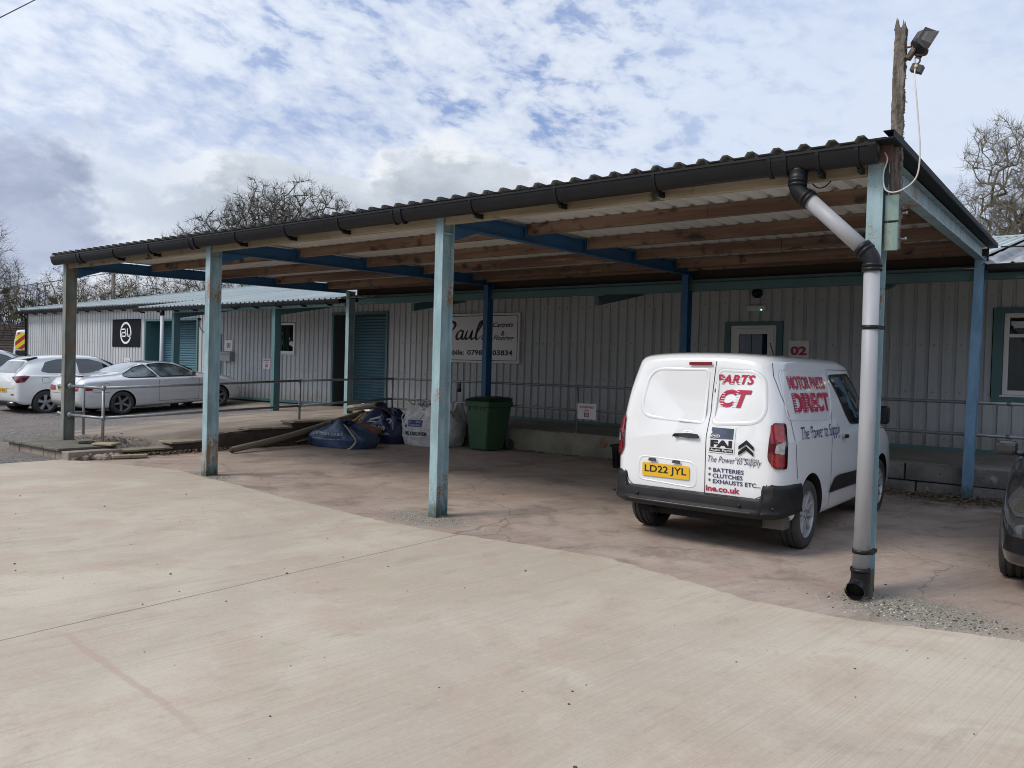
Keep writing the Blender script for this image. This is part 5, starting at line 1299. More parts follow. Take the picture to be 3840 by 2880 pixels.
# signwriting
def speed_text(b, string, u0, v0, W_, H_, axis, n, frac, flip=False, shear=0.0, **kw):
    """red letters with the left part of each cut into white speed lines"""
    van.text(b, string, u0, v0, axis, .1, .007, width=W_, height=H_, shear=shear, **kw)
    mp = van.map(axis, .0095)
    def ext(q): v_ = text_polys(q, 1.0, **kw)[0]; return min(p_[0] for p_ in v_), max(p_[0] for p_ in v_)
    a0, a1 = ext(string); full = W_-shear*H_ if shear else W_
    for i, ch in enumerate(string):
        if ch == ' ': continue
        lw = ext(ch); lw = lw[1]-lw[0]; xe = ext(string[:i+1])[1]; k = full/(a1-a0); xs_, xw = u0+(xe-lw-a0)*k, lw*k
        for j in range(n):
            z0 = v0+H_*(j+.22)/n; z1 = z0+H_/n*.27; f = frac*(1.15-.7*j/n); A = xs_+shear*(z0-v0)-.006; C_ = A+xw*f
            b.face([mp(A,z0), mp(C_,z0), mp(C_-.006,z1), mp(A,z1)], mi=1)
b = Bm()
speed_text(b, 'PARTS', .185, 1.535, .375, .088, 'B', 4, .34, shear=.30, bold=.03)
speed_text(b, 'CT', .225, 1.322, .315, .165, 'B', 7, .32, shear=.30, bold=.045)
b.face([van.map('B', .007)(u, v) for u, v in ((.172,1.455),(.195,1.455),(.206,1.49),(.176,1.49))], mi=0)
mesh('rear_lettering', b, [REDINK, VANW], van.body, fix=False)
b = Bm()
speed_text(b, 'MOTOR PARTS', .36, 1.500, 1.04, .125, 'R', 5, .24, bold=.035)
speed_text(b, 'DIRECT', .37, 1.285, 1.06, .185, 'R', 8, .32, bold=.05)
mesh('side_lettering', b, [REDINK, VANW], van.body, fix=False)
def script(b, u0, v0, W_, H_, axis, off):
    van.text(b, 'The Power to Supply', u0, v0, axis, .1, off, width=W_, height=H_, shear=.32, bold=-.004)
b = Bm(); script(b, .45, 1.005, 1.22, .155, 'R', .006); mesh('side_script', b, NAVYINK, van.body, fix=False)
b = Bm(); script(b, .165, .800, .50, .075, 'B', .006)
mesh('rear_script', b, NAVYINK, van.body, fix=False)
for i, s_ in enumerate(('* BATTERIES', '* CLUTCHES', '* EXHAUSTS ETC...')):
    b = Bm(); van.text(b, s_, .172, .728-.052*i, 'B', .1, .006, width=(.335,.325,.49)[i], height=.040, bold=.02); mesh('lettering', b, NAVYINK, van.body, fix=False)
b = Bm(); van.text(b, 'ine.co.uk', .150, .548, 'B', .1, .006, width=.325, height=.055, bold=.03); mesh('web_address', b, REDINK, van.body, fix=False)
st = van.patch('sticker', [(.165,.905),(.412,.902),(.415,1.145),(.175,1.150)], 'B', WHITEINK, .006, .1)
van.patch('sticker_panel', [(.182,1.035),(.398,1.033),(.40,1.130),(.188,1.134)], 'B', mat('sticker_blue', (.035,.05,.085), .4, var=.6, vscale=9, col2=(.10,.13,.19)), .008, .1, st)
b = Bm(); van.text(b, 'FAI', .185, .956, 'B', .1, .009, width=.205, height=.066, bold=.06); mesh('lettering', b, BLACKINK, st, fix=False)
van.patch('sticker_band', [(.176,.915),(.402,.913),(.403,.946),(.178,.948)], 'B', BLACKINK, .008, .1, st)
b = Bm(); van.text(b, 'Auto Parts', .184, .922, 'B', .1, .010, width=.21, height=.019, bold=.02)
mp = van.map('B', .010); N_ = 20
for k in range(N_):
    a0, a1 = math.tau*k/N_, math.tau*(k+1)/N_; b.face([mp(.232+r_*1.0*math.cos(a), 1.057+r_*.42*math.sin(a)) for r_, a in ((.042,a0),(.042,a1),(.036,a1),(.036,a0))])
van.text(b, 'PRO', .205, 1.050, 'B', .1, .010, width=.054, height=.014, bold=.02); mesh('lettering', b, WHITEINK, st, fix=False)
b = Bm(); mp = van.map('B', .012)       # double chevron
for dz in (0, .052):
    for s_ in (-1, 1):
        b.face([mp(.522+s_*x, .900+dz+z) for x, z in ((0,.050),(0,.088),(.070,.030),(.070,-.002))])
mesh('chevron_emblem', b, mat('emblem_dark', (.03,.03,.035), .25, .6), van.body, fix=True)
b = Bm(); van.text(b, 'CITROËN', .425, .858, 'B', .1, .008, width=.20, height=.024, bold=.01); mesh('marque_lettering', b, mat('marque_grey', (.12,.12,.13), .3, .5), van.body, fix=False)
# right flank
van.patch('side_window', [(1.63,1.635),(2.42,1.655),(2.93,1.24),(2.55,1.13),(2.10,1.145),(1.98,1.23)], 'R', CARGLASS, .006, .08, r=.05)
b = Bm(); van.line_into(b, rounded([(1.63,1.635),(2.42,1.655),(2.93,1.24),(2.55,1.13),(2.10,1.145),(1.98,1.23)], .05), 'R', .028, .009, True); mesh('window_seal', b, BLACKP, van.body)
van.patch('side_window', [(1.63,1.635),(2.42,1.655),(2.93,1.24),(2.55,1.13),(2.10,1.145),(1.98,1.23)], 'L', CARGLASS, .006, .08, r=.05)
van.patch('windscreen', [(-.62,2.72),(.62,2.72),(.70,3.32),(-.70,3.32)], 'T', CARGLASS, .006, .1, r=.08)
van.patch('side_moulding', [(1.27,.475),(2.92,.475),(2.92,.615),(1.58,.630),(1.45,.615)], 'R', TRIM, .014, .1, r=.03)
van.patch('door_handle', [(1.70,1.00),(1.86,.99),(1.88,1.03),(1.70,1.04)], 'R', BLACKP, .03, .1, r=.015)
van.patch('side_repeater', [(3.02,.865),(3.06,.86),(3.06,.89),(3.02,.895)], 'R', mat('repeater', (.10,.10,.09), .3), .01, .1, r=.012)
b = Bm(); b.box(.93,1.12,2.62,2.74,1.12,1.32); b.bevel(.04,3); b.tube([(.86,2.68,1.16),(.95,2.68,1.18)], .03, 8); mesh('wing_mirror', b, BLACKP, van.root)
b = Bm(); b.tube([(-.05,2.3,1.80),(-.05,2.12,2.0)], .006, 6); mesh('aerial', b, BLACKP, van.root)

# ------------------------------------------------------------------ cars in the yard
def common_glass(c, side, rear=None, front=None, sides='RL', dark=CARGLASS):
    for ax_ in sides:
        for i, poly in enumerate(side):
            c.patch('side_window', poly, ax_, dark, .005, .08, r=.04)
    if rear: c.patch('rear_window', rear, 'T' if rear[0][1] < 3 and len(rear[0]) == 2 and rear[-1][1] > -9 and c.rear_axis == 'T' else 'B', dark, .005, .1, r=.05)
    if front: c.patch('windscreen', front, 'T', dark, .006, .1, r=.06)
SILVER = paint_mat('silver_car_paint', (.68,.69,.70), .30, .9, .2, dirt=.22)
BST = [(-.09,.40,.70,.77,.72,.68,.52),(-.05,.32,.80,.87,.775,.73,.58),(.04,.25,.90,.975,.84,.785,.645),(.20,.21,.925,1.02,.862,.80,.665),(.6,.19,.94,1.045,.880,.815,.68),(.92,.185,.945,1.075,.880,.812,.68),
       (1.25,.185,.94,1.205,.878,.808,.63),(1.6,.185,.935,1.312,.876,.805,.590),(2.05,.185,.925,1.345,.876,.803,.575),(2.45,.185,.92,1.325,.876,.803,.58),(2.8,.185,.915,1.225,.876,.803,.61),(3.12,.185,.91,1.055,.876,.803,.67),
       (3.35,.185,.89,.975,.876,.798,.70),(3.8,.19,.84,.93,.872,.785,.69),(4.15,.20,.76,.85,.85,.74,.64),(4.36,.22,.66,.75,.80,.68,.56),(4.49,.28,.55,.62,.66,.56,.42)]
bmw = Car('coupe_car', 'silver two door coupe with dark star wheels beside the ramp', 'car', (-19.93,3.17,.085), 0, BST,
          [(.93,.30,.345),(3.655,.30,.345)], SILVER, .022, rot=(R(3.0),0,R(1.5)), group='cars parked nose-in on the yard'); bmw.rear_axis = 'T'; bmw.root.scale = (1,1.045,1)
for s_ in (-1, 1):
    for y in (.93, 3.655): wheel(bmw, s_*.76, y, .305, .215, .225, 5, DALLOY, s_, dish=.03)
COUPEG = mat('coupe_glass', (.15,.185,.19), .03, coat=.6, var=.9, vscale=3.5, col2=(.025,.033,.035))
common_glass(bmw, [[(1.02,1.00),(1.05,1.045),(1.36,1.215),(1.62,1.275),(1.66,1.265),(1.90,.955),(1.15,.955)], [(1.74,1.285),(2.1,1.302),(2.42,1.272),(2.72,1.165),(2.98,1.02),(3.0,.945),(1.98,.95)]], dark=COUPEG)
bmw.patch('rear_window', [(-.62,.99),(.62,.99),(.50,1.56),(-.50,1.56)], 'T', mat('pale_rear_glass', (.16,.19,.20), .04, coat=1), .005, .1, r=.06)
bmw.patch('windscreen', [(-.52,2.52),(.52,2.52),(.66,3.12),(-.66,3.12)], 'T', CARGLASS, .006, .1, r=.06)
bmw.patch('roof_panel', [(-.50,1.62),(.50,1.62),(.52,2.46),(-.52,2.46)], 'T', mat('dark_roof_vinyl', (.04,.042,.05), .25, coat=.6), .004, .1, r=.05)
bmw.gaps([('R', [(1.90,.30),(1.92,.93)]), ('R', [(3.02,.28),(3.08,.90)]), ('R', [(1.90,.30),(3.02,.28)]), ('R', [(.24,.62),(.62,.60)]), ('B', [(-.74,.60),(.74,.60)]), ('R', [(1.25,.94),(3.05,.925)]), ('R', rounded([(.42,.83),(.60,.83),(.60,.70),(.42,.70),(.42,.83)],.02)), ('T', [(-.64,.90),(.64,.90)])], w=.007)
b = Bm(); bmw.line_into(b, [(1.30,.545),(3.2,.535)], 'R', .035, .006); bmw.line_into(b, [(.0,.545),(.5,.55)], 'R', .03, .006); mesh('side_rub_strip', b, SILVER, bmw.body)
b = Bm()
for poly in ([(1.02,1.00),(1.05,1.045),(1.36,1.215),(1.62,1.275),(1.66,1.265),(1.90,.955),(1.15,.955)], [(1.74,1.285),(2.1,1.302),(2.42,1.272),(2.72,1.165),(2.98,1.02),(3.0,.945),(1.98,.95)]): bmw.line_into(b, rounded(poly, .04), 'R', .018, .008, True)
mesh('window_seal', b, BLACKP, bmw.body)
bmw.patch('door_handle', [(2.02,.84),(2.22,.84),(2.22,.872),(2.02,.872)], 'R', SILVER, .02, .1, r=.012)
for s_ in (-1, 1):
    q = [(s_*.40,.78),(s_*.40,.665),(s_*.72,.665),(s_*.735,.80)] if s_ > 0 else [(-.735,.80),(-.72,.665),(-.40,.665),(-.40,.78)]
    L = bmw.patch('tail_lamp', q, 'B', REDLAMP, .006, .06, r=.02)
b = Bm(); bmw.line_into(b, [(.03,.73),(.20,.735)], 'R', .12, .008); mesh('tail_lamp', b, REDLAMP, bmw.root)
b = Bm(); b.box(-.62,.62,.07,.30,1.045,1.065); b.box(-.62,-.58,.12,.26,1.0,1.05); b.box(.58,.62,.12,.26,1.0,1.05); b.bevel(.008,1); mesh('boot_spoiler', b, SILVER, bmw.root)
plate(bmw, -.26,.26,.67,.78, 'B', 'EA19 KFV', YPLATE)
b = Bm(); b.box(.86,1.02,2.76,2.88,.955,1.06); b.bevel(.03,3); mesh('wing_mirror', b, mat('mirror_grey', (.10,.10,.11), .3), bmw.root)
b = Bm(); bmesh.ops.create_uvsphere(b.b, u_segments=12, v_segments=8, radius=.11, matrix=Matrix.Translation((.33,1.55,1.08)) @ Matrix.Diagonal((.9,.55,1,1))); 
mesh('head_restraint', b, mat('seat_black', (.02,.02,.022), .8), bmw.root, smooth=True)

PWHITE = paint_mat('white_car_paint', (.68,.69,.68), .26, 1.0, dirt=.06)
PST = [(0,.42,.76,.83,.74,.70,.54),(.04,.33,.92,.99,.825,.79,.62),(.10,.29,.99,1.075,.855,.815,.64),(.22,.26,1.0,1.21,.866,.815,.60),(.40,.25,1.0,1.375,.872,.812,.565),(.62,.245,1.0,1.425,.874,.81,.585),(1.1,.24,.99,1.458,.876,.808,.595),
       (1.7,.24,.975,1.462,.876,.806,.595),(2.15,.24,.965,1.432,.876,.806,.60),(2.5,.24,.96,1.325,.876,.806,.62),(2.85,.24,.955,1.13,.876,.804,.66),(3.08,.24,.945,1.03,.874,.80,.69),(3.5,.245,.90,.98,.865,.78,.67),(3.82,.26,.80,.885,.83,.72,.60),(3.98,.28,.68,.76,.76,.64,.50),(4.07,.34,.56,.62,.66,.55,.42)]
PSIDE = [[(.62,1.08),(.80,1.31),(1.10,1.375),(1.48,1.385),(1.48,1.015),(.80,1.035)], [(1.60,1.385),(1.95,1.375),(2.25,1.30),(2.78,1.02),(2.72,.99),(1.60,1.01)]]
def hatch(name, label, loc, rz, paint, scale=(1,1,1), rot=None, plate_t='EK21 BZF', group='cars parked nose-in on the yard', rails=False):
    def wp(q): return Vector((q.x*scale[0], q.y*scale[1], q.z*scale[2]))
    sx, sy, sz = scale
    st = [(s_[0]*sy,)+tuple(v*sz for v in s_[1:4])+tuple(v*sx for v in s_[4:7]) for s_ in PST]
    c = Car(name, label, 'car', loc, rz, st, [(.70*sy,.31,.365),(3.25*sy,.31,.365)], paint, .022*sz, rot=rot, group=group); c.rear_axis = 'B'
    for s_ in (-1, 1):
        for y in (.70*sy, 3.25*sy): wheel(c, s_*(.76*sx), y, .318, .205, .225, 5, ALLOY, s_, split=True, dish=.0)
    sc = lambda P: [(p_[0]*sy, p_[1]*sz) for p_ in P]; bc = lambda P: [(p_[0]*sx, p_[1]*sz) for p_ in P]; tc = lambda P: [(p_[0]*sx, p_[1]*sy) for p_ in P]
    for ax_ in 'RL':
        for P in PSIDE: c.patch('side_window', sc(P), ax_, CARGLASS, .005, .08, r=.05)
    c.patch('rear_window', bc([(-.60,1.045),(.60,1.045),(.52,1.33),(-.52,1.33)]), 'B', mat('rear_screen', (.10,.11,.115), .04, coat=1), .006, .08, r=.04)
    c.patch('windscreen', tc([(-.56,2.22),(.56,2.22),(.66,2.86),(-.66,2.86)]), 'T', CARGLASS, .006, .1, r=.06)
    b = Bm(); b.prism([(-.55*sx,.36*sy,1.385*sz),(-.55*sx,.66*sy,1.445*sz),(-.55*sx,.62*sy,1.395*sz),(-.55*sx,.42*sy,1.345*sz)], (1.10*sx,0,0)); b.bevel(.008,1); mesh('tailgate_spoiler', b, BLACKP if not rails else paint, c.root)
    for s_ in (-1, 1):
        ax_ = lambda u, v, s_=s_: ((s_*(.45*sx+2*math.cos(u)), .42*sy+2*math.sin(u), v), (-s_*math.cos(u), -math.sin(u), 0))
        c.patch('tail_lamp', [(R(-82),.955*sz),(R(-50),.81*sz),(R(-30),.83*sz),(R(-14),.975*sz),(R(-30),.985*sz)], ax_, mat('wine_lamp', (.13,.008,.016), .12, coat=1), .007, .05)
    c.gaps([('R', sc([(1.54,.32),(1.55,.98)])), ('R', sc([(2.70,.30),(2.76,.96)])), ('R', sc([(.95,.60),(1.02,.99)])), ('R', sc([(1.0,.92),(2.9,.90)])), ('R', sc([(1.0,.30),(2.7,.28)])), ('R', rounded(sc([(.62,.93),(.80,.93),(.80,.79),(.62,.79),(.62,.93)]), .03)), ('B', bc([(-.72,.72),(-.60,.66),(.60,.66),(.72,.72)]))], w=.007)
    b = Bm(); c.line_into(b, sc([(1.65,.86),(1.85,.86)]), 'R', .03, .012); c.line_into(b, sc([(1.15,.87),(1.33,.87)]), 'R', .03, .012); mesh('door_handle', b, paint, c.root)
    plate(c, -.26*sx,.26*sx,.57*sz,.67*sz, 'B', plate_t, YPLATE)
    c.patch('reflector', bc([(.48,.50),(.68,.505),(.66,.535),(.50,.53)]), 'B', DREDLAMP, .006, .1)
    b = Bm(); b.box(-.68*sx,.68*sx,.0,.30,.25,.36); b.bevel(.03,2); mesh('rear_valance', b, BLACKP, c.root)
    b = Bm(); b.tube([(.35*sx,-.01,.33),(.60*sx,.0,.33)], .028, 8); mesh('exhaust_trim', b, CHROME, c.root)
    b = Bm(); b.tube([(0,.72*sy,1.44*sz),(0,.50*sy,1.62*sz)], .008, 6); mesh('aerial', b, BLACKP, c.root)
    b = Bm(); b.box(.86*sx,1.0*sx,2.62*sy,2.74*sy,.98*sz,1.09*sz); b.bevel(.03,3); mesh('wing_mirror', b, paint, c.root)
    if rails:
        for s_ in (-1, 1):
            b = Bm(); b.tube(spline([(s_*.56*sx,.75*sy,1.45*sz),(s_*.57*sx,.85*sy,1.50*sz),(s_*.58*sx,1.5*sy,1.515*sz),(s_*.58*sx,2.1*sy,1.47*sz),(s_*.58*sx,2.2*sy,1.43*sz)],5), .014, 6); mesh('roof_rail', b, BLACKP, c.root)
    return c
hatch('hatchback_car', 'white hatchback with a black tailgate spoiler just left of the silver coupe', (-21.95,2.42,.03), R(1.5), PWHITE, (1.0,1.0,1.06), rot=(R(2.2),0,R(1.5)))
hatch('estate_car', 'white car with dark roof rails seen over the roof of the white hatchback', (-25.0,.95,.10), R(2), paint_mat('bright_white_paint', (.74,.75,.77), .26, 1.0), (1.02,1.10,1.11), rot=(R(1.5),0,R(2)), rails=True, plate_t='KX20 VTM')
hatch('estate_car', 'dark grey car with only its roof and windows showing behind the white cars', (-27.9,.45,.22), R(2), paint_mat('dark_grey_paint', (.02,.022,.026), .22, 1.0), (1.05,1.08,1.24), rot=(R(1),0,R(2)), plate_t='FD19 OXH')

# dark grey car nosing in from the right-hand edge
DGREY = paint_mat('charcoal_car_paint', (.028,.030,.034), .22, 1.0, .3, dirt=.25, dcol=(.10,.09,.08))
DST = [(0,.40,.80,.88,.74,.70,.54),(.10,.29,1.0,1.10,.865,.82,.64),(.45,.22,1.0,1.38,.89,.82,.58),(1.1,.20,.98,1.46,.895,.815,.60),(1.9,.20,.96,1.45,.895,.812,.60),(2.5,.20,.955,1.29,.895,.812,.63),(2.95,.20,.95,1.06,.893,.81,.69),
       (3.2,.20,.92,1.0,.89,.80,.70),(3.6,.21,.86,.94,.88,.78,.68),(3.9,.21,.76,.86,.865,.75,.64),(4.10,.22,.66,.78,.83,.70,.58),(4.22,.24,.60,.70,.76,.63,.50),(4.30,.30,.52,.60,.62,.52,.38)]
dc = Car('saloon_car', 'dark grey car at the right edge with its headlamp facing the viewer', 'car', (1.60,4.98,-.014), R(180), DST, [(.72,.315,.36),(3.44,.315,.36)], DGREY, .022); dc.rear_axis = 'B'
for s_ in (-1, 1):
    for y in (.72, 3.44): wheel(dc, s_*.785, y, .318, .205, .225, 5, ALLOY, s_, split=True)
for ax_ in 'RL':
    for P in PSIDE: dc.patch('side_window', [(p_[0]*1.04, p_[1]) for p_ in P], ax_, CARGLASS, .005, .08, r=.05)
dc.patch('windscreen', [(-.56,2.42),(.56,2.42),(.68,2.98),(-.68,2.98)], 'T', CARGLASS, .006, .1, r=.06)
for s_ in (-1, 1):
    ax_ = lambda u, v, s_=s_: ((s_*(.40+2*math.cos(u)), 3.55+2*math.sin(u), v), (-s_*math.cos(u), -math.sin(u), 0))
    L = dc.patch('headlamp', [(R(60),.60),(R(78),.60),(R(80),.70),(R(52),.785),(R(36),.80),(R(46),.68)], ax_, mat('headlamp_bowl', (.05,.05,.053), .08, coat=1), .006, .05)
    dc.patch('headlamp_lens', [(R(62)+R(9)*math.cos(a), .675+.048*math.sin(a)) for a in [math.tau*k/14 for k in range(14)]], ax_, CHROME, .009, .05, L)
    dc.patch('lower_grille', [(R(52),.34),(R(78),.33),(R(80),.45),(R(56),.46)], ax_, BLACKP, .008, .05)
dc.patch('grille', [(-.42,.50),(.42,.50),(.46,.66),(-.46,.66)], 'F', BLACKP, .008, .1, r=.05)
dc.gaps([('L', [(2.75,.30),(2.85,.95)]), ('R', [(2.75,.30),(2.85,.95)]), ('F', [(-.62,.69),(.62,.69)])], w=.007)
for s_ in (-1, 1):
    b = Bm(); b.box(*sorted((s_*.86,s_*1.04)),2.60,2.74,.955,1.085); b.bevel(.04,3); b.tube([(s_*.80,2.66,.97),(s_*.95,2.66,.985)], .022, 8); mesh('wing_mirror', b, DGREY, dc.root)

# service van standing beyond the far corner of the building
SVW = paint_mat('service_white_paint', (.70,.71,.72), .3, 1.0)
sv = Car('service_van', 'far white service van with yellow and red chevrons on its rear', 'van', (-41.0,10.75,.38), R(50), [(s_[0]*1.2,s_[1]*1.1,s_[2]*1.15,s_[3]*1.38,s_[4]*1.05,s_[5]*1.05,s_[6]*1.1) for s_ in VST], [(.9,.36,.40),(4.1,.36,.40)], SVW, .03); sv.rear_axis = 'B'
for s_ in (-1, 1):
    for y in (.9, 4.1): wheel(sv, s_*.80, y, .335, .21, .215, 8, ALLOY, s_)
b = Bm(); yl, rd = 0, 1
for k in range(8):
    for s_ in (-1, 1):
        xa, xb = .80*k/8, .80*(k+1)/8; z0 = 1.55; z1 = 2.36-.10*(k > 6)
        for j in range(-2, 8):
            za, zb_ = z0+.22*j-.9*xa+.55, z0+.22*j-.9*xb+.55
            P = [(s_*xa, max(z0, min(z1, za))), (s_*xb, max(z0, min(z1, zb_))), (s_*xb, max(z0, min(z1, zb_+.22))), (s_*xa, max(z0, min(z1, za+.22)))]
            if P[3][1]-P[0][1] < .01 and P[2][1]-P[1][1] < .01: continue
            mp = sv.map('B', .012); b.face([mp(*q) for q in P], mi=j % 2)
mesh('chevron_marking', b, [mat('hi_vis_yellow', (.80,.72,.03), .5), mat('hi_vis_red', (.45,.03,.03), .5)], sv.body, fix=True)
sv.patch('rear_window', [(-.70,1.22),(.70,1.22),(.70,1.48),(-.70,1.48)], 'B', CARGLASS, .014, .2, r=.04)
plate(sv, -.45,.45,.98,1.17, 'B', 'YE17 FZT', YPLATE)

# ------------------------------------------------------------------ wheelie bin
BING = mat('bin_green', (.032,.088,.040), .45, var=.4, vscale=3, col2=(.042,.105,.050), bump=.05, bscale=60)
wb = thing('wheelie_bin', 'dark green wheelie bin standing against the raised walk', 'bin', (-8.43,5.9,0), local=True)
wb.location = (-8.43,6.06,-.014); wb.rotation_euler = (0,0,R(-3))
b = Bm()      # front is -y
def bring(z, hx, y0, y1, r=.05):
    return [(p_[0], p_[1], z) for p_ in rounded([(-hx,y0),(hx,y0),(hx,y1),(-hx,y1)], r, 4)]
secs = [bring(.02,.225,-.30,.22), bring(.05,.232,-.325,.24), bring(.45,.262,-.345,.30), bring(.86,.292,-.362,.36), bring(.87,.315,-.385,.38), bring(.965,.322,-.392,.385), bring(.967,.285,-.36,.35), bring(.80,.27,-.34,.33)]
prev = None
for s_ in secs:
    r_ = [b.v(*p_) for p_ in s_]
    if prev:
        for k in range(len(r_)): b.b.faces.new((prev[k], prev[(k+1)%len(r_)], r_[(k+1)%len(r_)], r_[k]))
    else: b.b.faces.new(r_[::-1])
    prev = r_
b.b.faces.new(prev)
for k in range(5): x = -.2+.1*k; b.box(x-.006,x+.006,-.376,-.35,.80,.868)
mesh('tub', b, BING, wb, smooth=True, angle=30)
b = Bm(); secs = [bring(.969,.325,-.40,.34), bring(.985,.328,-.405,.36), bring(1.02,.30,-.34,.36,.06), bring(1.055,.26,-.20,.34,.07)]
prev = None
for s_ in secs:
    r_ = [b.v(*p_) for p_ in s_]
    if prev:
        for k in range(len(r_)): b.b.faces.new((prev[k], prev[(k+1)%len(r_)], r_[(k+1)%len(r_)], r_[k]))
    else: b.b.faces.new(r_[::-1])
    prev = r_
b.b.faces.new(prev); b.box(-.12,.12,-.19,.28,1.05,1.066); mesh('lid', b, mat('bin_lid_green', (.014,.032,.018), .4, var=.4, vscale=4), wb, smooth=True, angle=30)
b = Bm(); b.tube([(-.25,.41,1.02),(.25,.41,1.02)], .016, 8)
for x in (-.25,.25): b.tube([(x,.34,.98),(x,.41,1.02)], .014, 8)
mesh('handle', b, BING, wb)
for s_ in (-1, 1):
    b = Bm(); b.lathe([(0,-.028),(.10,-.028),(.112,-.015),(.112,.015),(.10,.028),(0,.028)], 'X', (s_*.30,.30,.112), 20); mesh('wheel', b, TYRE, wb, smooth=True, angle=40)

# ------------------------------------------------------------------ sacks, carpet offcuts and rubbish against the walk
def sack(name, label, loc, rz, dims, seed, m_, open_top=False, lump=.05, sag=.0, squash=1.0):
    """slumped woven sack, front is -y"""
    root = thing(name, label, 'sack', loc, rz, None, True)
    random.seed(seed); W_, D_, H_ = dims; b = bmesh.new(); nu, nv = 110, 40; rows = []
    ph = [random.uniform(0, 6.3) for _ in range(12)]; so = Vector((seed*3.1, seed*1.7, 0))
    def ridge(p_, f): return 1-2*abs(mnoise.noise(p_*f+so))
    for j in range(nv+1):
        t = j/nv; row = []
        for i in range(nu):
            a = math.tau*i/nu; ca, sa = math.cos(a), math.sin(a); e = .62
            x = math.copysign(abs(ca)**e, ca)*W_/2; y = math.copysign(abs(sa)**e, sa)*D_/2
            k = 1+.10*math.sin(math.pi*min(1, t*1.1))-.14*t**3
            if not open_top: k *= (1-.55*max(0, (t-.62)/.38)**1.6)
            q = Vector((x, y, H_*t)); cr = ridge(Vector((q.x*1.0, q.y, q.z*1.6)), 3.2)*.55+ridge(Vector((q.x, q.y, q.z*.6)), 7)*.35+ridge(q, 14)*.18
            fold = lump*(.8*cr+.4*math.sin(7*a+ph[0]+4*t))*(.45+.75*t)
            z = H_*t+sag*math.sin(2*a+ph[4])*t+(lump*.8*math.sin(3*a+ph[5])+lump*.5*math.sin(8*a+ph[6])+lump*.9*ridge(q, 6))*t**3
            row.append(b.verts.new((x*k+ca*fold, y*k+sa*fold, max(0, z))))
        rows.append(row)
    for A, C_ in zip(rows, rows[1:]):
        for i in range(nu): b.faces.new((A[i], A[(i+1)%nu], C_[(i+1)%nu], C_[i]))
    b.faces.new(rows[0][::-1])
    last = rows[-1]
    if open_top:
        c = sum((v.co for v in last), Vector())/nu; prev = last
        for f, dz in ((.92,-.02),(.86,-.10),(.5,-.08),(.2,-.02)):
            nr = [b.verts.new(Vector((c.x+(v.co.x-c.x)*f, c.y+(v.co.y-c.y)*f, v.co.z+dz+random.uniform(-.03,.03)))) for v in last]
            for i in range(nu): b.faces.new((prev[i], prev[(i+1)%nu], nr[(i+1)%nu], nr[i]))
            prev = nr
        b.faces.new(prev)
    else:
        c = sum((v.co for v in last), Vector())/nu; prev = last
        for f, dz in ((.6,.015),(.25,.02)):
            nr = [b.verts.new(Vector((c.x+(v.co.x-c.x)*f, c.y+(v.co.y-c.y)*f, v.co.z+dz+random.uniform(-.012,.012)))) for v in last]
            for i in range(nu): b.faces.new((prev[i], prev[(i+1)%nu], nr[(i+1)%nu], nr[i]))
            prev = nr
        b.faces.new(prev)
    bmesh.ops.recalc_face_normals(b, faces=b.faces); bvh = BVHTree.FromBMesh(b)
    o = mesh('bag', b, m_, root, smooth=True)
    def on(u, v, off=.012):
        h = bvh.ray_cast(Vector((u,-3,v)), Vector((0,1,0)))
        if h[0] is None: h = bvh.find_nearest(Vector((u,-D_/2,v)))
        return h[0]+Vector((0,-off,0))
    return root, on
BLUEB = mat('blue_woven_sack', (.030,.060,.125), .5, var=.8, vscale=6, col2=(.06,.095,.15), bump=.5, bscale=16)
NAVYB = mat('navy_woven_sack', (.016,.022,.080), .5, var=.8, vscale=6, col2=(.022,.028,.075), bump=.35, bscale=22)
WHITEB = mat('white_woven_sack', (.66,.655,.64), .6, var=.8, vscale=5, col2=(.46,.455,.44), bump=.8, bscale=18)
STRAP = mat('pale_strap', (.42,.36,.25), .7)
FADEINK = mat('faded_white_print', (.40,.43,.47), .6)
s1_, on = sack('builders_sack', 'slumped blue builders sack with faded white print, leftmost of the sacks', (-10.66,4.25,-.012), R(8), (1.28,.75,.37), 3, BLUEB, lump=.075, sag=.06)
b = Bm(); text_into(b, 'Jewson.co.uk', lambda u, v: on(-.42+u, .235+v-.02*math.sin(u*4)), .1, width=.78, height=.10, bold=.02, shear=.1)
text_into(b, 'buildingmaterials', lambda u, v: on(-.40+u, .165+v-.02*math.sin(u*4)), .1, width=.70, height=.035); mesh('print', b, FADEINK, s1_, fix=False)
for P in ([(-.50,-.16,.37),(-.53,-.36,.22),(-.50,-.42,.03)], [(-.1,-.1,.46),(.2,-.22,.45),(.48,-.33,.30),(.62,-.36,.16),(.55,-.44,.02),(.50,-.46,.005)], [(-.6,0,.28),(-.3,.05,.47),(0,-.1,.49),(.2,.1,.47)]):
    b = Bm(); b.tube(spline(P, 6), .020, 6, flat=.4); mesh('strap', b, STRAP if P[0][0] > -.3 else mat('blue_strap', (.012,.02,.05), .6), s1_)
b = Bm(); random.seed(11)
for k in range(7): b.tube(spline([(random.uniform(-.35,.35), random.uniform(-.15,.15), .43), (random.uniform(-.3,.3), random.uniform(-.1,.1), .51), (random.uniform(-.3,.3), random.uniform(-.2,.1), .45)], 5), random.uniform(.015,.04), 7, flat=.4)
mesh('neck_folds', b, NAVYB, s1_, smooth=True)
s2_, on = sack('builders_sack', 'fuller navy builders sack printed with a phone number in white', (-10.82,5.66,-.012), R(4), (.98,.78,.60), 8, NAVYB, lump=.07, sag=.03)
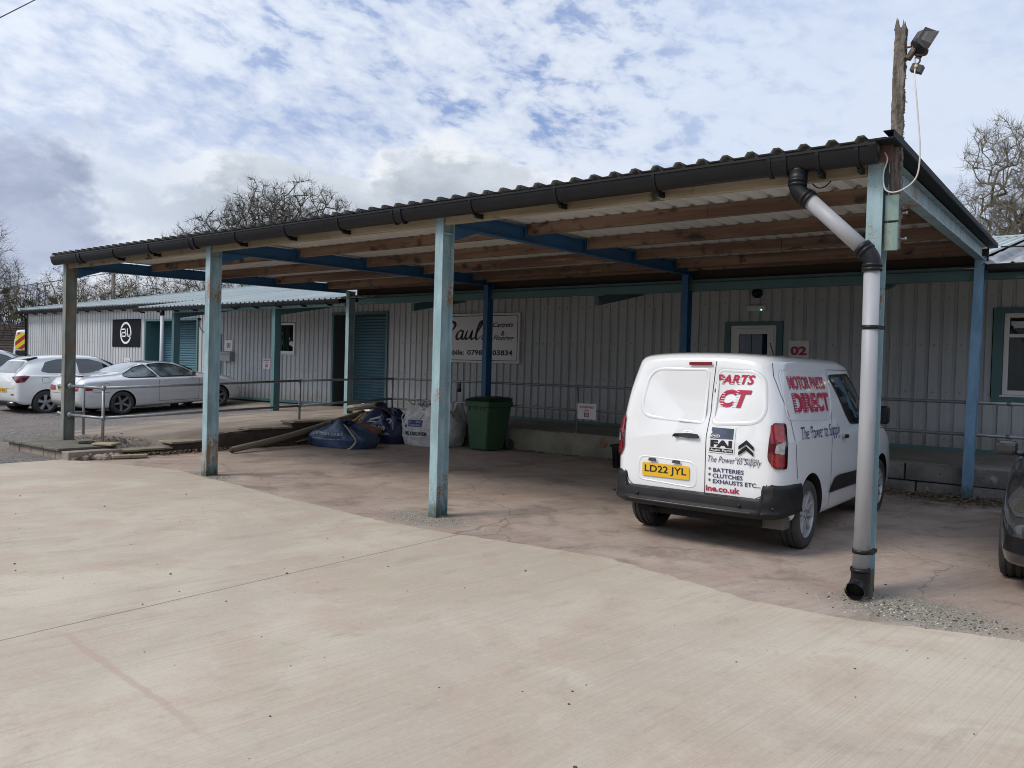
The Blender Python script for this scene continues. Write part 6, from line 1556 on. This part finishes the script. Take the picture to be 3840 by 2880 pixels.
b = Bm(); text_into(b, '0800 539', lambda u, v: on(-.30+u, .27+v), .1, width=.60, height=.095, bold=.03); text_into(b, 'jewson.co.uk', lambda u, v: on(-.27+u, .165+v), .1, width=.66, height=.085, bold=.02)
for (x0, z0, x1, z1, w) in ((-.25,.44,.30,.43,.012),(-.22,.47,-.02,.53,.022),(-.02,.53,.10,.47,.022),(.10,.47,.22,.50,.02),(.22,.50,.30,.45,.018)):
    n_ = Vector((-(z1-z0), x1-x0)).normalized()*w; b.face([on(x0-n_.x, z0-n_.y), on(x1-n_.x, z1-n_.y), on(x1+n_.x, z1+n_.y), on(x0+n_.x, z0+n_.y)])
mesh('print', b, FADEINK, s2_, fix=False)
for P in ([(-.40,-.30,.57),(-.44,-.40,.40),(-.42,-.42,.05)], [(.42,-.36,.48),(.45,-.40,.30)], [(-.46,-.2,.62),(-.52,-.36,.45),(-.5,-.42,.25)]):
    b = Bm(); b.tube(spline(P, 6), .018, 6, flat=.4); mesh('strap', b, STRAP, s2_)
s3_, on = sack('bulk_bag', 'large dirty white bulk bag with black print, open at the top', (-9.74,5.90,-.012), R(6), (1.10,.90,.74), 15, WHITEB, True, lump=.075, sag=.05)
b = Bm(); text_into(b, 'WE DELIVER', lambda u, v: on(-.42+u, .22+v), .1, width=.62, height=.075, bold=.04)
b.mi = 0; b.face([on(*q) for q in ((-.44,.40),(-.38,.36),(-.32,.40),(-.32,.56),(-.44,.57))]); mesh('print', b, BLACKINK, s3_, fix=False)
b = Bm(); N_ = 6; gp = [[b.v(on(-.28+.34*i/N_, .395+.135*j/2, .010)) for j in range(3)] for i in range(N_+1)]
for i in range(N_):
    for j in range(2): b.b.faces.new((gp[i][j], gp[i+1][j], gp[i+1][j+1], gp[i][j+1]))
pn = mesh('print_panel', b, mat('faded_navy_print', (.05,.05,.16), .6), s3_, fix=False)
b = Bm(); text_into(b, 'Building', lambda u, v: on(-.26+u, .465+v, .014), .1, width=.28, height=.05, bold=.02); text_into(b, 'Supplies', lambda u, v: on(-.26+u, .405+v, .014), .1, width=.28, height=.05, bold=.02); mesh('lettering', b, FADEINK, pn, fix=False)
random.seed(5)
for k in range(11):      # creases of loose weave at the foot and handles on top
    b = Bm(); z = .03+.014*k; b.tube([on(-.42+.05*random.random(), z, .002), on(-.1, z-.012, .004), on(.28, z-.006, .002)], .004, 5); mesh('crease', b, WHITEB, s3_) if k % 3 == 0 else b.b.free()
for P in ([(-.42,-.30,.70),(-.50,-.42,.62),(-.53,-.40,.50),(-.42,-.45,.42)], [(-.30,-.1,.74),(-.15,-.15,.90),(.02,-.1,.88),(.05,0,.76)], [(.12,-.2,.74),(.05,-.38,.68),(-.05,-.46,.55)], [(.30,.1,.75),(.42,.0,.88),(.5,-.1,.74)]):
    b = Bm(); b.tube(spline(P, 7), .032, 7, flat=.35); mesh('lifting_loop', b, WHITEB, s3_)
b = Bm()
for k in range(16):
    c = Vector((random.uniform(-.4,.4), random.uniform(-.3,.3), .70)); b.tube(spline([c, c+Vector((random.uniform(-.2,.2), random.uniform(-.15,.15), random.uniform(.04,.16))), c+Vector((random.uniform(-.3,.3), random.uniform(-.2,.2), random.uniform(-.03,.05)))], 5), random.uniform(.02,.055), 7, flat=.35)
mesh('crumpled_liner', b, mat('grey_plastic_liner', (.30,.30,.30), .35, var=.6, vscale=9), s3_, smooth=True)

# carpets and other odds and ends
BEIGE = mat('beige_carpet_back', (.46,.41,.31), .9, var=.6, vscale=4, col2=(.27,.24,.18), bump=.3, bscale=70)
BROWNC = mat('brown_carpet', (.07,.052,.043), .95, bump=.3, bscale=80); RUSTC = mat('rust_carpet', (.17,.07,.032), .95, var=.6, vscale=5, bump=.3, bscale=60)
b = Bm(); b.tube(spline([(-10.85,1.87,.048),(-11.15,3.3,.20),(-11.5,4.8,.42),(-11.72,5.75,.56)],8), [.056]*25, 14, cap=False); b.tube([(-10.85,1.875,.048),(-10.86,1.89,.05)], .050, 14, mi=1)
solo('carpet_tube', b, [mat('beige_tube', (.235,.20,.145), .85, var=.5, vscale=3, col2=(.18,.15,.11)), mat('tube_inside', (.08,.06,.05), .9)], 'long beige cardboard tube sloping from the floor up onto the ramp wall', 'tube', (-10.85,1.87,0), smooth=True)
b = Bm(); b.tube(spline([(-11.55,3.75,.0),(-11.62,4.4,.12),(-11.70,5.0,.22)],4), .028, 8)
solo('timber_batten', b, BEIGE, 'thin pale batten lying under the sloping carpet tube', 'batten', (-11.55,3.75,0), smooth=True)
def roll(path_a, path_b, layers, thick, height, n=34):
    """carpet rolled flat: spiral section swept along an axis"""
    a, c = Vector(path_a), Vector(path_b); ax_ = (c-a).normalized(); side = ax_.cross(Vector((0,0,1))).normalized(); up = side.cross(ax_)
    b = Bm(); pts = []
    for k in range(n*layers+1):
        t = math.tau*k/n; r_ = height*.5*(1-.62*k/(n*layers)); pts.append((math.cos(t)*r_*2.2, math.sin(t)*r_))
    outer = [b.v(a+side*u+up*w) for u, w in pts]; outer2 = [b.v(c+side*u+up*w) for u, w in pts]
    inn = [(u*(1-thick/(height*.5)), w*(1-thick/(height*.5))) for u, w in pts]
    i1 = [b.v(a+side*u+up*w) for u, w in inn]; i2 = [b.v(c+side*u+up*w) for u, w in inn]
    for i in range(len(pts)-1):
        f = b.b.faces.new((outer[i], outer[i+1], outer2[i+1], outer2[i])); f.smooth = True
        g = b.b.faces.new((i1[i], i2[i], i2[i+1], i1[i+1])); g.material_index = 1; g.smooth = True
        for o_, q_ in ((outer, i1), (outer2, i2)):
            h = b.b.faces.new((o_[i], o_[i+1], q_[i+1], q_[i])); h.material_index = 1
    return b
solo('carpet_roll', roll((-12.05,5.70,.64),(-10.98,5.55,.76), 3, .026, .15), [BEIGE, BROWNC], 'flattened roll of beige-backed brown carpet lying on top of the sacks', 'carpet', (-11.5,5.7,.55))
b = Bm(); g = []
for i in range(13):
    t = i/12; row = []
    for j in range(7):
        s_ = j/6; x = -11.0+.66*t; z = .70-.17*t**1.3+.03*math.sin(5*t+s_*2)-.05*s_; y = 5.42+.42*s_; row.append(b.v(x, y, z))
    g.append(row)
for A, C_ in zip(g, g[1:]):
    for j in range(6): b.b.faces.new((A[j], A[j+1], C_[j+1], C_[j]))
o = solo('carpet_offcut', b, BROWNC, 'dark brown carpet flap draped down over the navy sack', 'carpet', (-10.7,5.6,.6), smooth=True, fix=False)
md = o.modifiers.new('s', 'SOLIDIFY'); md.thickness = .014
b = Bm(); g = []
for i in range(15):
    t = i/14; row = []
    for j in range(9):
        s_ = j/8; x = -12.1+1.55*t; z = .42+.15*math.sin(math.pi*min(1, t*1.3))*(1-.9*(1-s_)**2)+.02*math.sin(9*t+4*s_)-.30*(1-s_)**2*(.5+.5*t); y = 5.05+.62*s_+.05*math.sin(6*t); row.append(b.v(x, y, max(.02, z)))
    g.append(row)
for A, C_ in zip(g, g[1:]):
    for j in range(8): b.b.faces.new((A[j], A[j+1], C_[j+1], C_[j]))
o = solo('carpet_offcut', b, RUSTC, 'crumpled rust brown carpet offcut heaped under the beige roll', 'carpet', (-11.4,5.4,.4), smooth=True, fix=False)
md = o.modifiers.new('s', 'SOLIDIFY'); md.thickness = .012
b = Bm(); b.tube(spline([(-11.55,5.0,.28),(-11.3,5.08,.42),(-11.10,5.15,.57)],4), .03, 8, flat=.6); solo('underlay_strip', b, mat('cream_underlay', (.46,.38,.27), .9), 'short cream strip sticking up between the blue sacks', 'strip', (-11.3,5.1,.3), smooth=True)
b = Bm(); M_ = Matrix.Translation((-12.42,6.45,.62)) @ Euler((R(55),R(8),R(20))).to_matrix().to_4x4(); b.box(-.13,.13,-.09,.09,-.003,.003, M=M_); b.box(-.05,.05,-.03,.04,.004,.006, M=M_, mi=1)
solo('paper_scrap', b, [WHITEINK, BLACKINK], 'white card with a dark mark leaning on the walk behind the carpet roll', 'card', (-12.42,6.45,.55))
b = Bm(); b.tube(spline([(-12.15,6.42,.60),(-12.0,6.42,.62),(-11.85,6.42,.66)],4), .035, 8, flat=.35); solo('plastic_scrap', b, mat('grey_scrap', (.42,.44,.45), .4), 'crumpled pale plastic scrap behind the carpet roll', 'scrap', (-12,6.42,.58), smooth=True)
cr = thing('plastic_crate', 'black plastic crate on the floor just left of the van', 'crate', (-5.05,5.6,-.014))
b = Bm(); x0, x1, y0, y1, h = -5.26,-4.86,5.42,5.98,.34
def cring(z, e, t): return [(x0-e+t,y0-e+t,z),(x1+e-t,y0-e+t,z),(x1+e-t,y1+e-t,z),(x0-e+t,y1+e-t,z)]
seq = [cring(-.012,-.02,0), cring(h,.0,0), cring(h,.025,0), cring(h+.04,.025,0), cring(h+.04,.0,.012), cring(.02,-.02,.012)]; prev = None
for s_ in seq:
    r_ = [b.v(*p_) for p_ in s_]
    if prev:
        for k in range(4): b.b.faces.new((prev[k], prev[(k+1)%4], r_[(k+1)%4], r_[k]))
    else: b.b.faces.new(r_[::-1])
    prev = r_
b.b.faces.new(prev)
for k in range(6): x = x0+.03+.068*k; b.box(x,x+.012,y0-.012,y0+.004,.03,h-.01)
mesh('tub', b, BLACKP, cr)
b = Bm(); b.box(x0+.08,x1-.08,y0-.040,y0-.025,h-.02,h+.02); mesh('handle', b, BLACKP, cr)

# ------------------------------------------------------------------ bare winter trees, hedge, far house, pole and wires
def tube_lists(V, F, pts, rs, n):
    base = len(V); up = None
    for i, q in enumerate(pts):
        t = (pts[min(i+1, len(pts)-1)]-pts[max(i-1, 0)]).normalized(); a = t.cross(Vector((.31,.17,.93))).normalized(); c = a.cross(t)
        for k in range(n): V.append(q+(a*math.cos(math.tau*k/n)+c*math.sin(math.tau*k/n))*rs[i])
    for i in range(len(pts)-1):
        for k in range(n): F.append((base+i*n+k, base+i*n+(k+1)%n, base+(i+1)*n+(k+1)%n, base+(i+1)*n+k))
def lists_obj(name, V, F, m_, parent):
    me = bpy.data.meshes.new(name); me.from_pydata(V, [], F); me.materials.append(m_)
    for p_ in me.polygons: p_.use_smooth = True
    return link(bpy.data.objects.new(name, me), parent)
BARK = mat('grey_bark', (.13,.115,.095), .95, var=.8, vscale=3, col2=(.06,.055,.045)); TWIG = mat('twig_brown', (.155,.13,.092), .95); OAKB = mat('oak_bark', (.075,.066,.053), .95, var=.7, vscale=2, col2=(.11,.10,.065))
IVY = mat('olive_ivy', (.075,.072,.028), .9, var=.9, vscale=1.2, col2=(.045,.04,.022))
def tree(name, label, loc, seed, blobs, n, trunk_z, r0, tip=.010, gn=.12, twigs=5, tl=.45, group=None, ivy=0, lean=(0,0), bark=BARK, twig=TWIG, step=.55, up=.35, side=Vector((.80,.598,0))):
    """bare tree grown to fill a crown made of blobs (across the view, depth, height, radius): every tip reaches back to the nearest limb"""
    root = thing(name, label, 'tree', loc, 0, group, True); rnd = random.Random(seed); dep = Vector((-side.y, side.x, 0))
    P = [Vector((0,0,-.3))]; par = [-1]
    k = max(3, int(trunk_z/.6))
    for i in range(1, k+1):
        t = i/k; P.append(Vector((lean[0]*t+rnd.gauss(0,.05)*t, lean[1]*t+rnd.gauss(0,.05)*t, trunk_z*t))); par.append(len(P)-2)
    cap = n*9+k+50; arr = np.zeros((cap, 3)); arr[:len(P)] = [p_[:] for p_ in P]
    start = max(1, int(k*.45)); W_ = [b_[3]**2.2 for b_ in blobs]; tg = []
    for _ in range(n):
        bl = rnd.choices(blobs, W_)[0]; d = Vector((rnd.gauss(0,1), rnd.gauss(0,1), rnd.gauss(0,1))).normalized()*bl[3]*rnd.random()**.42
        tg.append(side*(bl[0]+d.x)+dep*(bl[1]+d.y)+Vector((0,0,bl[2]+d.z*.92)))
    o_ = P[k]; tg.sort(key=lambda q: (q-o_).length+rnd.gauss(0,.35))
    tips = []
    for q in tg:
        m_ = len(P); v = arr[start:m_]-np.array(q[:]); dist = np.sqrt((v*v).sum(1))
        pen = np.maximum(0, arr[start:m_, 2]-q.z+.1)*up           # limbs grow up and out, seldom down
        j = int(np.argmin(dist+pen))+start; L = (q-P[j]).length
        if L < .12: continue
        ns = max(1, min(8, int(L/step+.5))); prev = j; base = P[j]
        bow = Vector((rnd.gauss(0,1), rnd.gauss(0,1), abs(rnd.gauss(0,1)))).normalized()*L*gn*.8
        for s_ in range(1, ns+1):
            t = s_/ns; p_ = base.lerp(q, t)+bow*math.sin(math.pi*t)+(Vector((rnd.gauss(0,gn), rnd.gauss(0,gn), rnd.gauss(0,gn))) if s_ < ns else Vector())
            arr[len(P)] = p_[:]; P.append(p_); par.append(prev); prev = len(P)-1
        tips.append(prev)
    cnt = [0]*len(P)
    for q in tips: cnt[q] += 1
    for i in range(len(P)-1, 0, -1): cnt[par[i]] += max(cnt[i], 0)
    tot = max(cnt[1], 1); ex = math.log(r0/tip)/math.log(tot+1)
    rad = [tip*(max(1, c_)**ex) for c_ in cnt]
    V1, F1, V2, F2, V3, F3 = [], [], [], [], [], []
    for i in range(1, len(P)):
        if (P[i]-P[par[i]]).length < 1e-4: continue
        big = rad[i] > r0*.22; ra = min(rad[par[i]], rad[i]*1.7)
        tube_lists(V1 if big else V2, F1 if big else F2, [P[par[i]], P[i]], [ra if big else min(ra, rad[i]*1.35), rad[i]], 6 if big else 3)
    for i in range(k+1, len(P)):
        if cnt[i] > 6: continue
        g_ = P[i]-P[par[i]]; g_ = g_.normalized() if g_.length > 1e-5 else Vector((0,0,1))
        for _ in range(twigs):
            d = (g_*.8+Vector((rnd.gauss(0,.8), rnd.gauss(0,.8), rnd.gauss(0,.7)+.25))).normalized(); L = tl*rnd.uniform(.4,1.2); b0 = P[i].lerp(P[par[i]], rnd.random())
            mid = b0+d*L*.5+Vector((rnd.gauss(0,.05), rnd.gauss(0,.05), rnd.gauss(0,.05))); tube_lists(V2, F2, [b0, mid, b0+d*L+Vector((0,0,.06))], [tip*.8, tip*.65, tip*.4], 3)
        for _ in range(ivy if rnd.random() < .5 else 0):
            c = P[i]+Vector((rnd.gauss(0,.2), rnd.gauss(0,.2), rnd.gauss(0,.2))); s2 = rnd.uniform(.03,.07)
            u = Vector((rnd.gauss(0,1), rnd.gauss(0,1), rnd.gauss(0,1))).normalized()*s2; w = u.cross(Vector((rnd.gauss(0,1), rnd.gauss(0,1), rnd.gauss(0,1)))).normalized()*s2*.7
            bI = len(V3); V3.extend([c-u, c+w, c+u, c-w]); F3.append((bI, bI+1, bI+2, bI+3))
    lists_obj('trunk', V1, F1, bark, root); lists_obj('crown', V2, F2, twig, root)
    if V3: lists_obj('ivy', V3, F3, IVY, root)
    return root
def at(dx, dy, dist): return (CAMP.x+dx*dist, CAMP.y+dy*dist, -.15)
oak = tree('oak_tree', 'broad gnarled bare oak rising over the long roof behind the canopy', at(-.805,.593,62), 5,
           [(-6.6,0,9.4,2.2),(-4.9,0,9.9,2.6),(-3.0,.5,10.9,2.7),(-.6,-1,12.2,2.7),(1.9,.5,12.5,2.7),(4.2,0,11.6,2.5),(5.4,0,10.0,2.2),(0,2,10.4,3.6),(0,-2.5,10.2,3.2)], 2300, 6.0, .60, .013, .13, 7, .55, bark=OAKB, twig=OAKB, step=.6, up=.25)
oak.scale = (1,1,1.055)
tall = tree('ash_tree', 'tall bare tree at the far left edge, its fine branches against the dark cloud', at(-.948,.319,50), 21,
            [(-1.5,0,6.2,2.6),(.2,0,7.6,1.9),(-.8,.5,8.6,1.5),(1.2,-.5,5.2,1.7),(-2.6,0,8.2,1.6)], 760, 3.4, .24, .008, .05, 8, .62, up=.7, step=.6)
rt = tree('hawthorn_tree', 'tall twiggy bare tree at the right edge above the pale corrugated roof', at(-.082,.997,43), 33,
          [(.3,0,8.6,3.0),(-1.5,.3,8.0,2.2),(-.6,0,11.6,1.7),(1.4,0,11.0,2.2),(-2.2,0,6.4,1.9),(2.2,0,7.5,2.5),(.6,0,5.6,2.6)], 2300, 4.0, .26, .008, .05, 10, .46, up=.55, step=.5)
rt.scale = (1.04,1.04,1.07)
rt2 = copy_tree(rt); rt2.location = at(-.030,.9995,49); rt2.rotation_euler = (0,0,2.2); rt2.scale = (1.15,1.15,1.0); rt2['label'] = 'second bare tree half cut off by the right edge of the view'
ft = tree('sapling_tree', 'tip of a thin bare tree just showing over the middle of the canopy roof', at(-.46,.888,52), 40, [(0,0,13.2,1.5),(-.6,0,11.5,1.6)], 130, 10.5, .12, .009, .07, 4, .5, up=.8)
protos = [tree('hedgerow_tree', 'x', (0,0,0), 51+i, [(-1.3,0,5.0,2.2),(1.4,.3,5.2,2.1),(0,0,7.0,1.8),(-.3,0,3.4,2.6),(1.0 if i else -1.2,.2,6.6,1.6)], 640, 1.6, .17, .008, .05, 8, .55, up=.6, step=.55, group='bare trees along the hedgerow', ivy=(2,1,3)[i]) for i in range(3)]
spots = [(-.966,.26,54,.95),(-.941,.338,58,.95),(-.925,.380,60,.80),(-.914,.405,56,.86),(-.901,.434,61,.86),(-.889,.458,57,.92),(-.876,.482,63,.93),(-.862,.507,58,.98),(-.848,.530,64,.95),(-.832,.555,60,1.0),(-.815,.580,66,.98),(-.77,.64,66,1.0)]
HL = ['bare hedgerow tree at the far left edge, behind the tall ash','bare hedgerow tree left of the leftmost post, over the dark car','low bare hedgerow tree just left of the leftmost post','bare hedgerow tree close behind the head of the leftmost post','bare hedgerow tree beside the distant wooden pole','bare hedgerow tree just right of the distant wooden pole','bare hedgerow tree midway between the two left front posts','bare hedgerow tree under the leftmost canopy rafter','bare hedgerow tree just left of the second front post','bare hedgerow tree hidden mostly by the second front post','bare hedgerow tree right of the second front post, below the canopy roof','bare hedgerow tree farthest right, mostly hidden by the canopy']
for i, (dx, dy, ds, sc_) in enumerate(spots):
    o = protos[i] if i < 3 else copy_tree(protos[i % 3]); o.location = at(dx, dy, ds); o.rotation_euler = (0,0,i*1.7); o.scale = (sc_*1.15, sc_*1.15, sc_); o['label'] = HL[i]
# scrubby undergrowth along the hedge: one tangled mass
rnd = random.Random(8); V, F = [], []
for k in range(5200):
    a = rnd.uniform(0, 1); dx = -.99+.24*a; d = Vector((dx, math.sqrt(1-dx*dx), 0)); ds = rnd.uniform(50,66); h = abs(rnd.gauss(0,2.2)); c = Vector(at(d.x, d.y, ds))+Vector((0,0,min(h,5.2)))
    s_ = rnd.uniform(.10,.34); u = Vector((rnd.gauss(0,1), rnd.gauss(0,1), rnd.gauss(0,1))).normalized()*s_; w = u.cross(Vector((rnd.gauss(0,1), rnd.gauss(0,1), rnd.gauss(0,1)))).normalized()*s_*.6
    bI = len(V); V.extend([c-u, c+w, c+u, c-w]); F.append((bI, bI+1, bI+2, bI+3))
for k in range(2600):
    dx = -.99+.24*rnd.random(); d = Vector((dx, math.sqrt(1-dx*dx), 0)); c = Vector(at(d.x, d.y, rnd.uniform(50,66))); e = c+Vector((rnd.gauss(0,.8), rnd.gauss(0,.8), rnd.uniform(2,6)))
    tube_lists(V, F, [c, c.lerp(e,.5)+Vector((rnd.gauss(0,.15), rnd.gauss(0,.15), 0)), e], [.035,.026,.014], 3)
o = lists_obj('undergrowth', V, F, mat('brown_scrub', (.080,.068,.042), .95, var=.9, vscale=.35, col2=(.05,.045,.022)), None); o['kind'] = 'stuff'

hs = thing('bungalow', 'low house with a brown tiled roof beyond the yard at the far left edge', 'house', (at(-.968,.25,52)[0], at(-.968,.25,52)[1], -.45))
x, y, _ = hs.location
TILE = mat('brown_roof_tiles', (.085,.055,.042), .9, var=.8, vscale=2.0, col2=(.05,.034,.028), bump=.7, bscale=6, world_space=True)
D_ = Vector((-.35,-.935,0)); N_ = Vector((.935,-.35,0)); c = Vector((x, y, -.3))
def hp(u, v, z): return c+D_*u+N_*v+Vector((0,0,z))
b = Bm(); b.hexa([hp(-9,-4,-.2),hp(9,-4,-.2),hp(9,4,-.2),hp(-9,4,-.2),hp(-9,-4,1.75),hp(9,-4,1.75),hp(9,4,1.75),hp(-9,4,1.75)]); mesh('wall', b, mat('dark_house_wall', (.16,.14,.13), .9), hs)
b = Bm(); rows_ = 14
for s_ in (-1, 1):
    for k in range(rows_):
        t0, t1 = k/rows_, (k+1)/rows_
        b.face([hp(-9.3, s_*4.4*(1-t0), 1.7+1.95*t0+.02), hp(9.3, s_*4.4*(1-t0), 1.7+1.95*t0+.02), hp(9.3, s_*4.4*(1-t1), 1.7+1.95*t1), hp(-9.3, s_*4.4*(1-t1), 1.7+1.95*t1)])
mesh('roof', b, TILE, hs, fix=False)
b = Bm()
for u in (-6,-2,3): b.hexa([hp(u,4.0,.8),hp(u+1.4,4.0,.8),hp(u+1.4,4.03,.8),hp(u,4.03,.8),hp(u,4.0,1.6),hp(u+1.4,4.0,1.6),hp(u+1.4,4.03,1.6),hp(u,4.03,1.6)])
mesh('window', b, CARGLASS, hs)
up_ = thing('utility_pole', 'thin wooden utility pole among the trees beyond the left roof', 'pole', at(-.8958,.4445,56))
x, y, _ = up_.location
b = Bm(); b.tube([(x,y,-.2),(x,y,7.4)], [.15,.11], 10); mesh('shaft', b, GREYWOOD, up_)
b = Bm(); b.box(x-.5,x+.5,y-.05,y+.05,6.9,7.0); mesh('crossarm', b, GREYWOOD, up_)
b = Bm(); P0 = Vector((x,y,7.0)); P1 = Vector((x-22,y-16,3.4)); b.tube([P0.lerp(P1,t)+Vector((0,0,-1.2*4*t*(1-t)*.25)) for t in [k/10 for k in range(11)]], .022, 5)
solo('service_wire', b, BLACKP, 'thin wire running down to the left from the distant wooden pole', 'wire', (x,y,7.0))
def ray_pt(px, py, t):     # a point t metres out along the sight line of a photo pixel (3840 wide)
    d = _f*2962.7+_r*(px-1920)+_u*(1440-py); return CAMP+d.normalized()*t
b = Bm(); A = ray_pt(0, 66, 21); B_ = ray_pt(130, 0, 22.5); d = B_-A; b.tube([A-d*9, A, B_, B_+d*9], .011, 6)
solo('overhead_wire', b, BLACKP, 'single overhead wire crossing the top left corner of the sky', 'wire', tuple(A))

# what faces the canopy from behind the viewer: a long grey shed and a wood, met only in reflections and in the light they keep out
opp = thing('opposite_shed', 'long grey shed facing the canopy, seen only as a reflection in the windows', 'building', (-8,-27,0))
b = Bm(); clad(b, -42, 26, -.2, 4.6, y=-27.0, pitch=.4); b.box(-42,26,-38,-27.1,-.2,4.6); mesh('wall', b, CLAD, opp)
b = Bm(); b.prism([(-42.3,-26.7,4.55),(-42.3,-32.5,6.2),(-42.3,-38.3,4.55),(-42.3,-32.5,6.0)], (68.6,0,0)); mesh('roof', b, ROOFL, opp)
rnd = random.Random(17); V, F = [], []
for k in range(5200):
    x = rnd.uniform(-85,75); y = -46+rnd.gauss(0,3)+.10*abs(x+5)*.6; z = rnd.uniform(0,13)*rnd.uniform(.5,1); c = Vector((x, y, z)); s_ = rnd.uniform(.4,1.2)
    u = Vector((rnd.gauss(0,1), rnd.gauss(0,.4), rnd.gauss(0,1))).normalized()*s_; w = u.cross(Vector((0,1,0))).normalized()*s_*.7
    bI = len(V); V.extend([c-u, c+w, c+u, c-w]); F.append((bI, bI+1, bI+2, bI+3))
o = lists_obj('treeline', V, F, MATS['brown_scrub'], None); o['kind'] = 'stuff'
